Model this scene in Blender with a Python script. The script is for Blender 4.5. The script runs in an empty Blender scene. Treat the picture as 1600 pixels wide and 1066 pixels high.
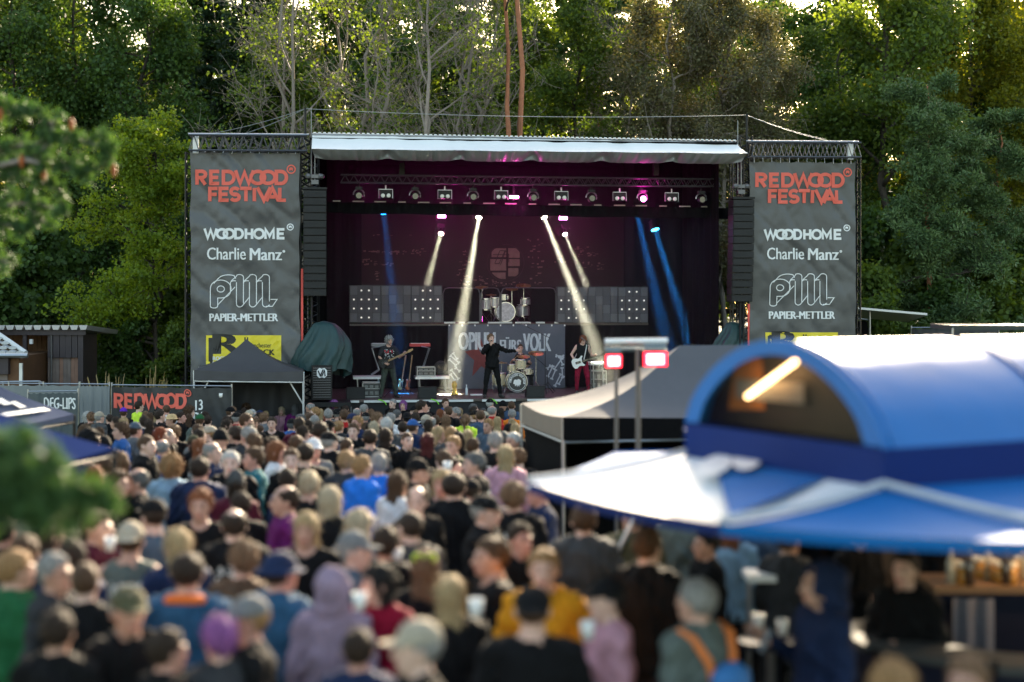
import bpy, math, random
import numpy as np
from mathutils import Vector, Matrix, noise as mnoise

S = bpy.context.scene
COL = S.collection
R = math.radians
F = 2475.0          # focal length in photo pixels (1600 wide)
YH = 450.0          # photo row of the horizon
CAMZ = 3.41

# ------------------------------------------------------------------ camera
cd = bpy.data.cameras.new('camera'); cam = bpy.data.objects.new('camera', cd); COL.objects.link(cam)
cam.location = (0, 0, CAMZ); cam.rotation_euler = (R(90), 0, 0)
cd.sensor_width = 36; cd.lens = 36 * F / 1600; cd.shift_y = -(533 - YH) / 1600
cd.clip_start = .1; cd.clip_end = 3000
cd.dof.use_dof = True; cd.dof.focus_distance = 46.5; cd.dof.aperture_fstop = cd.lens / 1000 / .078
cd.dof.aperture_blades = 0
S.camera = cam

# ------------------------------------------------------------------ world, sun, exposure
SUN_EL, SUN_AZ = R(21), R(14)          # low sun behind the forest, a little to the right of the stage
w = bpy.data.worlds.new('World'); S.world = w; w.use_nodes = True
nt = w.node_tree; nt.nodes.clear()
sky = nt.nodes.new('ShaderNodeTexSky'); sky.sky_type = 'NISHITA'; sky.sun_disc = False
sky.sun_elevation = SUN_EL; sky.sun_rotation = SUN_AZ; sky.air_density = 1.0; sky.dust_density = 2.0; sky.ozone_density = 1.0
bg = nt.nodes.new('ShaderNodeBackground'); bg.inputs['Strength'].default_value = .13
wo = nt.nodes.new('ShaderNodeOutputWorld')
tn = nt.nodes.new('ShaderNodeMix'); tn.data_type = 'RGBA'; tn.blend_type = 'MULTIPLY'; tn.inputs[0].default_value = 1; tn.inputs[7].default_value = (1.10, 1.0, .80, 1); tn.clamp_result = False
nt.links.new(sky.outputs[0], tn.inputs[6]); nt.links.new(tn.outputs[2], bg.inputs[0]); nt.links.new(bg.outputs[0], wo.inputs[0])
sl = bpy.data.lights.new('sun', 'SUN'); so = bpy.data.objects.new('sun', sl); COL.objects.link(so)
sl.energy = 5.0; sl.angle = R(.8); sl.color = (1, .83, .6)
sd = Vector((math.sin(SUN_AZ) * math.cos(SUN_EL), math.cos(SUN_AZ) * math.cos(SUN_EL), math.sin(SUN_EL)))
so.rotation_euler = (sd).to_track_quat('Z', 'Y').to_euler()
S.view_settings.view_transform = 'Standard'; S.view_settings.look = 'None'
S.view_settings.gamma = 1; S.view_settings.use_curve_mapping = False
S.view_settings.exposure = 2.2
S.render.engine = 'CYCLES'
cy = S.cycles
cy.max_bounces = 6; cy.diffuse_bounces = 3; cy.glossy_bounces = 3; cy.transmission_bounces = 4
cy.transparent_max_bounces = 6; cy.volume_bounces = 0; cy.caustics_reflective = False; cy.caustics_refractive = False
cy.sample_clamp_indirect = 6; cy.use_denoising = True; cy.volume_step_rate = 1

rnd = random.Random(7)

def ground_z(y):
    return float(np.interp(y, [0, 13, 16, 20, 25, 32, 41, 46], [.05, 0, -.06, -.21, -.47, -.90, -1.42, -1.645]))

# ------------------------------------------------------------------ frames
W_FRAME = Matrix.Identity(4)
_pl = Vector((-8.94, 43.8)); _pr = Vector((10.07, 46.2)); _m = (_pl + _pr) / 2
STAGE = Matrix.Translation((_m.x, _m.y, 0)) @ Matrix.Rotation(math.atan2(_pr.y - _pl.y, _pr.x - _pl.x), 4, 'Z')
STAGE_I = STAGE.inverted()
FR = [W_FRAME]

def at(px, py, Y):
    """world point seen at photo pixel (px, py) at distance Y"""
    return Vector(((px - 800) * Y / F, Y, CAMZ - (py - YH) * Y / F))

def P(px, py, v):
    """stage-frame point seen at photo pixel (px, py) on the plane v behind the stage front"""
    o = STAGE_I @ Vector((0, 0, CAMZ)); d = (STAGE_I.to_3x3() @ Vector(((px - 800) / F, 1, -(py - YH) / F)))
    t = (v - o.y) / d.y
    return o + d * t

# ------------------------------------------------------------------ materials
MATS = {}
def rgb(c): return (c[0], c[1], c[2], 1)
def mat(name, col, rough=.7, metal=0., var=.12, scale=6., bump=.0, bscale=60., spec=.5, emit=None, estr=0., detail=3., coat=0.):
    if name in MATS: return MATS[name]
    m = bpy.data.materials.new(name); m.use_nodes = True; MATS[name] = m
    n = m.node_tree; b = n.nodes['Principled BSDF']
    b.inputs['Roughness'].default_value = rough; b.inputs['Metallic'].default_value = metal
    b.inputs['Specular IOR Level'].default_value = spec
    if coat: b.inputs['Coat Weight'].default_value = coat
    tc = n.nodes.new('ShaderNodeTexCoord')
    ns = n.nodes.new('ShaderNodeTexNoise'); ns.inputs['Scale'].default_value = scale; ns.inputs['Detail'].default_value = detail
    n.links.new(tc.outputs['Object'], ns.inputs['Vector'])
    mx = n.nodes.new('ShaderNodeMix'); mx.data_type = 'RGBA'
    mx.inputs[6].default_value = rgb([c * (1 - var) for c in col]); mx.inputs[7].default_value = rgb([min(1, c * (1 + var)) for c in col])
    n.links.new(ns.outputs['Fac'], mx.inputs[0]); n.links.new(mx.outputs[2], b.inputs['Base Color'])
    if bump:
        n2 = n.nodes.new('ShaderNodeTexNoise'); n2.inputs['Scale'].default_value = bscale; n2.inputs['Detail'].default_value = 4
        n.links.new(tc.outputs['Object'], n2.inputs['Vector'])
        bp = n.nodes.new('ShaderNodeBump'); bp.inputs['Strength'].default_value = bump; bp.inputs['Distance'].default_value = .02
        n.links.new(n2.outputs['Fac'], bp.inputs['Height']); n.links.new(bp.outputs[0], b.inputs['Normal'])
    if emit:
        b.inputs['Emission Color'].default_value = rgb(emit); b.inputs['Emission Strength'].default_value = estr
    return m

def leafmat(name, cols, trans=.45, rough=.55, yellow=None):
    """foliage: per-face tint attribute picks between colours; light passes through the leaves"""
    if name in MATS: return MATS[name]
    m = bpy.data.materials.new(name); m.use_nodes = True; MATS[name] = m
    n = m.node_tree; n.nodes.clear()
    out = n.nodes.new('ShaderNodeOutputMaterial')
    a = n.nodes.new('ShaderNodeAttribute'); a.attribute_name = 'tint'
    cr = n.nodes.new('ShaderNodeValToRGB'); e = cr.color_ramp.elements
    e[0].color = rgb(cols[0]); e[0].position = 0; e[1].color = rgb(cols[-1]); e[1].position = 1
    for i, c in enumerate(cols[1:-1]):
        k = e.new((i + 1) / (len(cols) - 1)); k.color = rgb(c)
    n.links.new(a.outputs['Fac'], cr.inputs[0])
    d = n.nodes.new('ShaderNodeBsdfPrincipled'); d.inputs['Roughness'].default_value = rough; d.inputs['Specular IOR Level'].default_value = .3
    t = n.nodes.new('ShaderNodeBsdfTranslucent')
    tm = n.nodes.new('ShaderNodeMix'); tm.data_type = 'RGBA'; tm.blend_type = 'MULTIPLY'; tm.inputs[0].default_value = 1
    tm.inputs[7].default_value = rgb(yellow or (2.2, 1.9, .45)); tm.clamp_result = False
    n.links.new(cr.outputs[0], d.inputs['Base Color']); n.links.new(cr.outputs[0], tm.inputs[6]); n.links.new(tm.outputs[2], t.inputs[0])
    mx = n.nodes.new('ShaderNodeMixShader'); mx.inputs[0].default_value = trans
    n.links.new(d.outputs[0], mx.inputs[1]); n.links.new(t.outputs[0], mx.inputs[2]); n.links.new(mx.outputs[0], out.inputs[0])
    return m

def objcolmat(name, kind):
    """material whose base colour is the object's own colour (cloth, skin, hair)"""
    if name in MATS: return MATS[name]
    m = bpy.data.materials.new(name); m.use_nodes = True; MATS[name] = m
    n = m.node_tree; b = n.nodes['Principled BSDF']; L = n.links.new
    oi = n.nodes.new('ShaderNodeObjectInfo'); tc = n.nodes.new('ShaderNodeTexCoord')
    ns = n.nodes.new('ShaderNodeTexNoise'); ns.inputs['Detail'].default_value = 4
    mp = n.nodes.new('ShaderNodeMapping'); L(tc.outputs['Object'], mp.inputs[0]); L(mp.outputs[0], ns.inputs['Vector'])
    v = n.nodes.new('ShaderNodeMath'); v.operation = 'MULTIPLY_ADD'
    L(ns.outputs['Fac'], v.inputs[0])
    mx = n.nodes.new('ShaderNodeMix'); mx.data_type = 'RGBA'; mx.blend_type = 'MULTIPLY'; mx.inputs[0].default_value = 1; mx.clamp_result = False
    L(oi.outputs['Color'], mx.inputs[6]); L(v.outputs[0], mx.inputs[7])
    bp = n.nodes.new('ShaderNodeBump'); L(ns.outputs['Fac'], bp.inputs['Height']); L(bp.outputs[0], b.inputs['Normal'])
    col = mx.outputs[2]
    if kind == 'cloth':
        b.inputs['Roughness'].default_value = .85; ns.inputs['Scale'].default_value = 9
        v.inputs[1].default_value = .7; v.inputs[2].default_value = .65; bp.inputs['Strength'].default_value = .8; bp.inputs['Distance'].default_value = .04
        b.inputs['Specular IOR Level'].default_value = .12
        # printed motif on the back (object property "print" 0/1): blotches inside a soft rectangle
        at_ = n.nodes.new('ShaderNodeAttribute'); at_.attribute_type = 'OBJECT'; at_.attribute_name = 'print'
        sx = n.nodes.new('ShaderNodeSeparateXYZ'); L(tc.outputs['Object'], sx.inputs[0])
        def mth(op, a_, b_=None, c_=None):
            q = n.nodes.new('ShaderNodeMath'); q.operation = op
            for i, x in enumerate((a_, b_, c_)):
                if x is None: continue
                if isinstance(x, (int, float)): q.inputs[i].default_value = x
                else: L(x, q.inputs[i])
            return q.outputs[0]
        ax = mth('ABSOLUTE', sx.outputs[0]); inx = mth('LESS_THAN', ax, .115)
        iz = mth('MULTIPLY', mth('GREATER_THAN', sx.outputs[2], 1.12), mth('LESS_THAN', sx.outputs[2], 1.36))
        iy = mth('GREATER_THAN', sx.outputs[1], .03)
        n3 = n.nodes.new('ShaderNodeTexNoise'); n3.inputs['Scale'].default_value = 22; n3.inputs['Detail'].default_value = 2; n3.noise_dimensions = '4D'
        L(tc.outputs['Object'], n3.inputs['Vector']); L(oi.outputs['Random'], n3.inputs['W'])
        th = mth('GREATER_THAN', n3.outputs['Fac'], .5)
        msk = mth('MULTIPLY', mth('MULTIPLY', mth('MULTIPLY', inx, iz), mth('MULTIPLY', iy, th)), at_.outputs['Fac'])
        m2 = n.nodes.new('ShaderNodeMix'); m2.data_type = 'RGBA'; m2.inputs[7].default_value = (.6, .62, .6, 1)
        L(msk, m2.inputs[0]); L(col, m2.inputs[6]); col = m2.outputs[2]
    elif kind == 'skin':
        b.inputs['Roughness'].default_value = .5; ns.inputs['Scale'].default_value = 14
        v.inputs[1].default_value = .3; v.inputs[2].default_value = .85; bp.inputs['Strength'].default_value = .1; bp.inputs['Distance'].default_value = .005
        b.inputs['Subsurface Weight'].default_value = .0
        pa = n.nodes.new('ShaderNodeAttribute'); pa.attribute_name = 'paint'
        m2 = n.nodes.new('ShaderNodeMix'); m2.data_type = 'RGBA'; m2.blend_type = 'MULTIPLY'; m2.inputs[0].default_value = 1
        L(col, m2.inputs[6]); L(pa.outputs['Color'], m2.inputs[7]); col = m2.outputs[2]
    else:
        b.inputs['Roughness'].default_value = .7; b.inputs['Specular IOR Level'].default_value = .25; ns.inputs['Scale'].default_value = 1
        mp.inputs['Scale'].default_value = (75, 75, 9)
        v.inputs[1].default_value = 2.4; v.inputs[2].default_value = -.2; bp.inputs['Strength'].default_value = 1.0; bp.inputs['Distance'].default_value = .02
    L(col, b.inputs['Base Color'])
    return m

CLOTH = objcolmat('cloth', 'cloth'); SKIN = objcolmat('skin', 'skin'); HAIR = objcolmat('hair', 'hair')
black_metal = mat('black_metal', (.014, .014, .015), .5, .1, bump=.1, spec=.3)
alu = mat('aluminium', (.42, .43, .45), .35, .9, bump=.1)
dark_alu = mat('dark_aluminium', (.12, .12, .13), .4, .7, bump=.1)
white_metal = mat('white_metal', (.75, .75, .74), .4, .1)
black_cloth = mat('black_stage_cloth', (.005, .005, .006), .95, spec=.1, bump=.5, bscale=14)
white_paint = mat('white_print', (.8, .8, .8), .6, var=.03)
red_paint = mat('red_print', (.78, .13, .09), .6, var=.04)
vinyl_dark = mat('banner_vinyl', (.062, .063, .067), .42, bump=.35, bscale=5, spec=.7)

# ------------------------------------------------------------------ mesh building
def np_mesh(name, V, Q, mats=(), smooth=False, tint=None):
    V = np.asarray(V, np.float32).reshape(-1, 3); Q = np.asarray(Q, np.int32); k = Q.shape[1]
    me = bpy.data.meshes.new(name)
    me.vertices.add(len(V)); me.vertices.foreach_set('co', V.ravel())
    me.loops.add(Q.size); me.loops.foreach_set('vertex_index', Q.ravel())
    me.polygons.add(len(Q)); me.polygons.foreach_set('loop_start', np.arange(0, Q.size, k, dtype=np.int32))
    try: me.polygons.foreach_set('loop_total', np.full(len(Q), k, np.int32))
    except Exception: pass
    if smooth: me.polygons.foreach_set('use_smooth', np.ones(len(Q), bool))
    me.update(calc_edges=True)
    if tint is not None:
        a = me.attributes.new('tint', 'FLOAT', 'FACE'); a.data.foreach_set('value', np.asarray(tint, np.float32))
    for m in mats: me.materials.append(m)
    return me

def tag(o, label=None, cat=None, group=None, kind=None, color=None):
    if label: o['label'] = label
    if cat: o['category'] = cat
    if group: o['group'] = group
    if kind: o['kind'] = kind
    if color: o.color = rgb(color)
    return o

def thing(name, label, cat, loc=(0, 0, 0), rotz=0, group=None):
    o = bpy.data.objects.new(name, None); COL.objects.link(o); o.empty_display_size = .2
    o.matrix_world = FR[0] @ Matrix.Translation(Vector(loc)) @ Matrix.Rotation(rotz, 4, 'Z')
    o['mw'] = [x for r_ in o.matrix_world for x in r_]
    return tag(o, label, cat, group)

def mw_of(o):
    if 'mw' in o:
        a = list(o['mw']); return Matrix([a[0:4], a[4:8], a[8:12], a[12:16]])
    return Matrix(o.matrix_world)

def put(name, me, parent=None, loc=(0, 0, 0), rotz=0):
    o = bpy.data.objects.new(name, me); COL.objects.link(o)
    if parent: o.parent = parent
    o.location = loc; o.rotation_euler = (0, 0, rotz)
    return o

class MB:
    def __init__(s): s.v = []; s.f = []
    def add(s, vs, fs):
        b = len(s.v); s.v.extend([tuple(x) for x in vs]); s.f.extend([tuple(i + b for i in f) for f in fs]); return s
    def box(s, c, d, rz=0., rx=0., ry=0.):
        hx, hy, hz = d[0] / 2, d[1] / 2, d[2] / 2
        M = Matrix.Rotation(rz, 3, 'Z') @ Matrix.Rotation(ry, 3, 'Y') @ Matrix.Rotation(rx, 3, 'X') if (rz or rx or ry) else None
        vs = []
        for x in (-hx, hx):
            for y in (-hy, hy):
                for z in (-hz, hz):
                    p = Vector((x, y, z)); p = M @ p if M else p
                    vs.append((p.x + c[0], p.y + c[1], p.z + c[2]))
        return s.add(vs, [(0, 1, 3, 2), (4, 6, 7, 5), (0, 4, 5, 1), (2, 3, 7, 6), (0, 2, 6, 4), (1, 5, 7, 3)])
    def bb(s, a, b):
        return s.box([(a[i] + b[i]) / 2 for i in range(3)], [abs(b[i] - a[i]) for i in range(3)])
    def tube(s, p0, p1, r0, r1=None, n=8, cap=True):
        r1 = r0 if r1 is None else r1
        p0 = Vector(p0); p1 = Vector(p1); d = p1 - p0
        if d.length < 1e-6: return s
        q = d.to_track_quat('Z', 'Y'); vs = []
        for p, r in ((p0, r0), (p1, r1)):
            for i in range(n):
                a = 2 * math.pi * i / n
                vs.append(p + q @ Vector((math.cos(a) * r, math.sin(a) * r, 0)))
        fs = [(i, (i + 1) % n, n + (i + 1) % n, n + i) for i in range(n)]
        if cap: fs += [tuple(range(n - 1, -1, -1)), tuple(range(n, 2 * n))]
        return s.add(vs, fs)
    def path(s, pts, rs, n=6):
        """one continuous tube through pts"""
        pts = [Vector(p) for p in pts]; vs = []
        if isinstance(rs, (int, float)): rs = [rs] * len(pts)
        q = None
        for i, p in enumerate(pts):
            d = (pts[min(i + 1, len(pts) - 1)] - pts[max(i - 1, 0)])
            q2 = d.to_track_quat('Z', 'Y')
            for k in range(n):
                a = 2 * math.pi * k / n
                vs.append(p + q2 @ Vector((math.cos(a) * rs[i], math.sin(a) * rs[i], 0)))
        fs = []
        for i in range(len(pts) - 1):
            for k in range(n):
                fs.append((i * n + k, i * n + (k + 1) % n, (i + 1) * n + (k + 1) % n, (i + 1) * n + k))
        fs += [tuple(range(n - 1, -1, -1)), tuple((len(pts) - 1) * n + k for k in range(n))]
        return s.add(vs, fs)
    def lathe(s, c, prof, n=16, axis='Z', rz=0.):
        """prof = [(r, h)...] revolved about axis"""
        vs = []
        for r, h in prof:
            for i in range(n):
                a = 2 * math.pi * i / n; x, y = r * math.cos(a), r * math.sin(a)
                p = {'Z': (x, y, h), 'Y': (x, h, y), 'X': (h, x, y)}[axis]
                if rz:
                    p = (p[0] * math.cos(rz) - p[1] * math.sin(rz), p[0] * math.sin(rz) + p[1] * math.cos(rz), p[2])
                vs.append((p[0] + c[0], p[1] + c[1], p[2] + c[2]))
        m = len(prof)
        fs = [(j * n + i, j * n + (i + 1) % n, (j + 1) * n + (i + 1) % n, (j + 1) * n + i) for j in range(m - 1) for i in range(n)]
        fs += [tuple(range(n - 1, -1, -1)), tuple((m - 1) * n + i for i in range(n))]
        return s.add(vs, fs)
    def grid(s, fn, nu, nv):
        vs = [fn(i / nu, j / nv) for j in range(nv + 1) for i in range(nu + 1)]
        fs = [(j * (nu + 1) + i, j * (nu + 1) + i + 1, (j + 1) * (nu + 1) + i + 1, (j + 1) * (nu + 1) + i) for j in range(nv) for i in range(nu)]
        return s.add(vs, fs)
    def prism(s, poly, y0, y1):
        """outline in (x, z), extruded along y"""
        n = len(poly)
        vs = [(x, y0, z) for x, z in poly] + [(x, y1, z) for x, z in poly]
        fs = [tuple(range(n)), tuple(range(2 * n - 1, n - 1, -1))] + [(i, i + n, (i + 1) % n + n, (i + 1) % n) for i in range(n)]
        return s.add(vs, fs)
    def build(s, name, m, parent=None, smooth=False, label=None, cat=None, group=None, kind=None, frame=None):
        V = np.array([tuple(v) for v in s.v], np.float64).reshape(-1, 3)
        A = np.array(FR[0] if frame is None else frame)
        W = V @ A[:3, :3].T + A[:3, 3]
        if parent is not None:
            B = np.array(mw_of(parent).inverted()); Lc = W @ B[:3, :3].T + B[:3, 3]; org = None
        else:
            lo, hi = W.min(0), W.max(0); org = Vector(((lo[0] + hi[0]) / 2, (lo[1] + hi[1]) / 2, lo[2])); Lc = W - np.array(org)
        me = bpy.data.meshes.new(name); me.from_pydata(Lc.tolist(), [], s.f)
        if smooth: me.polygons.foreach_set('use_smooth', [True] * len(me.polygons))
        me.materials.append(m); me.update()
        o = bpy.data.objects.new(name, me); COL.objects.link(o)
        if parent is not None: o.parent = parent
        else: o.location = org
        mwm = mw_of(parent) if parent is not None else Matrix.Translation(org)
        o['mw'] = [x for r_ in mwm for x in r_]
        return tag(o, label, cat, group, kind)

def copy_tree(o, M, label=None):
    """copy a thing, its parts and sub-parts; M places it"""
    c = o.copy(); COL.objects.link(c); c.matrix_world = M; c['mw'] = [x for r_ in M for x in r_]
    if label: c['label'] = label
    def rec(src, dst):
        for ch in [x for x in CH.get(src.name, [])]:
            d = ch.copy(); COL.objects.link(d); d.parent = dst; rec(ch, d)
    CH = {}
    for x in COL.objects:
        if x.parent is not None: CH.setdefault(x.parent.name, []).append(x)
    rec(o, c)
    return c

_txt = {}
def text_mb(mb, txt, fn, heavy=.0, shear=0., bold=0.):
    """lettering as flat geometry; fn maps (0..1, 0..1) of its box to a 3-D point"""
    key = (txt, bold, shear)
    if key not in _txt:
        cu = bpy.data.curves.new('lettering', 'FONT'); cu.body = txt; cu.offset = bold; cu.shear = shear; cu.resolution_u = 3
        o = bpy.data.objects.new('lettering', cu); COL.objects.link(o)
        dg = bpy.context.evaluated_depsgraph_get(); me = bpy.data.meshes.new_from_object(o.evaluated_get(dg))
        v = np.array([tuple(x.co) for x in me.vertices]); f = [tuple(p.vertices) for p in me.polygons]
        bpy.data.objects.remove(o); bpy.data.curves.remove(cu); bpy.data.meshes.remove(me)
        lo = v.min(0); hi = v.max(0); v = (v - lo) / np.maximum(hi - lo, 1e-6); _txt[key] = (v, f)
    v, f = _txt[key]
    if heavy:       # heavier face: the same outline again, shifted a little sideways and in depth
        p0, p1 = Vector(fn(0, 0)), Vector(fn(1, 1)); dn = (p0 - p1).cross(Vector((0, 0, 1))); dn = dn.normalized() * .0015
        for k in (-1, 1):
            mb.add([Vector(fn(a + k * heavy / len(txt), b)) + dn * k for a, b, _ in v], f)
    return mb.add([fn(a, b) for a, b, _ in v], f)

def ribbon(mb, pts, wd, fn, closed=False, off=0.):
    """stroke of width wd along a 2-D polyline; fn maps 2-D plus lift to 3-D"""
    n = len(pts); L_, R_ = [], []
    for i in range(n):
        p = Vector(pts[i])
        a = Vector(pts[(i - 1) % n]) if (closed or i > 0) else None
        b = Vector(pts[(i + 1) % n]) if (closed or i < n - 1) else None
        d0 = (p - a).normalized() if a is not None and (p - a).length > 0 else None
        d1 = (b - p).normalized() if b is not None and (b - p).length > 0 else None
        d0 = d0 or d1; d1 = d1 or d0
        t = (d0 + d1); t = t.normalized() if t.length > 1e-6 else d1
        nn = Vector((-t.y, t.x)); k = wd / 2 / max(.45, nn.dot(Vector((-d1.y, d1.x))))
        L_.append(p + nn * k); R_.append(p - nn * k)
    vs = [fn(q.x, q.y, off) for q in L_] + [fn(q.x, q.y, off) for q in R_]
    m = n if closed else n - 1
    return mb.add(vs, [(i, (i + 1) % n, n + (i + 1) % n, n + i) for i in range(m)])

def arc(cx, cy, rx, ry, a0, a1, n=12):
    return [(cx + rx * math.cos(R(a0 + (a1 - a0) * i / n)), cy + ry * math.sin(R(a0 + (a1 - a0) * i / n))) for i in range(n + 1)]

def truss(mb, a, b, h, r=.025, bays=10, up=(0, 0, 1), depth=0.):
    """box truss from a to b: chords plus zigzag braces"""
    a = Vector(a); b = Vector(b); up = Vector(up) * h; back = Vector((b - a)).cross(up).normalized() * (depth or h)
    ch = [Vector((0, 0, 0)), up, back, up + back]
    for c in ch: mb.tube(a + c, b + c, r, n=6)
    for i in range(bays):
        p = a + (b - a) * (i / bays); q = a + (b - a) * ((i + 1) / bays); m_ = (p + q) / 2
        for lo, hi in ((ch[0], ch[1]), (ch[2], ch[3]), (ch[0], ch[2]), (ch[1], ch[3])):
            mb.tube(p + lo, m_ + hi, r * .5, n=4, cap=False); mb.tube(m_ + hi, q + lo, r * .5, n=4, cap=False)
    return mb
# ================================================================== people: signed-distance bodies turned into one surface
def surface_nets(D, xs, ys, zs):
    sgn = D < 0; nx, ny, nz = D.shape
    c = sgn[:-1, :-1, :-1].astype(np.int8)
    tot = np.zeros((nx - 1, ny - 1, nz - 1), np.int8)
    for a in (0, 1):
        for b in (0, 1):
            for k in (0, 1): tot += sgn[a:nx - 1 + a, b:ny - 1 + b, k:nz - 1 + k]
    act = (tot > 0) & (tot < 8); I = np.argwhere(act)
    if len(I) == 0: return np.zeros((0, 3)), np.zeros((0, 4), int)
    idx = -np.ones(act.shape, np.int64); idx[act] = np.arange(len(I))
    acc = np.zeros((len(I), 3)); cnt = np.zeros(len(I)); ax = (xs, ys, zs)
    cor = [(a, b, k) for a in (0, 1) for b in (0, 1) for k in (0, 1)]
    for p in cor:
        for d in range(3):
            if p[d]: continue
            q = list(p); q[d] = 1
            A = I + p; B = I + q
            da = D[A[:, 0], A[:, 1], A[:, 2]]; db = D[B[:, 0], B[:, 1], B[:, 2]]
            m = (da < 0) != (db < 0)
            t = np.where(m, da / np.where(m, da - db, 1), 0)
            pa = np.stack([ax[i][A[:, i]] for i in range(3)], 1); pb = np.stack([ax[i][B[:, i]] for i in range(3)], 1)
            acc[m] += (pa + (pb - pa) * t[:, None])[m]; cnt[m] += 1
    V = acc / cnt[:, None]; Q = []
    for d in range(3):
        sl0 = [slice(None)] * 3; sl1 = [slice(None)] * 3; sl0[d] = slice(0, -1); sl1[d] = slice(1, None)
        e = sgn[tuple(sl0)] != sgn[tuple(sl1)]; E = np.argwhere(e)
        u, v = [(1, 2), (2, 0), (0, 1)][d]
        ok = (E[:, u] > 0) & (E[:, v] > 0) & (E[:, u] < D.shape[u] - 1) & (E[:, v] < D.shape[v] - 1); E = E[ok]
        if not len(E): continue
        def at_(du, dv):
            X = E.copy(); X[:, u] -= du; X[:, v] -= dv; return idx[X[:, 0], X[:, 1], X[:, 2]]
        q = np.stack([at_(1, 1), at_(0, 1), at_(0, 0), at_(1, 0)], 1)
        fl = ~sgn[E[:, 0], E[:, 1], E[:, 2]]; q[fl] = q[fl][:, ::-1]; Q.append(q)
    Q = np.concatenate(Q); Q = Q[(Q >= 0).all(1)]
    return V, Q

def rc(P_, a, b, ra, rb=None):
    rb = ra if rb is None else rb
    a = np.asarray(a, np.float32); b = np.asarray(b, np.float32); d = b - a; L2 = float(d @ d) or 1e-9
    X, Y, Z = P_[0] - a[0], P_[1] - a[1], P_[2] - a[2]
    h = np.clip((X * d[0] + Y * d[1] + Z * d[2]) / L2, 0, 1)
    return np.sqrt((X - h * d[0]) ** 2 + (Y - h * d[1]) ** 2 + (Z - h * d[2]) ** 2) - (ra + (rb - ra) * h)
def el(P_, c, r):
    X, Y, Z = (P_[0] - c[0]), (P_[1] - c[1]), (P_[2] - c[2])
    k0 = np.sqrt((X / r[0]) ** 2 + (Y / r[1]) ** 2 + (Z / r[2]) ** 2)
    k1 = np.sqrt((X / r[0] ** 2) ** 2 + (Y / r[1] ** 2) ** 2 + (Z / r[2] ** 2) ** 2) + 1e-6
    return k0 * (k0 - 1) / k1
def smn(a, b, k):
    h = np.clip(.5 + .5 * (b - a) / k, 0, 1); return b + (a - b) * h - k * h * (1 - h)
def smx(a, b, k): return -smn(-a, -b, k)
def axis(lo, hi, coarse, fa=None, fb=None, fine=None):
    r, x = [], lo
    while x < hi:
        r.append(x); x += fine if (fa is not None and fa <= x < fb) else coarse
    r.append(x); return np.array(r, np.float32)
def grid3(xs, ys, zs): return np.meshgrid(xs, ys, zs, indexing='ij', sparse=False)

HC = (0, -.012, 1.632)    # head centre of the standard figure
DEF = dict(pel=(0, 0, .93), chest=(0, .005, 1.29), sh=.182, shz=1.412, neck=(0, .012, 1.45), head=HC, yaw=0., pitch=0.,
           eR=(-.235, .02, 1.14), wR=(-.245, -.06, .90), hR=(.05, -.25, -1), eL=(.235, .02, 1.14), wL=(.245, -.06, .90), hL=(-.05, -.25, -1),
           kR=(-.11, -.01, .50), aR=(-.12, .02, .09), tR=(-.14, -.16, .04), kL=(.11, -.01, .50), aL=(.12, .02, .09), tL=(.14, -.16, .04), sr=0.)
def J(**k): d = dict(DEF); d.update(k); return d
POSES = {
    'relaxed': J(),
    'held': J(eR=(-.245, -.01, 1.15), wR=(-.09, -.21, 1.13), hR=(1, -.25, .1), eL=(.245, -.01, 1.15), wL=(.10, -.19, 1.07), hL=(-1, -.2, .1)),
    'drink': J(eR=(-.245, -.02, 1.15), wR=(-.19, -.25, 1.26), hR=(.25, -.5, .8)),
    'pockets': J(eR=(-.29, .06, 1.15), wR=(-.215, -.05, .96), eL=(.29, .06, 1.15), wL=(.215, -.05, .96)),
    'raised': J(eR=(-.25, -.14, 1.52), wR=(-.22, -.22, 1.77), hR=(.05, -.1, 1)),
}
def headlocal(P_, j):
    X, Y, Z = P_[0] - j['head'][0], P_[1] - j['head'][1], P_[2] - j['head'][2]
    c, s = math.cos(-j['yaw']), math.sin(-j['yaw']); X, Y = c * X - s * Y, s * X + c * Y
    c, s = math.cos(j['pitch']), math.sin(-j['pitch'])         # pitch > 0 looks down
    Y, Z = c * Y - s * Z, s * Y + c * Z
    return X, Y, Z
def sd_head(H):
    d = el(H, (0, .014, .022), (.077, .096, .097))
    d = smn(d, el(H, (0, -.03, -.045), (.057, .064, .082)), .04)
    d = smn(d, el(H, (0, -.062, -.100), (.030, .028, .022)), .03)
    d = smn(d, rc(H, (0, -.090, .006), (0, -.112, -.034), .008, .014), .014)      # nose
    d = smn(d, rc(H, (-.014, -.096, -.066), (.014, -.096, -.066), .009), .01)      # lips
    for s in (-1, 1):
        d = smn(d, el(H, (s * .080, .014, -.012), (.011, .022, .032)), .008)      # ears
        d = smx(d, -el(H, (s * .031, -.106, .004), (.019, .018, .013)), .012)     # eye sockets
        d = smn(d, el(H, (s * .031, -.078, .003), (.014, .014, .012)), .004)      # eyes
        d = smn(d, rc(H, (s * .016, -.093, .024), (s * .048, -.082, .024), .007), .012)
    return d
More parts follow.
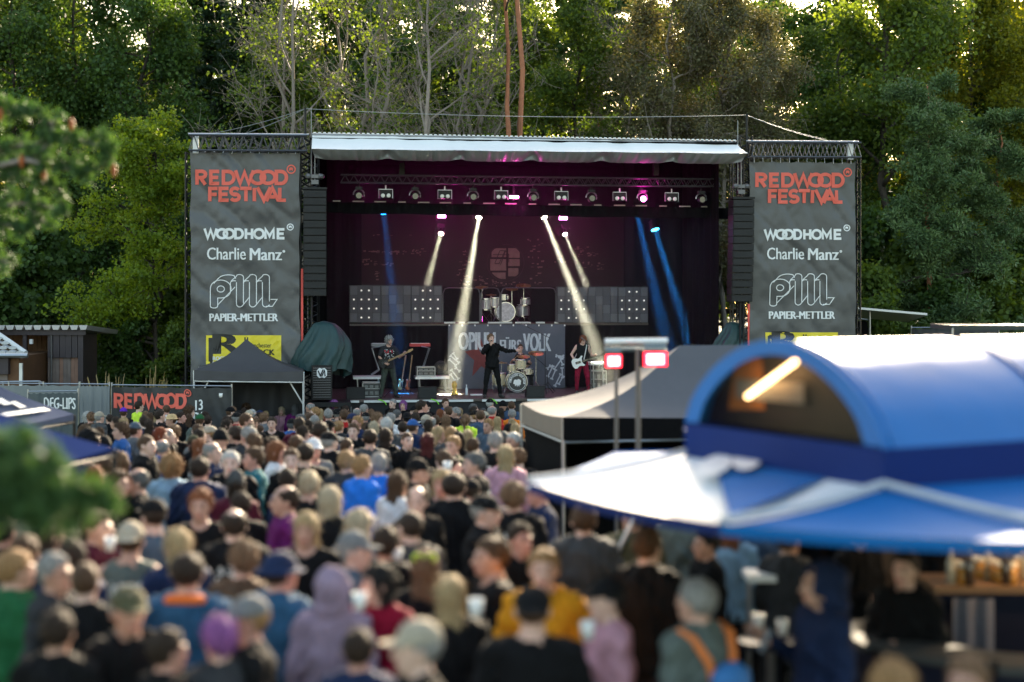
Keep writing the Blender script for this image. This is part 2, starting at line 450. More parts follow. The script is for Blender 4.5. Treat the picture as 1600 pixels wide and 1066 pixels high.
def sd_torso(P_, j, inf=0.):
    pe, ch = np.array(j['pel']), np.array(j['chest']); wa = pe * .5 + ch * .5
    d = el(P_, pe, (.160 + inf, .118 + inf, .13 + inf))
    d = smn(d, el(P_, wa, (.138 + inf, .104 + inf, .17 + inf)), .07)
    d = smn(d, el(P_, ch, (.168 + inf, .118 + inf, .18 + inf)), .07)
    dz = ch - np.array(DEF['chest'])
    sh = j['sh']; z = j['shz']
    d = smn(d, rc(P_, (-sh + .04 + dz[0], dz[1], z + dz[2]), (sh - .04 + dz[0], dz[1], z + dz[2]), .050 + inf), .05)
    for s in (-1, 1): d = smn(d, rc(P_, (dz[0], dz[1] + .015, z + .055 + dz[2]), (s * (sh - .05) + dz[0], dz[1] + .005, z + .005 + dz[2]), .052 + inf * .7, .048 + inf * .8), .03)
    return d
def shoulder(j, s):
    dz = np.array(j['chest']) - np.array(DEF['chest']); return (s * j['sh'] + dz[0], dz[1], j['shz'] - .012 + dz[2])
def sd_arm(P_, j, s, inf=0., cut=1.):
    e, w_ = (j['eR'], j['wR']) if s < 0 else (j['eL'], j['wL'])
    sh = np.array(shoulder(j, s)); e = np.array(e); w_ = np.array(w_)
    if cut < .5:
        return rc(P_, sh, sh + (e - sh) * cut * 2, .052 + inf, .046 + inf)
    d = rc(P_, sh, e, .050 + inf, .037 + inf)
    return smn(d, rc(P_, e, e + (w_ - e) * (cut - .5) * 2, .037 + inf, .026 + inf * .9), .015)
def sd_legs(P_, j, inf=0.):
    px, py, pz = j['pel']; d = None
    for s, k, a, t in ((-1, j['kR'], j['aR'], j['tR']), (1, j['kL'], j['aL'], j['tL'])):
        q = smn(rc(P_, (px + s * .088, py, pz - .04), k, .088 + inf, .056 + inf), rc(P_, k, a, .054 + inf, .036 + inf), .03)
        d = q if d is None else smn(d, q, .02)
    return d
def sd_body(P_, j):
    d = sd_torso(P_, j); d = smn(d, sd_legs(P_, j), .04)
    ch = np.array(j['chest']); nb = np.array(j['neck']) + (ch - np.array(DEF['chest'])); hd = np.array(j['head'])
    d = smn(d, rc(P_, nb - (0, 0, .03), hd + (0, .015, -.04), .062, .052), .035)
    for s in (-1, 1):
        d = smn(d, sd_arm(P_, j, s), .03)
        w_, h = (j['wR'], j['hR']) if s < 0 else (j['wL'], j['hL'])
        h = np.array(h, float); h /= np.linalg.norm(h); d = smn(d, rc(P_, np.array(w_), np.array(w_) + h * .075, .026, .034), .015)
        a, t = (j['aR'], j['tR']) if s < 0 else (j['aL'], j['tL'])
        d = smn(d, rc(P_, (a[0], a[1] + .02, a[2] - .045), t, .042, .034), .02)
    return smn(d, sd_head(headlocal(P_, j)), .022)

def bounds(j, pad=.1):
    pts = np.array([j[k] for k in ('pel', 'chest', 'head', 'eR', 'wR', 'eL', 'wL', 'kR', 'aR', 'tR', 'kL', 'aL', 'tL')] + [shoulder(j, 1), shoulder(j, -1)])
    lo = pts.min(0) - pad; hi = pts.max(0) + pad; lo[2] = max(lo[2], -.02); hi[2] = max(hi[2], j['head'][2] + .15); lo[1] = min(lo[1], -.17); hi[1] = max(hi[1], .17)
    return lo, hi

def fingers(j, V, Q):
    """five tapered, bent fingers of different lengths on each palm"""
    mb = MB()
    for s in (-1, 1):
        w_, h = (j['wR'], j['hR']) if s < 0 else (j['wL'], j['hL'])
        h = Vector(h).normalized(); p = Vector(w_) + h * .085
        side = h.cross(Vector((0, -1, .2))); side = side.normalized() if side.length > .1 else h.cross(Vector((0, 0, 1))).normalized()
        if abs(side.x) < .2: side = h.cross(Vector((1, 0, 0))).normalized()
        pal = side.cross(h).normalized()
        if pal.dot(Vector((-s, -.3, 0))) < 0: pal = -pal
        for k, ln in enumerate((.066, .076, .071, .056)):
            o = p + side * (-.027 + .018 * k) - h * .012
            q1 = o + h * ln * .5 + pal * ln * .12; q2 = q1 + h * ln * .32 + pal * ln * .35; q3 = q2 + h * ln * .1 + pal * ln * .3
            mb.path([o, q1, q2, q3], [.0095, .0088, .0078, .0055], 6)
        o = Vector(w_) + h * .03 - side * .025
        mb.path([o, o - side * .022 + h * .026 + pal * .008, o - side * .026 + h * .052 + pal * .02], [.013, .011, .008], 6)
    b = len(V); V = np.vstack([V, np.array([tuple(v) for v in mb.v])])
    return V, [tuple(q) for q in Q.tolist()] + [tuple(i + b for i in f) for f in mb.f]

def paint_face(V, j):
    """skin tint: lips, eyes, brows and stubble areas in head coordinates"""
    H = headlocal([V[:, 0], V[:, 1], V[:, 2]], j); x, y, z = H
    c = np.ones((len(V), 4), np.float32); front = (y < -.06) & (np.abs(z) < .14)
    def setc(m, col): c[m, :3] = col
    setc(front & (np.abs(x) < .026) & (np.abs(z + .066) < .009), (.8, .45, .45))
    ex = np.abs(np.abs(x) - .031)
    setc(front & (ex < .017) & (np.abs(z - .003) < .009), (.85, .9, .95))
    setc(front & (ex < .008) & (np.abs(z - .003) < .009), (.12, .1, .1))
    setc(front & (np.abs(np.abs(x) - .032) < .018) & (np.abs(z - .027) < .007), (.35, .28, .25))
    return c

def body_mesh(name, j, c=.017, f=.009):
    lo, hi = bounds(j); hx, hy, hz = j['head']
    xs = axis(lo[0], hi[0], c, hx - .1, hx + .1, f); ys = axis(lo[1], hi[1], c, hy - .135, hy + .115, f); zs = axis(lo[2], hi[2], c, hz - .15, 9, f)
    D = sd_body(grid3(xs, ys, zs), j); V, Q = surface_nets(D, xs, ys, zs)
    V, Fc = fingers(j, V, Q)
    me = bpy.data.meshes.new(name); me.from_pydata(V.tolist(), [], Fc); me.polygons.foreach_set('use_smooth', [True] * len(me.polygons))
    a = me.color_attributes.new('paint', 'FLOAT_COLOR', 'POINT'); a.data.foreach_set('color', paint_face(V, j).ravel())
    me.materials.append(SKIN); me.update(); return me

def sdf_obj_mesh(name, fn, lo, hi, st, m):
    xs = axis(lo[0], hi[0], st); ys = axis(lo[1], hi[1], st); zs = axis(lo[2], hi[2], st)
    V, Q = surface_nets(fn(grid3(xs, ys, zs)), xs, ys, zs)
    return np_mesh(name, V, Q, (m,), True)

def wr(P_, a=.006, k=1.):
    X, Y, Z = P_
    return a * (np.sin(31 * k * Z + 9 * np.sin(11 * X + 3 * Z) + 5 * Y) + .7 * np.sin(17 * X * k - 23 * Z + 6 * np.sin(9 * Y)))

def top_mesh(kind, j, st=.017):
    lo, hi = bounds(j, .12)
    zmin = {'coat': .42}.get(kind, .84); lo[2] = zmin - .06
    if kind == 'tee': lo[0] = -.36; hi[0] = .36
    if kind == 'vest': lo[0] = -.3; hi[0] = .3
    dz = np.array(j['chest']) - np.array(DEF['chest']); nb = np.array(j['neck']) + dz
    inf = {'tee': .018, 'jacket': .032, 'hoodie': .03, 'coat': .036, 'vest': .014}[kind]
    cut = {'tee': .36, 'vest': .03}.get(kind, .94)
    def fn(P_):
        d = sd_torso(P_, j, inf)
        if kind == 'coat':
            d = smn(d, rc(P_, (0, 0, 1.0), (0, 0, .40), .17, .235), .06)
        d = smn(d, rc(P_, np.array(j['pel']) + (0, 0, .05), np.array(j['pel']) - (0, 0, .1), .125 + inf, .15 + inf * .8), .06) if kind != 'coat' else d
        if cut > .1:
            for s in (-1, 1): d = smn(d, sd_arm(P_, j, s, inf * .66 + (.010 if kind == 'tee' else 0), cut), .035)
        d = smn(d, rc(P_, nb - (0, 0, .05), nb + (0, 0, .012 if kind not in ('tee', 'vest') else -.03), .078 + inf * .4, .066 + inf * .3), .03)
        d = d + wr(P_, .005 if kind in ('tee', 'vest') else .009)
        zc = j['pel'][2] - (.09 if kind != 'coat' else .5)
        d = smx(d, zc - P_[2], .01)
        if kind == 'vest':
            for s in (-1, 1):
                sh = np.array(shoulder(j, s)); d = smx(d, -rc(P_, sh + (s * .02, 0, .02), sh + (s * .05, 0, -.06), .06), .01)
        d = smx(d, -rc(P_, nb - (0, .012, .0 if kind not in ('tee', 'vest') else .02), nb + (0, -.03, .16), .064 if kind not in ('tee', 'vest') else .076), .006)
        if kind == 'hoodie':
            hd = rc(P_, nb + (-.06, .055, .0), nb + (.06, .055, .0), .045); hd = smn(hd, rc(P_, nb + (0, .085, -.03), nb + (0, .085, -.10), .05, .02), .04)
            for s in (-1, 1): hd = smn(hd, rc(P_, nb + (s * .06, .055, .0), nb + (s * .055, -.05, -.03), .032, .018), .03)
            d = smn(d, hd, .015)
        return d
    return sdf_obj_mesh(kind, fn, lo, hi, st, CLOTH)

def trousers_mesh(j, st=.018, inf=.016, shorts=False):
    lo, hi = bounds(j, .12); hi[2] = j['pel'][2] + .12; lo[2] = .4 if shorts else .04
    def fn(P_):
        d = smn(el(P_, j['pel'], (.172, .13, .14)), sd_legs(P_, j, inf), .04) + wr(P_, .005)
        d = smx(d, P_[2] - j['pel'][2] - .07, .01)
        return smx(d, (.44 if shorts else .065) - P_[2], .01)
    return sdf_obj_mesh('trousers', fn, lo, hi, st, CLOTH)
def shoes_mesh(j):
    lo = np.array([-.35, -.35, -.03]); hi = np.array([.35, .35, .14])
    for k in ('aR', 'aL', 'tR', 'tL'):
        lo[0] = min(lo[0], j[k][0] - .1); hi[0] = max(hi[0], j[k][0] + .1); lo[1] = min(lo[1], j[k][1] - .1); hi[1] = max(hi[1], j[k][1] + .1)
    def fn(P_):
        d = None
        for a, t in ((j['aR'], j['tR']), (j['aL'], j['tL'])):
            q = smn(rc(P_, (a[0], a[1] + .02, a[2] - .04), t, .052, .044), rc(P_, a, (a[0], a[1], a[2] - .03), .05), .02)
            d = q if d is None else np.minimum(d, q)
        return smx(smx(d, -P_[2] - .012, .004), P_[2] - .125, .01)
    return sdf_obj_mesh('shoes', fn, lo, hi, .012, mat('shoe_leather', (.03, .028, .027), .5))

def hair_mesh(kind, st=.0105):
    cr = (0, .014, .022); rr = (.077, .096, .097)
    def shell(H, i): return el(H, cr, tuple(r + i for r in rr))
    def lim(H, ys_, zs_): return np.interp(H[1], ys_, zs_).astype(np.float32) - H[2]
    SH = ([-.12, -.07, -.045, -.01, .03, .1], [.080, .062, .045, -.01, -.05, -.085]); LG = ([-.12, -.07, -.045, -.01, .02], [.072, .05, -.0, -.12, -.17])
    def fn(H):
        X, Y, Z = H
        n1 = .005 * (np.sin(70 * X + 20 * Z) * np.sin(60 * Y + 9) + .6 * np.sin(130 * X) * np.sin(90 * Z + 50 * Y))
        th = np.arctan2(X, Y); st_ = .0035 * np.sin(34 * th + 5 * np.sin(9 * Z + 3 * th)) + .0022 * np.sin(71 * th + 14 * Z)
        if kind in ('bob', 'long', 'pony', 'bun'): n1 = n1 * .4 + st_
        if kind == 'short': return smx(shell(H, .013) + n1, lim(H, *SH), .006)
        if kind == 'tousled': return smx(shell((X, Y - .004, Z - .006), .021) + n1 * 2.4, lim(H, *SH), .008)
        if kind == 'buzz': return smx(shell(H, .0065), lim(H, *SH), .004)
        if kind == 'ring': return smx(smx(shell(H, .011) + n1, lim(H, *SH), .006), -el(H, (0, -.02, .12), (.068, .115, .085)), .006)
        if kind == 'curly': return smx(shell(H, .032) + n1 * 4 + .01 * np.sin(90 * X) * np.sin(85 * Y) * np.sin(80 * Z), lim(H, [-.14, -.08, -.05, -.01, .03], [.06, .05, -.02, -.11, -.15]), .01)
        if kind == 'bob':
            d = smn(shell(H, .014), el(H, (0, .03, -.07), (.086, .07, .10)), .03) + n1 * 1.4
            return smx(d, lim(H, *LG), .008)
        if kind == 'long':
            d = smn(shell(H, .013), el(H, (0, .045, -.11), (.084, .058, .15)), .03)
            d = smn(d, el(H, (.005, .075, -.24), (.09, .038, .16)), .04) + n1 * 1.4
            return smx(d, lim(H, [-.12, -.07, -.045, -.01, .03], [.072, .05, -.0, -.13, -.6]), .008)
        if kind == 'pony':
            d = smx(shell(H, .011) + n1, lim(H, *SH), .006)
            return smn(d, smn(rc(H, (0, .105, .05), (0, .15, .0), .022, .026), rc(H, (0, .15, .0), (0, .14, -.2), .028, .012), .02) + n1, .012)
        if kind == 'bun':
            d = smx(shell(H, .011) + n1, lim(H, *SH), .006)
            return smn(d, el(H, (0, .105, .07), (.042, .036, .04)) + n1, .01)
    lo, hi = (-.15, -.15, -.42 if kind == 'long' else -.24), (.15, .2, .18)
    me = sdf_obj_mesh('hair', fn, lo, hi, st, HAIR)
    if kind == 'buzz': return me
    # loose strands over the surface
    rng = np.random.RandomState(len(kind) * 7 + 1); nv = len(me.vertices); co = np.zeros(nv * 3, np.float32); me.vertices.foreach_get('co', co); co = co.reshape(-1, 3)
    nr = np.zeros(nv * 3, np.float32); me.vertices.foreach_get('normal', nr); nr = nr.reshape(-1, 3)
    n_ = 650 if kind in ('long', 'bob', 'curly') else 420; ii = rng.randint(0, nv, n_); p = co[ii]; n = nr[ii]
    ln = {'short': .022, 'ring': .018, 'tousled': .035, 'curly': .04}.get(kind, .055)
    d = np.stack([p[:, 0] * .8, (p[:, 1] - .01) * .8, np.full(n_, -.09)], 1) if kind not in ('short', 'ring', 'tousled', 'curly') else rng.normal(0, 1, (n_, 3)) * .05
    d -= n * (d * n).sum(1)[:, None]; d /= np.linalg.norm(d, axis=1)[:, None] + 1e-6; d = d + n * rng.uniform(.05, .45, (n_, 1)) + rng.normal(0, .18, (n_, 3))
    q = p + d * ln * rng.uniform(.5, 1.3, (n_, 1)); w = np.cross(d, n); w /= np.linalg.norm(w, axis=1)[:, None] + 1e-6; w *= .0035
    V = np.vstack([co, np.stack([p - w, p + w, q + w * .3, q - w * .3], 1).reshape(-1, 3)]); fs = [tuple(f.vertices) for f in me.polygons]
    fs = np.array(fs + (np.arange(n_ * 4).reshape(-1, 4) + nv).tolist()); bpy.data.meshes.remove(me)
    return np_mesh('hair', V, fs, (HAIR,), True)

def hat_mesh(kind):
    cr = (0, .014, .03); rr = (.094, .113, .108)
    def fn(H):
        X, Y, Z = H
        d = el(H, cr, rr)
        if kind in ('cap', 'cap_back'):
            d = smx(d, .028 - Z + .12 * Y, .004)
            yb = -Y if kind == 'cap' else Y - .03
            br = np.maximum(np.abs(Z - .036 + 2.2 * X * X + .12 * (yb - .09)) - .0055, np.sqrt((X / .078) ** 2 + ((yb - .07) / .115) ** 2) * .09 - .09)
            br = np.maximum(br, -(yb - .05))
            return np.minimum(np.minimum(d, br), el(H, (0, .014, .139), (.009, .009, .006)))
        if kind == 'beanie':
            d = smx(el(H, (0, .018, .036), (.093, .112, .122)) + .002 * np.sin(220 * X), .0 - Z + .15 * Y, .006)
            return smn(d, np.maximum(np.abs(Z - .02 - .15 * Y) - .022, el(H, (0, .014, .022), (.097, .117, .15))), .005)
        if kind in ('bucket', 'straw'):
            t = smx(d, .025 - Z, .006)
            if kind == 'straw': t = smx(smx(t, Z - .128, .012), -el(H, (0, .014, .15), (.02, .09, .03)), .01)
            rad = np.sqrt(X ** 2 + (Y - .014) ** 2); w2 = .145 if kind == 'bucket' else .134
            br = np.maximum(np.abs(Z - .03 + (.45 if kind == 'bucket' else .12) * np.maximum(rad - .1, 0)) - .006, rad - w2)
            return smn(t, br, .012)
        if kind == 'hood':
            d = smn(el(H, (0, .025, .01), (.112, .128, .135)), el(H, (0, .06, -.11), (.12, .09, .09)), .04) + wr(H, .007)
            d = smx(d, -el(H, (0, -.12, -.02), (.075, .1, .105)), .01)
            return smx(d, -el(H, (0, .012, -.0), (.09, .105, .12)), .006)
    return sdf_obj_mesh(kind, fn, (-.18, -.21, -.22 if kind == 'hood' else -.08), (.18, .24, .18), .0105, CLOTH)

def glasses_mesh():
    mb = MB()
    for s in (-1, 1):
        pts = [(s * .033 + .024 * math.cos(a), -.112 + .3 * abs(.024 * math.cos(a)) , .002 + .018 * math.sin(a)) for a in [i * math.pi / 5 for i in range(11)]]
        mb.path(pts, .0028, 4); mb.path([(s * .057, -.104, .006), (s * .085, -.03, .004), (s * .085, .02, -.004)], .0025, 4)
    mb.tube((-.009, -.112, .004), (.009, -.112, .004), .0025, n=4)
    me = bpy.data.meshes.new('glasses'); me.from_pydata([tuple(v) for v in mb.v], [], mb.f); me.materials.append(black_metal); return me

YAWS = (0., .65, -.65)
_cache = {}
def cached(k, f):
    if k not in _cache: _cache[k] = f()
    return _cache[k]
SKINS = [(.54, .31, .23), (.60, .36, .28), (.47, .26, .19), (.62, .40, .32), (.53, .27, .21)]
HAIRC = {'black': (.010, .009, .009), 'dark brown': (.03, .018, .012), 'brown': (.075, .04, .022), 'light brown': (.16, .09, .05), 'blonde': (.38, .27, .14),
         'pale blonde': (.46, .38, .26), 'sandy': (.30, .17, .075), 'grey': (.26, .25, .24), 'white': (.46, .45, .43), 'dark grey': (.10, .10, .10),
         'red': (.22, .045, .018), 'copper': (.20, .068, .028), 'purple': (.26, .09, .28), 'dark red': (.07, .012, .012)}
def person(label, loc, rot, pose='relaxed', yaw=0, hair='short', hairc='brown', top='jacket', topc=(.02, .02, .022), hat=None, hatc=(.02, .02, .02),
           skin=None, scale=1., wide=1., trc=(.02, .022, .03), group='festival visitors in the crowd', pr=0., extra=(), legs=True, cat='person'):
    o = thing('person', label, cat, loc, rot, group)
    M = FR[0] @ Matrix.Translation(Vector(loc)) @ Matrix.Rotation(rot, 4, 'Z') @ Matrix.Diagonal((scale * wide, scale * wide, scale, 1))
    o.matrix_world = M; o['mw'] = [x for r_ in M for x in r_]
    yv = YAWS[yaw]; j = dict(POSES[pose], yaw=yv)
    sk = rnd.choice(SKINS) if skin is None else skin
    b = put('body', cached(('body', pose, yaw), lambda: body_mesh('body', j)), o); b.color = rgb(sk)
    t = put(top, cached((top, pose), lambda: top_mesh(top, POSES[pose])), o); t.color = rgb(topc); t['print'] = float(pr)
    if legs:
        q = put('trousers', cached(('trousers',), lambda: trousers_mesh(DEF)), o); q.color = rgb(trc)
        put('shoes', cached(('shoes',), lambda: shoes_mesh(DEF)), o)
    if hair and hair != 'bald' and hat not in ('hood', 'beanie') or hair in ('long', 'bob', 'pony'):
        h = put('hair', cached(('hair', hair), lambda: hair_mesh(hair)), o, j['head'], yv); h.color = rgb(HAIRC[hairc])
        if hat and hair not in ('long', 'bob', 'pony', 'ring'): h.scale = (.98, .98, .98)
    if hat:
        h = put({'cap_back': 'cap', 'straw': 'straw_hat', 'bucket': 'bucket_hat'}.get(hat, hat), cached(('hat', hat), lambda: hat_mesh(hat)), o, j['head'], yv); h.color = rgb(hatc)
    if 'glasses' in extra:
        put('glasses', cached(('glasses',), glasses_mesh), o, j['head'], yv)
    return o

def custom_person(label, loc, rot, j, topk, topc, trc, hair, hairc, skin, group=None, scale=1., glove=None, hd=.0):
    """a performer: own pose, finer surface"""
    o = thing('person', label, 'person', loc, rot, group)
    M = FR[0] @ Matrix.Translation(Vector(loc)) @ Matrix.Rotation(rot, 4, 'Z') @ Matrix.Scale(scale, 4)
    o.matrix_world = M; o['mw'] = [x for r_ in M for x in r_]
    b = put('body', body_mesh('body', j, .014, .0085), o); b.color = rgb(skin)
    t = put('shirt', top_mesh(topk, j, .014), o); t.color = rgb(topc)
    q = put('trousers', trousers_mesh(j, .015), o); q.color = rgb(trc)
    put('shoes', shoes_mesh(j), o)
    h = put('hair', cached(('hair', hair), lambda: hair_mesh(hair)), o, j['head'])
    h.rotation_euler = (-0. + j['pitch'], 0, j['yaw']); h.rotation_mode = 'XYZ'; h.color = rgb(HAIRC[hairc])
    return o
# ================================================================== ground
GRASS = mat('trampled_grass', (.05, .055, .028), .95, var=.5, scale=.6, bump=.8, bscale=9)
def ground_fn(u, v):
    x = -140 + 280 * u; y = -30 + 330 * v
    return (x, y, ground_z(y) + .05 * mnoise.noise(Vector((x * .3, y * .3, 0))) - (.03))
MB().grid(ground_fn, 70, 90).build('ground', GRASS, kind='structure', smooth=True)

# ================================================================== stage (built in the stage frame: x along the front, y backwards)
FR[0] = STAGE
GZ = ground_z(46)
DK = P(800, 623, 0).z
xl, xr = P(484, 400, 0).x, P(1150, 400, 0).x
ztop = P(800, 216, 0).z
st = thing('concert_stage', 'wide black open-air stage with a white roof canopy and a band playing on it', 'stage', (0, 0, GZ))
deckm = mat('stage_deck_board', (.075, .055, .048), .5, var=.25, scale=3, bump=.2)
# deck of 1 x 2 m platforms, each its own board
nd = 12; wdt = (xr - xl) / nd
for i in range(nd):
    for k in range(5):
        MB().bb((xl + i * wdt + .004, -.0 + k * 1.8 + .004, DK - .06), (xl + (i + 1) * wdt - .004, (k + 1) * 1.8 - .004, DK)).build('deck_board', deckm, st)
MB().bb((xl, .05, GZ), (xr, .09, DK - .07)).build('skirt', mat('stage_skirt', (.015, .015, .017), .8, bump=.6, bscale=3), st)
e = MB()
x = xl + .15
while x < xr - .4:                      # pale edge profile of the deck, in lengths with gaps
    ln = rnd.uniform(.9, 1.9); e.bb((x, -.04, DK - .075), (min(x + ln, xr), -.002, DK - .012)); x += ln + rnd.uniform(.05, .6)
e.build('deck_edge', mat('edge_profile', (.6, .62, .64), .4, .3), st)
for i in range(9):                      # under-deck legs and diagonals seen below the edge
    xx = xl + .3 + i * (xr - xl - .6) / 8
    MB().tube((xx, .2, GZ), (xx, .2, DK - .07), .03).build('deck_leg', alu, st)
# black walls, ceiling
WB = 8.6
def drape(x0, y0, x1, y1, z0, z1, fold=.05, n=60, seed=0):
    L_ = math.hypot(x1 - x0, y1 - y0); nx, ny = -(y1 - y0) / L_, (x1 - x0) / L_
    def fn(u, v):
        d = fold * math.sin(u * L_ * 9 + 2 * mnoise.noise(Vector((u * L_ * .7, seed, 0)))) * (.6 + .4 * mnoise.noise(Vector((u * 9, v * 2, seed))))
        return (x0 + (x1 - x0) * u + nx * d, y0 + (y1 - y0) * u + ny * d, z0 + (z1 - z0) * v)
    return MB().grid(fn, n, 6)
drape(xl + .1, WB, xr - .1, WB, DK, ztop, .05, 160).build('back_curtain', black_cloth, st, smooth=True)
drape(xl + .25, WB, xl + .25, .6, DK, ztop - .14, .05, 90, 3).build('side_curtain', black_cloth, st, smooth=True)
drape(xr - .35, .6, xr - .35, WB, DK, ztop - .14, .05, 90, 5).build('side_curtain', black_cloth, st, smooth=True)
drape(xl + 1.6, 5.2, xl + .3, 5.2, DK, ztop - .14, .07, 30, 7).build('wing_curtain', black_cloth, st, smooth=True)
drape(xr - .4, 5.0, xr - 2.3, 5.0, DK, ztop - .14, .07, 40, 9).build('wing_curtain', black_cloth, st, smooth=True)
MB().bb((xl, -.1, ztop - .12), (xr, WB + .2, ztop - .06)).build('ceiling', black_cloth, st)
# canopy: white fascia sloping forward, grey gathered underside
WHITE = mat('white_tarpaulin', (.80, .80, .80), .45, var=.05, scale=2, bump=.25, bscale=3)
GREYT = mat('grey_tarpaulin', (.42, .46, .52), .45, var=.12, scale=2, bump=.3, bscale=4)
tl, tr = P(488, 210, 0), P(1150, 222, 0)
bl, br = P(487, 233, -.75), P(1169, 240, -.75)
def fascia(u, v):
    a = tl.lerp(tr, u); b = bl.lerp(br, u)
    p = a.lerp(b, v); s_ = .10 * math.sin(math.pi * v) ; ph = (u * 6.0) % 1
    p.y += s_ - .03 * mnoise.noise(Vector((u * 30, v * 2, 1))); p.z += .015 * v * (abs(ph - .5) * 2 - .5) - .02 * math.sin(math.pi * v)
    return p
MB().grid(fascia, 120, 8).build('roof_canopy', WHITE, st, smooth=True)
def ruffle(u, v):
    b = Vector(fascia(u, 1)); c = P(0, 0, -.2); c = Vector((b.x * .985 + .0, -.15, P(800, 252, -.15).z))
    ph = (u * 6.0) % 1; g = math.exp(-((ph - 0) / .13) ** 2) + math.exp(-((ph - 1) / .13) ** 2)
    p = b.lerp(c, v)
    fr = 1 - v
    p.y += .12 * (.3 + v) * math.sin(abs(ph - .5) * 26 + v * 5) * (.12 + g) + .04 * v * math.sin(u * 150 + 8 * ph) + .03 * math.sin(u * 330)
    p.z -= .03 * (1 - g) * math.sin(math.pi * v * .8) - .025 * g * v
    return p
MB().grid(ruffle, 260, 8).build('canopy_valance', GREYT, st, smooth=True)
e = MB()
for i in range(90):                     # lacing knots along the keder rail
    p = tl.lerp(tr, (i + .5) / 90); e.box((p.x, p.y - .05, p.z + .04), (.075, .05, .035))
e.build('canopy_lacing', white_metal, st, kind='stuff')
MB().tube(tl + Vector((0, .0, .0)), tr + Vector((0, .0, .0)), .035).build('keder_rail', alu, st)
def roof_top(u, v): 
    p = tl.lerp(tr, u); return (p.x, v * (WB + .3), p.z - .0 + .25 * math.sin(math.pi * v))
MB().grid(roof_top, 12, 8).build('roof_sheet', WHITE, st, smooth=True)
# triangular end flap at the far end of the canopy
# corner towers
for (px, v) in ((477, .1), (1166, .1)):
    p = P(px, 400, v); t = MB(); truss(t, (p.x - .18, v, GZ), (p.x - .18, v, P(px, 212, v).z), .36, .028, 26, up=(1, 0, 0), depth=.36)
    t.build('corner_tower', black_metal, st)
for (px0, v) in ((487, .9), (1150, .9)):
    p = P(px0, 400, v); t = MB(); truss(t, (p.x - .1, v, DK), (p.x - .1, v, P(px0, 250, v).z), .3, .022, 24, up=(1, 0, 0), depth=.3)
    t.build('inner_tower', dark_alu, st)
for px, y0, y1 in ((477, 215, 168), (1167, 235, 178)):
    a, b = P(px, y0, .1), P(px, y1, .1)
    MB().tube(a, b, .035).build('mast', black_metal, st)
# masts' cables
def cable(mb, a, b, sag, r=.014, n=12):
    r = r * .6
    return mb.path([a.lerp(b, i / n) + Vector((0, 0, -sag * 4 * (i / n) * (1 - i / n))) for i in range(n + 1)], r, 5)
cm = mat('steel_cable', (.30, .31, .31), .6, .2)
m0, m1 = P(477, 170, .1), P(1167, 180, .1)
cable(MB(), m0, m1, .13).build('guy_cable', cm, st)
cable(MB(), m0, P(305, 213, .1), .08, .012).build('guy_cable', cm, st)
cable(MB(), m0, P(372, 212, .1), .05, .012).build('guy_cable', cm, st)
cable(MB(), m1, P(1325, 226, .1), .10, .014).build('guy_cable', cm, st)
cable(MB(), m1, P(1290, 218, .1), .05, .010).build('guy_cable', cm, st)

# ------------------------------------------------------------------ banner towers at both ends
def cloth_disp(x, z, seed):
    n1 = mnoise.noise(Vector((x * .8 + z * .5, z * .55 - x * .3, seed))); n2 = mnoise.noise(Vector((x * 1.9 + z * 1.6, z * 1.3 - x * .9, seed + 5)))
    n3 = mnoise.noise(Vector((x * 6 - z * 3.5, z * 2.2 + x * 1.6, seed + 9)))
    return .07 * n1 + .028 * n2 + .010 * n3 + .032 * max(0., 1 - abs(mnoise.noise(Vector(((x * .8 + z * .6) * 1.5, (x * .6 - z * .8) * .35, seed + 20)))) * 3.2) ** 2
def banner_tower(px0, px1, ytop0, ytop1, ybn, label, blabel, seed, out, lx):
    t = thing('banner_tower', label, 'scaffold tower', P((px0 + px1) / 2, 560, .1) * Vector((1, 1, 0)) + Vector((0, 0, GZ)) if False else (P((px0 + px1) / 2, 560, .1).x, .1, GZ))
    a, b = P(px0, ytop0, .1), P(px1, ytop1, .1)
    m = MB(); truss(m, (a.x, .1, a.z - .46), (b.x, .1, b.z - .46), .42, .030, 12, depth=.42); m.build('top_truss', dark_alu, t)
    MB().tube((a.x - .05, .06, a.z + .02), (b.x + .05, .06, b.z + .02), .032).build('top_rail', alu, t)
    for p in ((a, b)):
        m = MB(); truss(m, (p.x - .12 if p is a else p.x - .18, .1, GZ), (p.x - .12 if p is a else p.x - .18, .1, p.z - .47), .3, .026, 22, up=(1, 0, 0), depth=.3); m.build('tower_leg', black_metal, t)
    q = P(out, ytop0 + 8, 0); MB().box((q.x, -.02, q.z - .12), (.16, .1, .50)).build('node_cover', white_metal, t)
    # banner hanging on the tower
    z1 = P(0, ybn, 0).z; x0, x1 = P(lx[0], 300, 0).x, P(lx[1], 300, 0).x; z0 = GZ + 1.0
    def fn(u, v):
        x = x0 + (x1 - x0) * u; z = z0 + (z1 - z0) * v
        dz = .035 * abs(math.sin(u * math.pi * 9)) * (v ** 30)
        ex = .05 * mnoise.noise(Vector((0, z * 1.2, seed))) * (1 if u > .5 else -1) * abs(u - .5) * 2
        return (x + ex, -.05 + cloth_disp(x, z, seed), z - dz)
    bn = MB().grid(fn, 50, 120).build('banner', vinyl_dark, None, smooth=True, label=blabel, cat='banner', group='tall sponsor banners beside the stage')
    # eyelet ties
    m = MB()
    for i in range(12):
        xx = x0 + (x1 - x0) * (i + .5) / 12; m.tube((xx, -.03, z1 - .05), (xx + .02, .05, a.z - .45), .008, n=4)
    m.build('tie', white_metal, bn)
    def at2(px, py, off=.02):
        p = P(px, py, 0); return (p.x, -.05 - off + cloth_disp(p.x, p.z, seed), p.z)
    return t, bn, at2
HG = {}
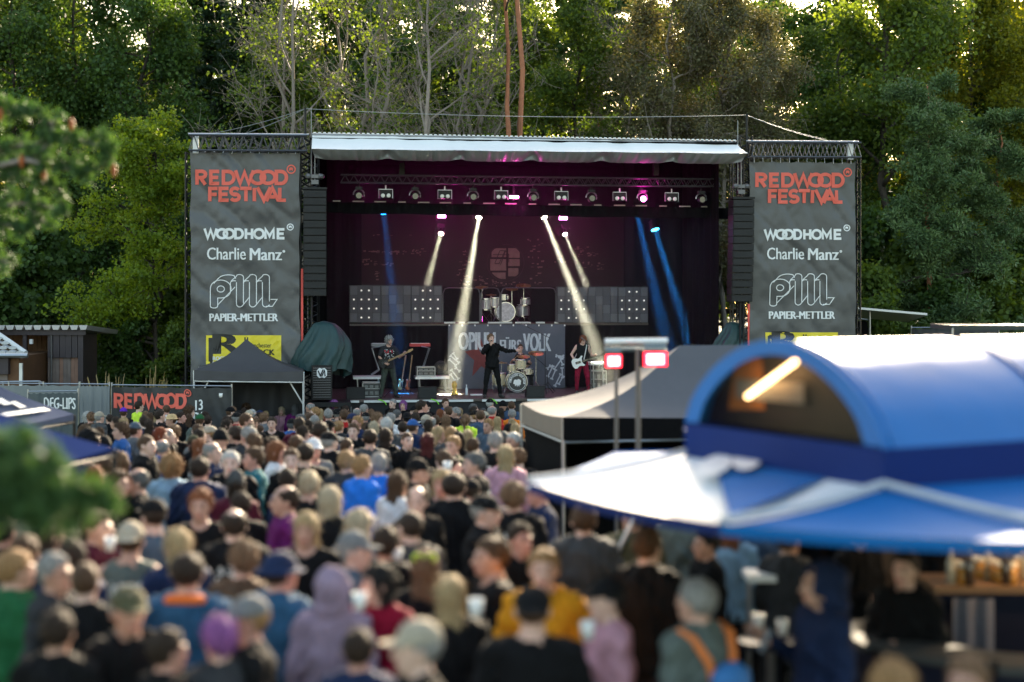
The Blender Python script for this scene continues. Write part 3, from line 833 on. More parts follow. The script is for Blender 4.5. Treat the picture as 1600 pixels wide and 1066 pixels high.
# heavy rounded letters drawn as strokes: unit box, x 0..1, y 0..1
def stroke_word(mb, spec, x0, y0, w_, h_, wd, fn):
    for (ox, ow, strokes) in spec:
        for k, s_ in enumerate(strokes):
            closed = s_[0] == 'c'; pts = s_[1:] if s_[0] in ('c', 'o') else s_
            q = [(x0 + (ox + p[0] * ow) * w_, y0 - p[1] * h_) for p in pts]
            ribbon(mb, q, wd, lambda a, b, o, kk=k: fn(a, b, .022 + .0012 * kk), closed)
O_ = ['c'] + arc(.5, .5, .5, .46, 0, 345, 22)
def LT(ch):
    return {'R': [['o', (0, -.04), (0, .97), (.5, .97)] + arc(.5, .73, .38, .24, 90, -90, 8) + [(0, .49)], ['o', (.35, .49), (.85, -.04)]],
            'E': [['o', (.85, .96), (0, .96), (0, .04), (.85, .04)], ['o', (0, .5), (.75, .5)]],
            'D': [['c', (0, .04), (0, .96), (.35, .96)] + arc(.4, .5, .5, .46, 80, -80, 12) + [(.35, .04)]],
            'W': [['o', (0, 1.04), (.26, .04), (.5, .9), (.74, .04), (1, 1.04)]],
            'O': [O_], 'F': [['o', (.85, .96), (0, .96), (0, -.04)], ['o', (0, .5), (.75, .5)]],
            'S': [['o'] + arc(.45, .72, .40, .25, 25, 268, 12) + arc(.45, .27, .42, .24, 88, -155, 12)],
            'T': [['o', (0, .96), (1, .96)], ['o', (.5, .96), (.5, -.04)]], 'I': [['o', (0, 1.0), (0, -.04)]],
            'V': [['o', (0, 1.04), (.5, .04), (1, 1.04)]], 'A': [['o', (0, -.04), (.5, .96), (1, -.04)], ['o', (.3, .3), (.7, .3)]],
            'L': [['o', (0, 1.0), (0, .04), (.8, .04)]], 'H': [['o', (0, 1.04), (0, -.04)], ['o', (.9, 1.04), (.9, -.04)], ['o', (0, .5), (.9, .5)]],
            'M': [['o', (0, -.04), (0, .96), (.5, .25), (1, .96), (1, -.04)]]}[ch]
REDW = [(0, .11, LT('R')), (.155, .11, LT('E')), (.295, .13, LT('D')), (.43, .20, LT('W')), (.60, .155, LT('O')), (.715, .155, LT('O')), (.885, .125, LT('D'))]
FEST = [(0, .12, LT('F')), (.135, .13, LT('E')), (.27, .13, LT('S')), (.395, .15, LT('T')), (.58, .1, LT('I')), (.62, .17, LT('V')), (.735, .16, LT('A')), (.91, .10, LT('L'))]
WOODH = [(0, .15, LT('W')), (.155, .125, LT('O')), (.24, .125, LT('O')), (.385, .10, LT('D')), (.515, .085, LT('H')), (.62, .115, LT('O')), (.76, .10, LT('M')), (.915, .095, LT('E'))]
def badge(mb, cx, cy, r, fn, wd=.012):
    ribbon(mb, arc(cx, cy, r, r, 0, 345, 23), wd, lambda a, b, o: fn(a, b, .022), True)
    k = r * .34
    for s_ in ((-k, -k, -k, k), (k, -k, k, k), (-k, 0, k, 0), (-k, -k * .9, k, -k * .9)):
        ribbon(mb, [(cx + s_[0], cy + s_[1]), (cx + s_[2], cy + s_[3])], wd * .9, lambda a, b, o: fn(a, b, .023))
def pmlogo(mb, x0, y0, x1, y1, fn, wd):
    """outlined folded-ribbon letters p, m"""
    def q(l): return [(x0 + a * (x1 - x0), y1 - b * (y1 - y0)) for a, b in l]
    f = lambda a, b, o: fn(a, b, .022)
    f2 = lambda a, b, o: fn(a, b, .0235)
    ribbon(mb, q([(.0, .02 + .05), (.0, .58)] + arc(.155, .58, .155, .24, 180, 0, 12) + arc(.155, .52, .15, .22, 0, -80, 8) + [(.11, .30), (.11, .10)] + arc(.055, .07, .055, .06, 0, -180, 6)), wd, f, True)
    ribbon(mb, q(arc(.155, .56, .055, .09, 0, 345, 14)), wd, f, True)
    ribbon(mb, q([(.11, .1), (.37, .62)]), wd, f2); ribbon(mb, q([(.05, .72)] + arc(.27, .78, .17, .19, 150, 60, 8) + [(.38, .86)]), wd, f2)
    for k in range(3):
        o = .30 + k * .195
        top = .80 if k < 2 else .8
        ribbon(mb, q([(o, .45), (o, .72)] + arc(o + .055, .74, .055, .06, 180, 60, 5)), wd, f2)
        ribbon(mb, q([(o + .01, .79), (o + .09, .93)] + arc(o + .135, .90, .06, .08, 130, 0, 6) + ([(o + .195, .14)] if k < 2 else [(o + .195, .2)]) ), wd, f)
        ribbon(mb, q([(o + .09, .76), (o + .09, .16)] + arc(o + .14, .13, .05, .09, 180, 330, 6) + [(o + .29 if k < 2 else o + .2, .34 if k < 2 else .1)]), wd, f)
    ribbon(mb, q([(.83, .06), (.93, .06), (1.0, .26), (.90, .26)]), wd, f2)
def fill_banner(bn, at2, X, Y, sc):
    """X, Y: photo position of the top-left corner of the REDWOOD word on this banner; sc: size factor"""
    g = lambda px, py: (X + (px - 306) * sc, Y + (py - 266) * sc)
    def fn(a, b, o): return at2(a, b, o)
    m = MB(); stroke_word(m, REDW, *g(308, 288), 140 * sc, 20.5 * sc, 5.5 * sc, fn); stroke_word(m, FEST, *g(328, 314), 120 * sc, 20 * sc, 5.5 * sc, fn)
    badge(m, *g(455, 265), 6.2 * sc, fn, 2.1 * sc); m.build('festival_logo', red_paint, bn)
    m = MB(); stroke_word(m, WOODH, *g(320, 373), 125 * sc, 15 * sc, 4.1 * sc, fn); badge(m, *g(453.5, 355), 4.7 * sc, fn, 1.6 * sc); m.build('sponsor_word', white_paint, bn)
    def box(x0_, y0_, x1_, y1_):
        (a0, b0), (a1, b1) = g(x0_, y0_), g(x1_, y1_)
        return lambda u, v: at2(a0 + (a1 - a0) * u, b1 + (b0 - b1) * v, .022)
    m = MB(); text_mb(m, 'Charlie', box(324, 387, 384, 406), .05); text_mb(m, 'Manz', box(391, 388, 440, 407), .06)
    badge(m, *g(443.5, 393), 1.6 * sc, fn, 1.0 * sc)
    for sx in (395, 400, 404.5):        # split strokes of the blackletter capital
        pass
    m.build('sponsor_script', white_paint, bn)
    m = MB(); (a0, b0), (a1, b1) = g(329, 428), g(433, 482); pmlogo(m, a0, b0, a1, b1, fn, 1.35 * sc); m.build('sponsor_monogram', white_paint, bn)
    m = MB(); text_mb(m, 'PAPIER-METTLER', box(328, 490, 434, 502), .10); m.build('sponsor_name', white_paint, bn)
    # yellow radio panel
    ym = mat('yellow_print', (.78, .62, .03), .5, var=.03); km = mat('black_print', (.015, .015, .015), .5)
    def rect(mb, x0_, y0_, x1_, y1_, off):
        (a0, b0), (a1, b1) = g(x0_, y0_), g(x1_, y1_)
        mb.grid(lambda u, v: at2(a0 + (a1 - a0) * u, b1 + (b0 - b1) * v, off), 16, 12)
    m = MB(); rect(m, 322, 524, 439.5, 620, .014); m.build('yellow_panel', ym, bn)
    m = MB(); rect(m, 326, 528, 333, 618, .018); rect(m, 382, 527, 384, 618, .018); rect(m, 386, 527, 388, 618, .018)
    m.build('panel_line', km, bn)
    m = MB(); tb = lambda s_, x0_, y0_, x1_, y1_, bo: text_mb(m, s_, (lambda u, v, q=(g(x0_, y0_), g(x1_, y1_)): at2(q[0][0] + (q[1][0] - q[0][0]) * u, q[1][1] + (q[0][1] - q[1][1]) * v, .019)), bo)
    tb('R', 335, 522, 376, 553, .08); tb('Manchester', 388, 536, 424, 543, .03); tb('ROCK', 393, 546, 429, 555, .07); tb('BAND', 396, 558, 430, 567, .07)
    m.build('panel_letters', km, bn)
    m = MB(); tb('ROCKLAND', 333, 557, 375, 563, .07); tb('RADIO', 333, 565, 372, 574, .09); m.build('panel_words', white_paint, bn)
t, bn, at2 = banner_tower(297, 480, 211, 212, 234, 'black scaffold tower carrying the tall banner above the black gazebo', 'tall dark sponsor banner hanging behind the black gazebo', 1.0, 306, (298, 468))
fill_banner(bn, at2, 306, 266, 1.0)
t, bn, at2 = banner_tower(1168, 1338, 222, 223, 240, 'black scaffold tower carrying the tall banner beside the pine tree', 'tall dark sponsor banner hanging above the blue bar roof', 4.0, 1328, (1171, 1336))
fill_banner(bn, at2, 1180, 270.5, .965)
# red ratchet straps beside the towers
for px, y0, y1 in ((472, 420, 545), (1170, 475, 540)):
    a, b = P(px, y0, -.0), P(px, y1, -.0)
    o = MB().bb((a.x - .03, -.01, b.z), (a.x + .03, .01, a.z)).build('ratchet_strap', mat('red_strap', (.75, .09, .07), .6), st)

# ------------------------------------------------------------------ loudspeaker line arrays
spk = mat('speaker_grille', (.010, .010, .011), .6, bump=.6, bscale=120)
def line_array(px0, px1, y0, y1, label, v=-.35):
    a, b = P(px0, y0, v), P(px1, y1, v); n = 14; cx = (a.x + b.x) / 2; wd = b.x - a.x
    t = thing('line_array', label, 'loudspeaker array', (cx, v + .3, b.z), 0, 'hanging line arrays beside the stage opening')
    hh = (a.z - b.z) / n
    for i in range(n):
        z = a.z - (i + .5) * hh; tilt = .02 * i; bx = MB()
        bx.box((cx, v + .3 + .004 * i * i * .3, z), (wd, .55, hh * .93)); o = bx.build('speaker_box', black_metal, t)
        MB().box((cx, v + .012 + .004 * i * i * .3, z), (wd * .93, .02, hh * .80)).build('grille', spk, o)
    MB().box((cx, v + .3, a.z + .05), (wd * 1.05, .6, .06)).build('flying_frame', black_metal, t)
    m = MB(); m.tube((cx, v + .3, a.z + .2), (cx, v + .3, a.z + 1.4), .012); m.tube((cx - .1, v + .3, a.z + .28), (cx - .1, v + .3, a.z + 2.3), .01); m.build('chain', cm, t)
    m = MB(); m.lathe((cx - .17, v + .3, a.z + .40), [(.04, -.08), (.09, -.05), (.1, 0), (.09, .05), (.04, .08)], 12); m.lathe((cx + .17, v + .3, a.z + .40), [(.04, -.08), (.09, -.05), (.1, 0), (.09, .05), (.04, .08)], 12)
    m.box((cx, v + .3, a.z + .40), (.34, .12, .1)); m.box((cx, v + .3, a.z + .24), (.2, .12, .12)); m.build('chain_hoist', dark_alu, t)
line_array(474, 510, 297, 463, 'black hanging line array of speaker boxes between banner and guitarist side')
line_array(1146, 1179, 312, 472, 'black hanging line array of speaker boxes beside the far banner')

# ------------------------------------------------------------------ front lighting truss and its lamps
VT = 1.5
a, b = P(532, 286, VT), P(1122, 292.5, VT)
lt = thing('lighting_truss', 'long grey lighting truss hanging across the stage opening', 'truss', (a.x, VT, a.z))
m = MB(); truss(m, a, b, P(532, 274, VT).z - a.z, .022, 44, depth=.3); m.build('truss_frame', dark_alu, lt)
for px in (628, 1026):
    p = P(px, 274, VT); o = MB(); o.box((p.x, VT + .1, p.z + .18), (.16, .16, .36)); o.tube((p.x + .05, VT + .1, p.z + .3), (p.x + .05, VT + .1, p.z + .9), .01); o.box((p.x, VT + .1, p.z + .55), (.32, .14, .1)); o.build('chain_hoist', black_metal, lt)
def moving_head(px, py, label, glow=None):
    p = P(px, py, VT); t = thing('moving_head_lamp', label, 'stage light', (p.x, VT, p.z), 0, 'moving head lamps under the truss')
    m = MB(); m.box((p.x, VT, p.z + .20), (.20, .2, .08)); m.tube((p.x, VT, p.z + .22), (p.x, VT, p.z + .34), .03); m.build('base', black_metal, t)
    ar = MB(); ar.path([(p.x + .155 * math.cos(R(q)), VT, p.z + .02 + .15 * math.sin(R(q))) for q in range(-25, 206, 21)], .024, 6); ar.build('yoke', alu, t)
    h = MB(); h.lathe((p.x, VT - .02, p.z - .02), [(.08, .16), (.11, .08), (.115, -.06), (.095, -.13)], 14, 'Y'); ho = h.build('head', black_metal, t, smooth=False)
    g = MB(); g.lathe((p.x, VT - .155, p.z - .02), [(.085, .004), (.085, -.004)], 14, 'Y')
    g.build('lens', mat('lamp_glass', (.03, .03, .035), .15, spec=.8) if not glow else glow, ho)
def blinder(px, py, label):
    p = P(px, py, VT); t = thing('blinder_lamp', label, 'stage light', (p.x, VT, p.z), 0, 'twin blinder lamps under the truss')
    w2 = .20
    m = MB(); m.path([(p.x - w2, VT, p.z - .12), (p.x - w2, VT, p.z + .14), (p.x + w2, VT, p.z + .14), (p.x + w2, VT, p.z - .12)], .016, 5); m.tube((p.x, VT, p.z + .14), (p.x, VT, p.z + .26), .025); m.build('bracket', alu, t)
    bd = MB().box((p.x, VT + .02, p.z), (.34, .16, .22)).build('housing', black_metal, t)
    for s_ in (-1, 1):
        MB().lathe((p.x + s_ * .083, VT - .07, p.z - .045), [(.06, .02), (.062, 0), (.045, -.012), (.0, -.016)], 14, 'Y').build('reflector', mat('lamp_reflector', (.75, .75, .72), .35, .2), bd)
PINK = mat('pink_lamp', (.9, .1, .6), .4, emit=(1, .12, .65), estr=9)
lms = [(560.6, 'm'), (602.6, 't'), (648.5, 'm'), (695, 't'), (739, 'm'), (783, 't'), (833, 'm'), (877, 't'), (924, 'm'), (968, 't'), (1003.6, 'm'), (1049.5, 't'), (1095.7, 'm')]
ordn = ['first', 'second', 'third', 'fourth', 'fifth', 'sixth', 'seventh']
ci = {'m': 0, 't': 0}
for px, k in lms:
    py = 305 + (px - 560) * .012
    if k == 'm':
        moving_head(px, py, 'lamp glowing pink under the truss, grey yoke around it' if abs(px - 1003) < 2 else 'unlit black moving head, %s along the truss from the guitarist end' % ordn[ci['m']], PINK if abs(px - 1003) < 2 else None)
    else:
        blinder(px, py - 2, 'twin blinder with two pale lamps, %s along the truss from the guitarist end' % ordn[ci['t']])
    ci[k] += 1
# border drape below the lamps, with short light battens on its upper edge
VB = 2.1
za, zb = P(800, 318, VB).z, P(800, 334, VB).z
def border(u, v):
    x = P(512, 320, VB).x * (1 - u) + P(1140, 320, VB).x * u
    return (x, VB + .05 * math.sin(u * 190) * v, zb + (za - zb) * v - .03 * abs(math.sin(u * 17)) * (1 - v) - .1 * u)
o = MB().grid(border, 220, 3).build('border_curtain', black_cloth, st, smooth=True)
btm = mat('batten_tape', (.38, .34, .28), .6)
for i in range(18):
    x = P(526 + i * 34, 316, VB - .1).x
    MB().box((x, VB - .1, za + .03 - .1 * i / 18), (.34 if i % 3 else .22, .03, .035)).build('batten', btm, st)

def led_panel(px, py, v, wpx, hpx, label, col, stg, name='led_lamp'):
    p = P(px, py, v); k = (F / (45 + v)); w2, h2 = wpx / k, hpx / k
    t = thing(name, label, 'stage light', (p.x, v, p.z - h2 / 2))
    MB().box((p.x, v + .08, p.z), (w2 * 1.25, .14, h2 * 1.4)).build('housing', black_metal, t)
    MB().box((p.x, v - .003, p.z), (w2, .02, h2)).build('light_face', mat('emit_' + label[:12], col, .4, emit=col, estr=stg), t)
    MB().tube((p.x, v + .1, p.z + h2 * .5), (p.x, v + .1, p.z + h2 * .5 + .35), .02).build('hanger', black_metal, t)
    return p
p0 = led_panel(803.5, 308, VT + .15, 13, 4, 'small lamp glowing bright pink in the middle of the lighting truss', (1, .25, .7), 22)
p1 = led_panel(690, 338, 5.0, 12, 4.5, 'pink lamp glowing just under the black border curtain', (1, .2, .6), 22)
p2 = led_panel(880, 341, 5.0, 12, 4.5, 'pink lamp half hidden by the border curtain, nearer the bass player', (1, .2, .7), 22)
MAG = (1, .015, .50)
def point(name, p, col, en, r=.1):
    l = bpy.data.lights.new(name, 'POINT'); l.energy = en; l.color = col; l.shadow_soft_size = r
    o = bpy.data.objects.new(name, l); COL.objects.link(o); o.location = STAGE @ Vector(p); return o
point('pink_light', (p1.x, 4.8, p1.z - .1), MAG, 17); point('pink_light', (p2.x, 4.8, p2.z - .1), MAG, 20)
point('pink_light', (p0.x, VT + .0, p0.z - .05), MAG, 10)
p3 = P(1003, 303, VT); point('pink_light', (p3.x + .05, VT - .25, p3.z + .02), MAG, 5)
p4 = P(602, 303, VT); point('pink_light', (p4.x - .5, 3.2, p4.z - .05), MAG, 4); point('pink_light', (p4.x + 2.2, 3.2, p4.z - .05), MAG, 3.5)

# beam lamps: real spot lamps aimed through stage smoke
def beam(src, dst, v0, v1, col, en, label, deg=4.6, dpx=9, lens=True, lenscol=None):
    a, b = P(src[0], src[1], v0), P(dst[0], dst[1], v1); d = (b - a).normalized()
    t = thing('beam_lamp', label, 'stage light', a, 0)
    q = d.to_track_quat('Z', 'Y').to_matrix()
    m = MB()
    k = F / (45 + v0); r0 = dpx / k / 2
    def cyl(mb, z0, z1, ra, rb, n=16):
        vs = []
        for z, r_ in ((z0, ra), (z1, rb)):
            for i in range(n): vs.append(a + q @ Vector((r_ * math.cos(2 * math.pi * i / n), r_ * math.sin(2 * math.pi * i / n), z)))
        return mb.add(vs, [(i, (i + 1) % n, n + (i + 1) % n, n + i) for i in range(n)] + [tuple(range(n - 1, -1, -1)), tuple(range(n, 2 * n))])
    cyl(m, -.32, -.03, r0 * 1.0, r0 * 1.25); m.build('head', black_metal, t)
    cyl(MB(), -.028, -.012, r0, r0).build('lens', mat('lens_' + str(lenscol or col), col, .3, emit=lenscol or col, estr=14 if lenscol is None else 5), t)
    m = MB(); m.path([a + Vector((-.17, .1, -.02)), a + Vector((-.17, .12, .2)), a + Vector((.17, .12, .2)), a + Vector((.17, .1, -.02))], .02, 5); m.box(a + Vector((0, .12, .27)), (.22, .16, .12)); m.build('yoke', black_metal, t)
    l = bpy.data.lights.new('beam', 'AREA'); l.energy = en * .0009; l.color = col; l.shape = 'DISK'; l.size = r0 * 1.35; l.spread = R(deg * 1.6)
    o = bpy.data.objects.new('beam', l); COL.objects.link(o); M = (STAGE @ Matrix.Translation(a)).to_3x3()
    dw = STAGE.to_3x3() @ d; o.location = STAGE @ (a + d * .004); o.rotation_euler = dw.to_track_quat('-Z', 'Y').to_euler()
WARM = (1, .95, .68)
beam((748, 341), (705, 600), 4.6, 2.2, WARM, 60000, 'beam lamp throwing a bright white shaft towards the singer', 4.6)
beam((851, 341), (938, 560), 4.6, 2.6, WARM, 60000, 'beam lamp throwing a bright white shaft towards the bass player', 4.4)
beam((689, 366), (622, 610), 6.4, 2.8, WARM, 20000, 'beam lamp with a faint white shaft falling towards the guitarist', 4.6, 8)
beam((883, 367), (965, 560), 6.4, 3.4, WARM, 20000, 'beam lamp with a faint white shaft in front of the grey panels', 4.2, 7)
beam((600, 334), (628, 600), 4.6, 2.8, (.02, .30, 1), 6000, 'lamp with a faint blue shaft above the guitarist', 5.5, 11, lenscol=(.01, .3, 1))
beam((996, 338), (1048, 560), 3.2, 2.0, (.02, .30, 1), 13000, 'beam lamp hidden by the border curtain throwing a deep blue shaft', 5.5, 12)
beam((1024, 360), (1085, 560), 4.4, 3.0, (.02, .32, 1), 13000, 'beam lamp with a round bright blue lens over the dark wing', 4.6, 12.5, lenscol=(.03, .45, 1))
sm = bpy.data.materials.new('stage_smoke'); sm.use_nodes = True; n = sm.node_tree; n.nodes.clear()
pv = n.nodes.new('ShaderNodeVolumePrincipled'); pv.inputs['Density'].default_value = .009; pv.inputs['Color'].default_value = (.8, .8, .8, 1); pv.inputs['Anisotropy'].default_value = .2
oo = n.nodes.new('ShaderNodeOutputMaterial'); n.links.new(pv.outputs[0], oo.inputs['Volume'])
MB().bb((xl + .5, .7, DK + .01), (xr - .6, WB - .15, ztop - .3)).build('smoke', sm, kind='stuff')
# ================================================================== on stage: backdrop, risers, gear and the band
VBK = 8.2
bd_m = mat('backdrop_print', (.014, .011, .011), .9, var=.5, scale=.8, bump=.4, bscale=3)
q0, q1 = P(552, 448, VBK), P(1015, 335, VBK)
def bfn(u, v):
    x = q0.x + (q1.x - q0.x) * u; return (x, VBK + .03 * mnoise.noise(Vector((x * 2, v * 3, 2))), q0.z + (q1.z - q0.z) * v)
bdp = MB().grid(bfn, 60, 10).build('backdrop', bd_m, None, smooth=True, label='dark painted backdrop with a round window emblem hanging behind the drum riser', cat='backdrop')
pale = mat('backdrop_stone', (.17, .14, .11), .85, var=.45, scale=5); dim = mat('backdrop_grime', (.16, .12, .10), .9, var=.6, scale=4)
def bx(px, py, o=.05): p = P(px, py, VBK - o); return (p.x, p.y, p.z)
m = MB()
# arched window with bars: stone-coloured cells between dark bars
cells = [(768, 388, 791, 402), (766, 405, 791, 423), (794, 388, 812, 403), (794, 405, 812, 416), (769, 426, 790, 436), (794, 419, 810, 432)]
for (a, b_, c, d) in cells:
    pts = []
    for i in range(24):
        t_ = i / 24 * 4; s_ = int(t_); f_ = t_ - s_
        px, py = [(a + (c - a) * f_, b_), (c, b_ + (d - b_) * f_), (c - (c - a) * f_, d), (a, d - (d - b_) * f_)][s_]
        r_ = math.hypot(px - 790, (py - 410)); k = min(1, 27 / max(r_, 1)); pts.append((790 + (px - 790) * k, 410 + (py - 410) * k))
    n0 = len(m.v); m.add([bx(*p_) for p_ in pts], [tuple(range(24))])
m.build('window_print', pale, bdp)
m = MB(); fw = lambda a, b_, o: bx(a, b_, .07 + o)
ribbon(m, arc(790, 411, 29, 29, -100, 235, 26), 1.6, fw)
ribbon(m, [(773, 412), (781, 392), (789, 392), (780, 412), (773, 412)], 1.1, fw); ribbon(m, [(782, 414), (790, 392), (795, 398), (795, 410)], 1.1, lambda a, b_, o: bx(a, b_, .075))
ribbon(m, [(770, 398), (795, 398)], .9, lambda a, b_, o: bx(a, b_, .08))
m.build('emblem_print', mat('backdrop_ink', (.03, .022, .022), .9), bdp)
m = MB(); rr = random.Random(3)
for (a, b_, c, d, n) in ((560, 366, 655, 368, 5), (566, 391, 640, 396, 26), (562, 404, 615, 414, 22), (640, 388, 662, 398, 14), (712, 386, 732, 446, 24), (822, 372, 846, 446, 30), (716, 430, 760, 446, 16), (895, 385, 930, 400, 22), (905, 408, 940, 420, 12), (865, 398, 885, 410, 8), (584, 424, 590, 440, 6), (765, 437, 815, 447, 18)):
    for i in range(n):
        x, y = rr.uniform(a, c), rr.uniform(b_, d); w_, h_ = rr.uniform(1, 6), rr.uniform(.6, 2.6); k = .05 + .002 * rr.random() + i * .0004
        m.add([bx(x, y, k), bx(x + w_, y + rr.uniform(-.5, .5), k), bx(x + w_ * .9, y + h_, k), bx(x + .2, y + h_, k)], [(0, 1, 2, 3)])
m.build('street_print', dim, bdp)
# ----- grey panel blocks with round lamps
RV = 4.6                                          # front plane of the riser
dz0 = P(700, 503.7, RV).z
pm1, pm2 = mat('panel_grey', (.062, .062, .070), .6, var=.1), mat('panel_light_grey', (.10, .10, .11), .6, var=.1)
bulb = mat('panel_bulb', (.9, .87, .8), .4, emit=(1, .9, .75), estr=.12)
def dotted_panel(px0, px1, py0, py1, dots, label):
    a, b_ = P(px0, py1, RV), P(px1, py0, RV); t = thing('lamp_panel', label, 'panel', (a.x, RV, a.z), 0, 'square panel blocks on the riser')
    nx, ny = (4, 4); sx, sz = (b_.x - a.x) / nx, (b_.z - a.z) / ny
    fr = MB(); fr.bb((a.x - .02, RV + .05, a.z - .02), (b_.x + .02, RV + .2, b_.z + .02)); fr.build('panel_back', mat('panel_frame', (.035, .035, .04), .5), t)
    for i in range(nx):
        for k in range(ny):
            odd = (i in (0, 3)) and (k in (0, 3)) if dots else (i + k) % 3 == 0
            MB().bb((a.x + i * sx + .006, RV - (.012 if odd else 0), a.z + k * sz + .006), (a.x + (i + 1) * sx - .006, RV + .05, a.z + (k + 1) * sz - .006)).build('tile', pm2 if odd else pm1, t)
            if dots and not odd:
                MB().lathe((a.x + (i + .5) * sx, RV - .004, a.z + (k + .5) * sz), [(.030, .0), (.024, -.014), (.0, -.020)], 8, 'Y').build('bulb', bulb, t)
dotted_panel(547, 594, 447, 503.5, True, 'square grey panel with pale bulbs, outermost on the guitarist side')
dotted_panel(596, 642, 447, 503.5, False, 'plain grey panel between two panels with pale bulbs, guitarist side')
dotted_panel(643, 690, 447.3, 503.5, True, 'square grey panel with pale bulbs beside the covered drum riser')
dotted_panel(871, 918, 449, 503.8, True, 'square grey panel with pale bulbs next to the upper drum kit')
dotted_panel(919, 965, 449, 503.8, False, 'plain grey panel behind the bass player, crossed by a light shaft')
dotted_panel(966, 1012, 449.3, 504, True, 'square grey panel with pale bulbs nearest the red floodlights')
# riser under the upper kit: black fronts with rounded openings
a, b_ = P(547, 606, RV + .15), P(1013, 504, RV + .15)
rs = thing('drum_riser', 'long black raised platform across the rear of the stage', 'riser', ((a.x + b_.x) / 2, RV, DK))
MB().bb((a.x, RV + .15, b_.z - .08), (b_.x, RV + 2.4, b_.z - .02)).build('platform', deckm, rs)
MB().grid(lambda u, v: (a.x + (b_.x - a.x) * u, RV + .14 + .04 * math.sin(u * 120), DK + .02 + (b_.z - .1 - DK) * v), 200, 3).build('riser_cloth', black_cloth, rs, smooth=True)
edge = mat('riser_edge', (.5, .5, .5), .4, .4)
for (x0_, x1_) in ((694, 711), (717, 726), (731, 748), (762, 800), (805, 829), (837, 851), (866, 872)):
    p, q = P(x0_, 505.5, RV + .1), P(x1_, 503, RV + .1); MB().bb((p.x, RV + .05, p.z), (q.x, RV + .13, q.z)).build('edge_strip', edge, rs)
def arch_frame(px0, px1, py0, py1, label):
    a, b_ = P(px0, py1, RV + .1), P(px1, py0, RV + .1)
    t = thing('arch_frame', label, 'frame', (a.x, RV, a.z), 0, 'framed black panels on the riser')
    c = .18; pts = [(a.x, a.z), (a.x, b_.z - c), (a.x + c * .35, b_.z - .03), (a.x + c, b_.z), (b_.x - c, b_.z), (b_.x - c * .35, b_.z - .03), (b_.x, b_.z - c), (b_.x, a.z)]
    m = MB(); m.path([(x, RV + .1, z) for x, z in pts], .022, 6); m.build('tube_frame', dark_alu, t)
    MB().bb((a.x + .03, RV + .12, a.z), (b_.x - .03, RV + .14, b_.z - .03)).build('black_panel', black_cloth, t) if px1 < 760 else None
arch_frame(692, 750, 450, 503, 'round-cornered black frame beside the white bulb panel on the riser')
arch_frame(752, 781, 450, 503, 'narrow round-cornered frame behind the upper drum kit')
arch_frame(783, 869, 450, 503, 'wide round-cornered frame behind the upper drum kit')
p, q = P(832, 503, RV), P(869, 452, RV); MB().bb((p.x, RV + .3, p.z), (q.x, RV + .34, q.z)).build('black_screen', black_cloth, rs)

# ----- drum kits
chrome = mat('chrome', (.7, .7, .72), .2, 1.0, var=.05); brass = mat('cymbal_brass', (.55, .40, .16), .3, .9)
def drum(mb, c, r, h, tilt=0., n=20):
    return mb
def shell(parent, name, c, r, h, shellm, headm, ax='Z', tilt=0.):
    """one drum: shell, head, hoops and lugs"""
    m = MB(); m.lathe(c, [(r, -h / 2), (r, h / 2)], 20, ax); o = m.build(name, shellm, parent)
    m = MB()
    s_ = -1 if ax == 'Y' else 1
    for k in (-1, 1): m.lathe(c, [(r * 1.0, k * h / 2 - .018), (r * 1.06, k * h / 2 - .018), (r * 1.06, k * h / 2 + .018), (r * .97, k * h / 2 + .018)], 20, ax)
    for i in range(8):
        a_ = i * math.pi / 4; d = (math.cos(a_) * r * 1.05, math.sin(a_) * r * 1.05)
        p = (c[0] + d[0], c[1] + d[1], c[2]) if ax == 'Z' else (c[0] + d[0], c[1], c[2] + d[1])
        dd = (0, 0, h * .4) if ax == 'Z' else (0, h * .4, 0); m.tube([p[j] - dd[j] for j in range(3)], [p[j] + dd[j] for j in range(3)], .010, n=5)
    m.build('hoop', chrome, o)
    MB().lathe(c, [(r * .97, s_ * (h / 2 + .020)), (r * .97, s_ * (h / 2 + .026))], 20, ax).build('drum_skin', headm, o)
    return o
def stand(mb, base, top, r=.011, leg=.26):
    mb.tube(base + Vector((0, 0, .14)), top, r, n=6)
    for k in range(3):
        a_ = k * 2.09 + .5; mb.tube(base + Vector((0, 0, .30)), base + Vector((leg * math.cos(a_), leg * math.sin(a_), .01)), r * .8, n=5)
def cymbal(mb, c, r, tilt):
    q = Matrix.Rotation(tilt, 3, 'X'); vs = []
    prof = [(0.001, .03), (.03, .028), (.045, .012), (r * .6, .006), (r, -.006)]
    for rr_, h in prof:
        for i in range(18): vs.append(Vector(c) + q @ Vector((rr_ * math.cos(i * .349), rr_ * math.sin(i * .349), h)))
    return mb.add(vs, [(j * 18 + i, j * 18 + (i + 1) % 18, (j + 1) * 18 + (i + 1) % 18, (j + 1) * 18 + i) for j in range(4) for i in range(18)])
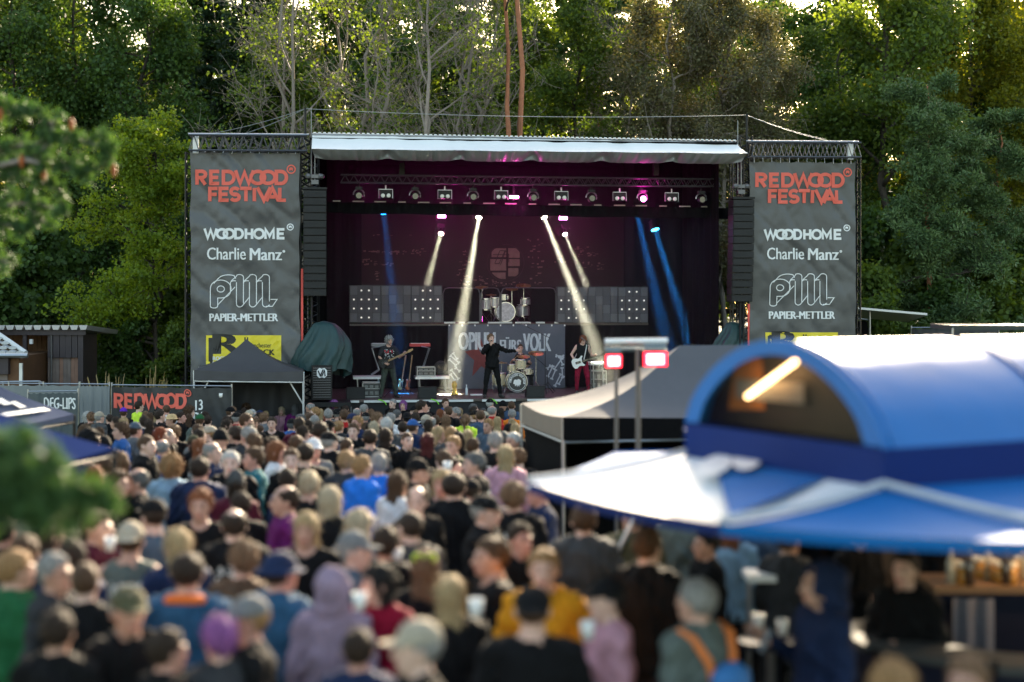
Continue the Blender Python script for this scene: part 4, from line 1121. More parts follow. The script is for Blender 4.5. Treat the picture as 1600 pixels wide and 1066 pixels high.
def drum_kit(px, py, v, label, r, shellm, headm, printed=False):
    o = P(px, py, v); t = thing('drum_kit', label, 'drum kit', o, 0)
    X, Y, Z = o
    b = shell(t, 'bass_drum', (X, Y + .2, Z + r + .02), r, .42, shellm, headm, 'Y')
    if printed:
        m = MB(); f = lambda a_, b_, o_: (X + a_, Y - .042 - .001 * (a_ + 1), Z + r + .02 + b_)
        ribbon(m, arc(0, 0, r * .86, r * .86, 0, 345, 23), .012, f, True)
        for i in range(22):           # circle of lettering
            if i in (5,): continue
            a_ = math.pi - i * math.pi / 21 * 1.06; ch = 'OPIUM FUERS VOLK BAND.'[i]
            if ch == ' ': continue
            ca, sa = math.cos(a_), math.sin(a_)
            def tf(u, w_, ca=ca, sa=sa): 
                x_, y_ = (u - .5) * .042, (w_ - .5) * .06; rad = r * .70 + y_
                return (X + ca * rad + sa * x_, Y - .043, Z + r + .02 + sa * rad - ca * x_)
            text_mb(m, ch, tf, .06)
        k = MB()
        pts = [(-.5, .1), (-.42, .36), (-.2, .42), (-.05, .34), (.12, .48), (.38, .40), (.52, .2), (.44, -.05), (.5, -.25), (.3, -.3), (.26, -.55), (.08, -.3), (.0, -.6), (-.1, -.28), (-.3, -.5), (-.34, -.2), (-.55, -.16)]
        c_ = (X, Y - .0425, Z + r + .0)
        k.add([c_] + [(X + a_ * r * .75, Y - .0425, Z + r + b_ * r * .75) for a_, b_ in pts], [(0, i + 1, (i + 1) % 17 + 1) for i in range(17)])
        k.build('skin_crest', white_paint, b); m.build('skin_print', white_paint, b)
    for s_ in (-1, 1): MB().tube((X + s_ * r * .95, Y + .1, Z + r * .7), (X + s_ * r * 1.35, Y - .05, Z + .01), .013, n=6).build('spur', chrome, t)
    if printed:
        shell(t, 'tom', (X + .12, Y + .12, Z + 2 * r + .24), .15, .24, shellm, white_paint); shell(t, 'tom', (X - .14, Y + .2, Z + 2 * r + .12), .12, .2, shellm, white_paint)
        shell(t, 'floor_tom', (X - .48, Y + .5, Z + .36), .2, .36, shellm, white_paint); shell(t, 'snare_drum', (X + .38, Y + .55, Z + .6), .17, .14, chrome, white_paint)
    else:
        shell(t, 'tom', (X - .34, Y + .15, Z + .62), .15, .28, shellm, white_paint); shell(t, 'tom', (X - .62, Y + .25, Z + .56), .17, .34, shellm, white_paint)
        shell(t, 'snare_drum', (X - .02, Y + .3, Z + 2 * r + .18), .14, .14, chrome, white_paint); shell(t, 'floor_tom', (X + .62, Y + .5, Z + .35), .2, .34, shellm, white_paint)
        shell(t, 'tom', (X + .66, Y + .2, Z + .64), .15, .2, shellm, white_paint)
    for (dx, dy, h, rr_, ti) in ((-.72, .3, 1.10, .22, .25), (.62, .35, 1.16, .24, .3), (-.38, .75, .86, .18, .1), (.30, .8, 1.05, .2, .3)):
        m = MB(); stand(m, Vector((X + dx, Y + dy, Z)), Vector((X + dx, Y + dy, Z + h))); s2 = m.build('cymbal_stand', chrome, t)
        cymbal(MB(), (X + dx, Y + dy, Z + h), rr_, ti).build('cymbal', brass, s2, smooth=True)
    m = MB(); stand(m, Vector((X + .95, Y + .1, Z)), Vector((X + .92, Y + .15, Z + .75))); m.tube((X + .92, Y + .15, Z + .75), (X + .45, Y + .2, Z + 1.15), .009); m.build('microphone_stand', black_metal, t)
    return t
clear = mat('drum_shell_silver', (.45, .45, .48), .3, .6); gold = mat('drum_shell_cream', (.62, .52, .34), .35, .1)
drum_kit(790, 503.5, RV + .5, 'silver drum kit standing unused on the high riser', .30, clear, mat('drum_skin_marble', (.5, .5, .5), .5, var=.7, scale=14))
drum_kit(808, 613.5, 2.5, 'cream drum kit with a printed black bass drum behind the singer', .30, gold, mat('drum_skin_black', (.03, .03, .03), .45), True)

# ----- big cloth with the band's name
LV = RV - .35
ln_ = mat('band_cloth', (.085, .093, .120), .8, var=.15, scale=2, bump=.4, bscale=5)
c0, c1 = P(700, 608, LV), P(883, 507, LV)
def ld(x, z): return .05 * mnoise.noise(Vector((x * 1.3, z * 1.1, 3))) + .02 * mnoise.noise(Vector((x * 4 + z * 2, z * 3 - x, 8)))
lb = MB().grid(lambda u, v: (lambda x, z: (x, LV + ld(x, z), z))(c0.x + (c1.x - c0.x) * u, c0.z + (c1.z - c0.z) * v), 60, 36).build('band_banner', ln_, None, smooth=True, label='dark banner with the band name and a red star behind the singer', cat='banner')
def lp(px, py, o=.02): p = P(px, py, LV); return (p.x, LV - o + ld(p.x, p.z), p.z)
def lbox(x0_, y0_, x1_, y1_, o=.02): return lambda u, v: lp(x0_ + (x1_ - x0_) * u, y1_ + (y0_ - y1_) * v, o)
m = MB(); sp = [(751 + 26 * math.cos(a_) * (1 if i % 2 == 0 else .42), 557 - 36 * math.sin(a_) * (1 if i % 2 == 0 else .42)) for i, a_ in enumerate([math.pi / 2 + k * math.pi / 5 + .1 for k in range(10)])]
m.add([lp(752, 558, .012)] + [lp(x, y, .012) for x, y in sp], [(0, i + 1, (i + 1) % 10 + 1) for i in range(10)]); m.build('star_print', mat('star_red', (.16, .03, .028), .8, var=.4, scale=8), lb)
bn2 = mat('band_letters', (.50, .53, .58), .7, var=.3, scale=14)
m = MB(); text_mb(m, 'OPIUM', lbox(717, 519, 773.5, 547), .10); text_mb(m, 'FÜRS', lbox(781.5, 527, 814, 549), .09); text_mb(m, 'VOLK', lbox(818, 521, 860, 549), .10); m.build('name_print', bn2, lb)
m = MB()
def bone(x0_, y0_, x1_, y1_, wd=2.0):
    f = lambda a_, b_, o_: lp(a_, b_, .021 + o_); ribbon(m, [(x0_, y0_), (x1_, y1_)], wd, f)
    for (x, y) in ((x0_, y0_), (x1_, y1_)):
        d = Vector((y1_ - y0_, -(x1_ - x0_))).normalized() * 1.3
        for s_ in (-1, 1): ribbon(m, arc(x + d.x * s_, y + d.y * s_, .7, .7, 0, 300, 7), 1.5, f, True)
for b_ in ((704, 556, 717, 567), (708, 552, 714, 561), (702, 562, 712, 571), (705, 578, 716, 592), (712, 575, 718, 580), (704, 585, 710, 594), (856, 588, 864, 572), (862, 592, 868, 578), (867, 603, 876, 585), (873, 600, 880, 588), (866, 577, 878, 560), (855, 576, 860, 572), (874, 558, 879, 570), (869, 556, 880, 557), (878, 575, 879, 590)): 
    m = MB(); bone(*b_); m.build('bone_print', bn2, lb)
e = MB()
for i in range(10):
    p = lp(702 + i * 20, 508.5, .025); e.box(p, (.04, .02, .05))
e.build('eyelet', white_metal, lb)

# ----- keyboards on slanted stands, tables, cases
def keystand(px, mir, board, label):
    b0 = P(px, 607, 3.6); s_ = mir; k = F / 48.6; t = thing('keyboard_stand', label, 'keyboard', b0, 0, 'keyboards on slanted stands')
    def q(dx, py, dy=0): r_ = P(px + dx * s_, py, 3.6); return Vector((r_.x, 3.6 + dy, r_.z))
    for dy in (-.18, .22):
        m = MB(); m.path([q(10, 541, dy), q(-3, 544, dy), q(8, 578, dy)], .022, 6); m.path([q(8, 578, dy), q(-4, 586, dy)], .022, 6); m.build('leg', alu, t)
    a_ = q(12, 539); 
    kb = MB(); kb.box((a_.x, 3.6, a_.z), (.62, .34, .09)); o = kb.build('keyboard', board, t)
    MB().box((a_.x, 3.6 - .02, a_.z + .048), (.56, .16, .012)).build('keys', white_metal, o)
keystand(584, 1, mat('keyboard_grey', (.22, .22, .22), .5), 'grey keyboard on a slanted stand behind the guitarist')
keystand(668, -1, mat('keyboard_red', (.45, .03, .03), .5), 'red keyboard on a slanted stand beside the band banner')
def stage_table(px0, px1, py, v, label):
    a_, b_ = P(px0, py, v), P(px1, py, v); t = thing('low_table', label, 'table', ((a_.x + b_.x) / 2, v, DK), 0, 'low white tables on the stage')
    MB().box(((a_.x + b_.x) / 2, v + .3, a_.z - .04), (b_.x - a_.x, .7, .08)).build('tabletop', white_metal, t)
    for x in (a_.x + .12, b_.x - .12):
        for dy in (.02, .55): MB().tube((x, v + dy, a_.z - .08), (x + .02, v + dy, DK), .02, n=6).build('leg', alu, t)
stage_table(552, 598, 588.5, 3.3, 'low white table behind the guitarist'); stage_table(649, 702, 588.5, 3.3, 'low white table under the open flight case')
def flight_case(c, d, label, rz=0.):
    t = thing('flight_case', label, 'case', c, 0, 'flight cases on the stage')
    X, Y, Z = c; w_, dp, h = d
    MB().bb((X - w_ / 2, Y - dp / 2, Z + .02), (X + w_ / 2, Y + dp / 2, Z + h)).build('case_body', mat('case_black', (.045, .045, .045), .5, bump=.2), t)
    e = MB()
    for sx in (-1, 1):
        for z in (Z + .02, Z + h): e.tube((X - w_ / 2, Y + sx * dp / 2, z), (X + w_ / 2, Y + sx * dp / 2, z), .016, n=5)
        for sy in (-1, 1): e.tube((X + sx * w_ / 2, Y + sy * dp / 2, Z), (X + sx * w_ / 2, Y + sy * dp / 2, Z + h), .016, n=5)
    e.tube((X - w_ / 2, Y - dp / 2 - .002, Z + h * .6), (X + w_ / 2, Y - dp / 2 - .002, Z + h * .6), .010, n=5)
    e.build('edge_trim', alu, t)
    for i in range(3):
        for k in range(2): MB().box((X + (i - 1) * w_ * .3, Y - dp / 2 - .01, Z + h * (.3 + .42 * k)), (w_ * .2, .02, h * .22)).build('rack_unit', mat('rack_face', (.16, .17, .17), .4, .5, var=.6, scale=20), t)
tb = P(665, 588, 3.6); flight_case((tb.x, 3.6, P(665, 588.5, 3.3).z + .005), (.54, .42, .27), 'small black flight case with steel edges on the white table')
fc = P(580, 620, 1.2); flight_case((fc.x, 1.2, DK), (.5, .5, .42), 'black flight case with steel edges on the stage floor by the guitarist')
ac = P(933, 600, 3.0); flight_case((ac.x, 3.0, DK), (.48, .5, .62), 'amplifier rack behind the bass player')
stage_table(921, 948, 566.5, 2.65, 'tall white table over the amplifier behind the bass player')
# round fan on the table
fp = P(689, 574, 3.5); fn_ = thing('round_fan', 'dark round fan at the end of the white table', 'fan', (fp.x, 3.5, fp.z - .2))
m = MB(); [m.path([(fp.x + r_ * math.cos(a_ * .35), 3.46, fp.z + r_ * math.sin(a_ * .35)) for a_ in range(19)], .006, 4) for r_ in (.05, .1, .15, .18)]; m.build('grille', dark_alu, fn_)
MB().lathe((fp.x, 3.5, fp.z), [(.19, -.03), (.2, .1), (.1, .14)], 18, 'Y').build('housing', black_metal, fn_)
MB().box((fp.x, 3.55, fp.z - .21), (.2, .2, .04)).build('foot', black_metal, fn_)

# ----- guitars
def guitar_parts(t, M, bodym, neckm, hl=.62, bodyk=1.):
    """electric guitar: x along the neck, z across the body; M places it"""
    pts = [(-.16, .0), (-.155, .07), (-.11, .125), (-.05, .13), (.02, .095), (.07, .10), (.13, .15), (.165, .13), (.12, .075), (.115, .04), (.115, -.035), (.13, -.07), (.165, -.115), (.12, -.125), (.06, -.10), (.0, -.10), (-.06, -.14), (-.12, -.125), (-.155, -.06)]
    def tr(mb):
        mb.v = [tuple(M @ Vector(v)) for v in mb.v]; return mb
    b_ = tr(MB().prism([(x * bodyk, z * bodyk) for x, z in pts], -.022, .022)).build('guitar_body', bodym, t)
    m = MB(); m.box((-.0, -.026, 0), (.16, .006, .07)); tr(m).build('pickguard', mat('pickguard', (.04, .04, .04), .3), b_)
    m = MB(); m.box((.12 + hl / 2, -.026, 0), (hl, .022, .046)); nk = tr(m).build('neck', neckm, t)
    m = MB(); m.prism([(.12 + hl, -.024), (.12 + hl, .024), (.16 + hl, .045), (.28 + hl, .035), (.27 + hl, -.01), (.16 + hl, -.03)], -.034, -.016); tr(m).build('headstock', bodym if bodyk > 1 else neckm, t)
    m = MB(); [m.tube((-.06, -.040, (i - 1.5) * .010), (.12 + hl, -.040, (i - 1.5) * .008), .0015, n=3) for i in range(4)]; tr(m).build('strings', chrome, t)
wood = mat('neck_wood', (.42, .26, .12), .4, var=.2, scale=8)
def guitar_on_stand(px, py, col, name, label, lean):
    b0 = P(px, 607, 2.9); t = thing('electric_guitar', label, 'guitar', (b0.x, 2.9, DK), 0, 'spare guitars on stands')
    M = Matrix.Translation((b0.x, 2.95, DK + .24)) @ Matrix.Rotation(lean, 4, 'Y') @ Matrix.Rotation(R(-90), 4, 'Y') @ Matrix.Rotation(R(65), 4, 'X')
    guitar_parts(t, M, mat(name, col, .3, var=.1, coat=.4), wood)
    m = MB(); [m.tube((b0.x, 3.0, DK + .45), (b0.x + .16 * math.cos(k * 2.1 + 1), 3.0 + .16 * math.sin(k * 2.1 + 1), DK + .01), .009) for k in range(3)]; m.build('stand', black_metal, t)
guitar_on_stand(626, 600, (.62, .52, .30), 'guitar_cream', 'cream electric guitar leaning on a stand behind the guitarist', R(9))
guitar_on_stand(637.5, 600, (.42, .12, .05), 'guitar_amber', 'amber electric guitar leaning on a stand beside the cream one', R(7))

# ----- band
def mic_stand(px, py, v, htop, label, boom=None):
    b0 = P(px, py, v); t = thing('microphone_stand', label, 'microphone stand', (b0.x, v, DK), 0, 'microphone stands on the stage')
    B = Vector((b0.x, v, DK)); m = MB(); stand(m, B, B + Vector((0, 0, htop)), .011, .3)
    m.build('pole', black_metal, t); tip = B + Vector((0, 0, htop))
    if boom: 
        e_ = tip + Vector(boom); MB().tube(tip - Vector(boom) * .25, e_, .008).build('boom_arm', black_metal, t); tip = e_
    m = MB(); d = Vector(boom).normalized() if boom else Vector((0, .3, 1)).normalized(); m.tube(tip, tip + d * .13, .012, .018); m.lathe(tip + d * .15, [(.012, -.03), (.026, -.01), (.027, .01), (.01, .03)], 10); m.build('microphone', mat('mic_grille', (.2, .2, .2), .4, .7), t)
def F2(px, py, v): p = P(px, py, v); return Vector((p.x, v, DK + .002))
# singer
sj = J(head=(-.035, -.02, 1.632), yaw=.35, pitch=-.18, eR=(-.27, -.13, 1.26), wR=(-.085, -.235, 1.46), hR=(.5, -.1, .85), eL=(.40, -.02, 1.29), wL=(.66, -.05, 1.31), hL=(1, -.1, .05),
       pel=(.0, 0, .93), kR=(-.17, -.04, .50), aR=(-.205, .0, .09), tR=(-.24, -.17, .04), kL=(.17, -.02, .50), aL=(.235, .05, .09), tL=(.30, -.10, .04))
sp_ = F2(769, 622, .45)
custom_person('singer in black with outstretched arm standing at the stage edge', sp_, R(2), sj, 'jacket', (.008, .008, .009), (.008, .008, .009), 'tousled', 'light brown', SKINS[1], scale=1.03)
m = MB(); m.tube(sp_ + Vector((-.045, -.255, 1.49)), sp_ + Vector((-.04, -.19, 1.60)), .013, .016); m.lathe(sp_ + Vector((-.038, -.175, 1.625)), [(.012, -.03), (.027, -.01), (.028, .01), (.01, .03)], 10)
tag(m.build('microphone', black_metal), 'black microphone held to the mouth of the singer', 'microphone')
# guitarist
gj = J(head=(.02, -.015, 1.632), yaw=.3, pitch=.1, eR=(-.27, -.03, 1.17), wR=(-.15, -.22, 1.0), hR=(.8, -.3, -.3), eL=(.30, -.08, 1.16), wL=(.40, -.26, 1.24), hL=(.2, -.4, .6),
       kR=(-.16, -.03, .50), aR=(-.20, .02, .09), tR=(-.25, -.13, .04), kL=(.17, -.02, .50), aL=(.22, .03, .09), tL=(.27, -.12, .04))
gp = F2(607, 619, .8)
g_ = custom_person('guitarist with tousled grey hair in a dark tee printed in red and white', gp, R(8), gj, 'tee', (.03, .03, .033), (.05, .06, .05), 'curly', 'grey', SKINS[0])
for ch in g_.children:
    if ch.name.startswith('shirt'):
        m = MB(); rr = random.Random(5)
        for i in range(26):
            x, z = rr.uniform(-.12, .12), rr.uniform(1.12, 1.38); w_ = rr.uniform(.01, .05)
            m.add([tuple(gp + Vector(q_)) for q_ in ((x, -.158, z), (x + w_, -.158, z), (x + w_, -.158, z + .018), (x, -.158, z + .018))], [(0, 1, 2, 3)])
        m.build('shirt_lettering', white_paint, g_)
t = thing('electric_guitar', 'dark electric guitar played by the guitarist in the printed tee', 'guitar', gp + Vector((0, -.22, .98)))
M = Matrix.Translation(gp + Vector((-.13, -.235, 1.02))) @ Matrix.Rotation(R(-24), 4, 'Y') @ Matrix.Rotation(R(4), 4, 'X')
guitar_parts(t, M, mat('guitar_black', (.03, .03, .03), .25, coat=.5), wood)
m = MB(); m.path([gp + Vector(v) for v in ((-.2, -.2, 1.08), (-.1, -.19, 1.3), (.08, -.14, 1.45), (.13, .05, 1.47), (.1, .16, 1.3))], .012, 5); m.build('strap', black_metal, t)
rp = mat('shirt_print_red', (.5, .04, .06), .8)
m = MB(); f = lambda a_, b_, o_: tuple(gp + Vector((a_, -.165, b_)))
for (x0_, z0_, x1_, z1_) in ((-.12, 1.36, -.07, 1.28), (-.02, 1.37, -.02, 1.27), (.06, 1.36, .12, 1.30), (.10, 1.36, .10, 1.28)): ribbon(m, [(x0_, z0_), (x1_, z1_)], .035, f)
m.build('shirt_print', rp, g_)
mic_stand(614, 618, .55, 1.42, 'slim microphone stand in front of the guitarist', (-.1, .12, .12))
# bass player
bj = J(head=(.03, -.09, 1.60), yaw=.25, pitch=.55, chest=(.01, -.03, 1.28), eR=(-.31, .0, 1.16), wR=(-.25, -.20, .98), hR=(.5, -.4, -.5), eL=(.29, -.05, 1.13), wL=(.36, -.24, 1.12), hL=(.1, -.6, .4),
       kR=(-.15, -.08, .50), aR=(-.14, .06, .09), tR=(-.17, -.1, .04), kL=(.16, -.10, .50), aL=(.20, .02, .09), tL=(.25, -.14, .04))
bp_ = F2(909, 613, 1.9)
b_ = custom_person('bass player with copper hair in a black sleeveless shirt and red trousers', bp_, R(0), bj, 'vest', (.012, .013, .014), (.22, .012, .035), 'bob', 'copper', SKINS[3])
t = thing('bass_guitar', 'white bass guitar with black neck played by the copper-haired musician', 'guitar', bp_ + Vector((0, -.25, .9)))
M = Matrix.Translation(bp_ + Vector((-.16, -.27, .93))) @ Matrix.Rotation(R(-17), 4, 'Y')
guitar_parts(t, M, mat('guitar_white', (.75, .75, .74), .25, coat=.5, var=.03), black_metal, .72, 1.15)
m = MB(); m.path([bp_ + Vector(v) for v in ((.02, -.25, 1.02), (.08, -.19, 1.25), (.13, -.13, 1.44), (.1, .08, 1.46), (-.05, .16, 1.3), (-.2, .1, 1.05))], .016, 5); m.build('strap', mat('strap_white', (.6, .6, .6), .6), t)
mic_stand(922, 612, 1.5, 1.48, 'microphone stand in front of the bass player', (-.12, .12, .1))
mic_stand(852, 613, 2.0, 1.72, 'tall boom microphone stand beside the drums', (-.55, .2, .28))
# drummer seated
dj = J(pel=(0, 0, .58), chest=(0, -.02, .96), shz=1.085, neck=(0, .012, 1.45), head=(0, -.03, 1.30), yaw=0, pitch=.1, eR=(-.30, -.12, .85), wR=(-.28, -.36, .95), hR=(.2, -1, .1), eL=(.30, -.12, .84), wL=(.24, -.36, .90), hL=(-.2, -1, .1),
       kR=(-.28, -.42, .52), aR=(-.28, -.44, .09), tR=(-.30, -.62, .04), kL=(.28, -.42, .52), aL=(.28, -.44, .09), tL=(.30, -.62, .04))
dj['neck'] = (0, .012, 1.12 + .33)
dp_ = P(813, 612, 3.5); dp_ = Vector((dp_.x, 3.5, DK + .002))
custom_person('drummer in a dark shirt seated behind the cream drum kit', dp_, 0, dj, 'tee', (.03, .028, .03), (.02, .02, .02), 'buzz', 'brown', SKINS[0])
t = thing('drum_stool', 'round black stool under the drummer', 'stool', dp_); MB().lathe(dp_ + Vector((0, .02, .42)), [(.16, -.04), (.17, .0), (.16, .04)], 16).build('seat', black_metal, t)
m = MB(); stand(m, dp_ + Vector((0, .02, 0)), dp_ + Vector((0, .02, .4)), .014, .24); m.build('stool_frame', chrome, t)
for s_ in (-1, 1): tag(MB().tube(dp_ + Vector((s_ * .27, -.38, .95)), dp_ + Vector((s_ * .18, -.72, 1.10)), .009, .006).build('drumstick', wood), 'wooden drumstick in the hand of the drummer, the one ' + ('nearer the guitarist' if s_ < 0 else 'nearer the bass player'), 'drumstick')
# small things on the deck
g0 = P(710, 609, 1.8); t = thing('gold_stand', 'gold coloured stand on the stage floor beside the band banner', 'stand', (g0.x, 1.8, DK))
MB().lathe((g0.x, 1.8, DK), [(.10, 0), (.11, .03), (.06, .06), (.055, .2), (.075, .24), (.075, .34), (.05, .36), (.045, .40)], 14).build('column', mat('gold_paint', (.62, .40, .10), .4, .5), t, smooth=True)
def bottle(p, label, h=.24, r=.033, m_=None, cap=None, group='bottles'):
    t = thing('bottle', label, 'bottle', p, 0, group)
    MB().lathe(p, [(r * .9, 0), (r, .01), (r, h * .62), (r * .4, h * .78), (r * .36, h * .93)], 10).build('glass_body', m_ or mat('clear_plastic', (.6, .65, .68), .2), t, smooth=True)
    MB().lathe(Vector(p) + Vector((0, 0, h * .93)), [(r * .42, 0), (r * .42, h * .07)], 8).build('cap', cap or white_metal, t)
w0 = P(729, 611, 1.7); bottle(Vector((w0.x, 1.7, DK)), 'clear water bottle standing on the stage floor near the singer', .3, .04, group='water bottles on the stage')
w0 = P(613, 614, 1.6)
s0 = P(744, 613, 1.6); t = MB().box((s0.x, 1.6, DK + .015), (.34, .24, .03)); tag(t.build('set_list', white_metal), 'white sheet lying on the deck at the feet of the singer', 'paper')
def wedge(px, py, v, label, rz=0.):
    c = P(px, py, v); X = c.x; t = thing('monitor_wedge', label, 'monitor speaker', (X, v, DK), 0, 'wedge monitors along the stage edge')
    poly = [(0, 0), (.4, 0), (.4, .12), (.12, .34), (0, .34)]
    vs = [(X - .26, v + y, DK + z) for y, z in poly] + [(X + .26, v + y, DK + z) for y, z in poly]
    MB().add(vs, [(4, 3, 2, 1, 0), (5, 6, 7, 8, 9)] + [(i, (i + 1) % 5, 5 + (i + 1) % 5, 5 + i) for i in range(5)]).build('cabinet', black_metal, t)
    MB().bb((X - .24, v - .012, DK + .03), (X + .24, v - .002, DK + .31)).build('grille', spk, t)
wedge(837, 620, .25, 'black wedge monitor at the stage edge beside the printed bass drum'); wedge(556, 622, .3, 'black wedge monitor on the deck beside the flight case'); wedge(668, 622, .2, 'black wedge monitor at the stage edge between guitarist and gold stand')
tapem = mat('green_tape', (.25, .75, .05), .5)
for i, (px, nm) in enumerate(((598, 'guitarist'), (680, 'gold stand'), (771, 'singer'))):
    c = P(px, 624, -.02); m = MB(); m.path([(c.x - .12, -.05, DK + .01), (c.x - .02, -.06, DK - .02), (c.x + .06, -.06, DK - .07), (c.x + .1, -.05, DK - .14)], .016, 4)
    tag(m.build('tape_strip', tapem), 'strip of bright green tape on the stage edge below the ' + nm, 'tape', 'green tape strips on the stage edge')

# ----- covered equipment at both stage ends, tarpaulins
TARP = mat('green_tarpaulin', (.012, .044, .046), .55, var=.3, scale=2.5, bump=.6, bscale=6)
def tarp(px0, px1, py0, py1, v, label, flare=.35, op=False):
    a_, b_ = P(px0, py1, v), P(px1, py0, v); cx, cz0, h = (a_.x + b_.x) / 2, a_.z, b_.z - a_.z; w_ = b_.x - a_.x
    def fn(u, vv):
        an = u * 2 * math.pi; k = math.sin(min(1, vv * 1.25) * math.pi / 2) ** .75; fold = 1 + .13 * math.sin(an * 6 + 3 * vv) * k + .07 * math.sin(an * 13 + vv * 9) * k + .03 * math.sin(an * 29 - vv * 6) * k
        r_ = w_ / 2 * (.28 + .72 * k) * fold if vv > .03 else w_ * .02
        z = b_.z - h * vv * (1 + .06 * math.sin(an * 3)) - (0 if not op else -.35 * max(0, -math.sin(an)) * max(0, vv - .5))
        return (cx + r_ * math.cos(an) + .05 * w_ * math.sin(vv * 5), v + .35 + r_ * .7 * math.sin(an), z)
    return MB().grid(fn, 72, 22).build('tarpaulin_cover', TARP, None, smooth=True, label=label, cat='tarpaulin', group='green tarpaulins at the stage ends')
tarp(464, 548, 502, 588, -.55, 'green tarpaulin draped over equipment beside the black gazebo', op=True)
tarp(1122, 1178, 503, 560, .1, 'pale green tarpaulin draped over equipment above the grey tent roof')
def cabinet(px0, px1, py0, py1, v, label, emblem):
    a_, b_ = P(px0, py1, v), P(px1, py0, v); t = thing('loudspeaker', label, 'loudspeaker', ((a_.x + b_.x) / 2, v, a_.z))
    MB().bb((a_.x, v, a_.z), (b_.x, v + .7, b_.z)).build('cabinet', black_metal, t)
    n = 13
    for i in range(n):
        z = a_.z + .04 + (b_.z - a_.z - .08) * (i + .5) / n; MB().box(((a_.x + b_.x) / 2, v - .015, z), (b_.x - a_.x - .08, .03, .022)).build('louvre', dark_alu, t)
    if emblem:
        m = MB(); f = lambda x, y, o: tuple(P(x, y, v - .05) + Vector((0, -o, 0)))
        cx, cy_ = (px0 + px1) / 2, py0 + 12
        pts = [(cx - 8, cy_ - 4), (cx - 4, cy_ - 8), (cx, cy_ - 6.5), (cx + 4, cy_ - 8), (cx + 8, cy_ - 4), (cx + 8, cy_ + 4), (cx + 4, cy_ + 8), (cx, cy_ + 6.5), (cx - 4, cy_ + 8), (cx - 8, cy_ + 4)]
        m.add([f(cx, cy_, 0)] + [f(x, y, 0) for x, y in pts], [(0, i + 1, (i + 1) % 10 + 1) for i in range(10)]); m.build('emblem', white_paint, t)
        m = MB(); f2 = lambda x, y, o: tuple(P(x, y, v - .06)); ribbon(m, [(cx - 6, cy_ - 3.5), (cx - 2.5, cy_ + 4.5), (cx + 2, cy_ - 5.5)], 2.0, f2); ribbon(m, [(cx - .5, cy_ + 5.5), (cx + 4, cy_ - 4), (cx + 5, cy_ + 5)], 2.0, lambda x, y, o: tuple(P(x, y, v - .065))); m.build('emblem_letter', black_metal, t)
cabinet(487, 519, 571, 625, -.9, 'black louvred bass cabinet with a white emblem under the green tarpaulin', True)
sc_, sd_ = P(476, 640, -.9), P(548, 626, -.9)
t = thing('sub_deck', 'low black platform under the bass cabinet', 'platform', ((sc_.x + sd_.x) / 2, -.9, GZ)); MB().bb((sc_.x, -1.2, sd_.z - .15), (sd_.x, .0, sd_.z - .03)).build('platform_top', black_metal, t)
for i in range(5):
    x = sc_.x + (sd_.x - sc_.x) * i / 4; MB().tube((x, -1.15, GZ), (x, -1.15, sd_.z - .15), .03).build('leg', dark_alu, t)
MB().bb((sc_.x, -.2, GZ), (sd_.x, -.18, sd_.z - .15)).build('back_board', black_metal, t)
# ================================================================== around the stage
FR[0] = STAGE
gaz_m = mat('gazebo_cloth', (.052, .050, .055), .6, var=.15, scale=3, bump=.35, bscale=6)
def gazebo(name, label, cat, corners, peak, vh, m, vm, legm, concave=.16, group=None, base=None, ridge=None, legs=(0, 1, 2, 3), valances=(0, 1, 2, 3)):
    """corners: 4 eave points (Vectors, in order round); peak point or ridge of two points"""
    c0 = sum(corners, Vector()) / 4; t = thing(name, label, cat, (c0.x, c0.y, base), 0, group)
    pk = [peak] * 4 if ridge is None else ridge
    m_ = MB()
    for i in range(4):
        a, b = corners[i], corners[(i + 1) % 4]; pa, pb = pk[i], pk[(i + 1) % 4]
        def fn(u, v, a=a, b=b, pa=pa, pb=pb):
            e = a.lerp(b, u); p = pa.lerp(pb, u); q = e.lerp(p, v); q = Vector(q); q.z -= concave * math.sin(math.pi * v) * 1.0 + .05 * math.sin(math.pi * u) * (1 - v)
            return q
        m_.grid(fn, 14, 10)
    o = m_.build('canopy', m, t, smooth=True)
    for i in valances:
        a, b = corners[i], corners[(i + 1) % 4]
        MB().grid(lambda u, v, a=a, b=b: a.lerp(b, u) + Vector((0, 0, -vh * v - .05 * math.sin(math.pi * u) * (1 - v))) + (Vector((.0, -.012, 0)) * math.sin(u * 30) * v), 30, 2).build('valance', vm, t, smooth=True)
    fr = MB()
    for i in range(4):
        a, b = corners[i], corners[(i + 1) % 4]; fr.tube(a + Vector((0, .03, -vh - .03)), b + Vector((0, .03, -vh - .03)), .018, n=6)
    fr.build('frame', legm, t)
    for i in legs:
        c = corners[i]; MB().tube((c.x, c.y + .04, c.z - .02), (c.x, c.y + .04, base), .025, n=6).build('leg', legm, t)
    return t
GZF = ground_z(44)
e0, e1 = P(303, 580, -1.1), P(474, 580, -1.1)
cs = [e0, e1, e1 + Vector((0, -1.0 + 3.2, .0)), e0 + Vector((0, -1.0 + 3.2, 0))]
cs = [Vector((e0.x, -2.9, e0.z + .0)), Vector((e1.x, -2.9, e1.z)), Vector((e1.x - .1, -.45, e1.z)), Vector((e0.x + .1, -.45, e0.z))]
k_ = (45 - 2.9) / (45 - 1.1)
cs = [P(303, 578, -2.3), P(474, 580, -2.3)]; cs += [cs[1] + Vector((0, 2.0, 0)), cs[0] + Vector((0, 2.0, 0))]
pk = P(385, 530, -1.3)
gz_ = gazebo('gazebo', 'black pop-up gazebo with white legs in front of the tall sponsor banner', 'gazebo', cs, pk, .27, gaz_m, gaz_m, white_metal, .14, base=GZF)
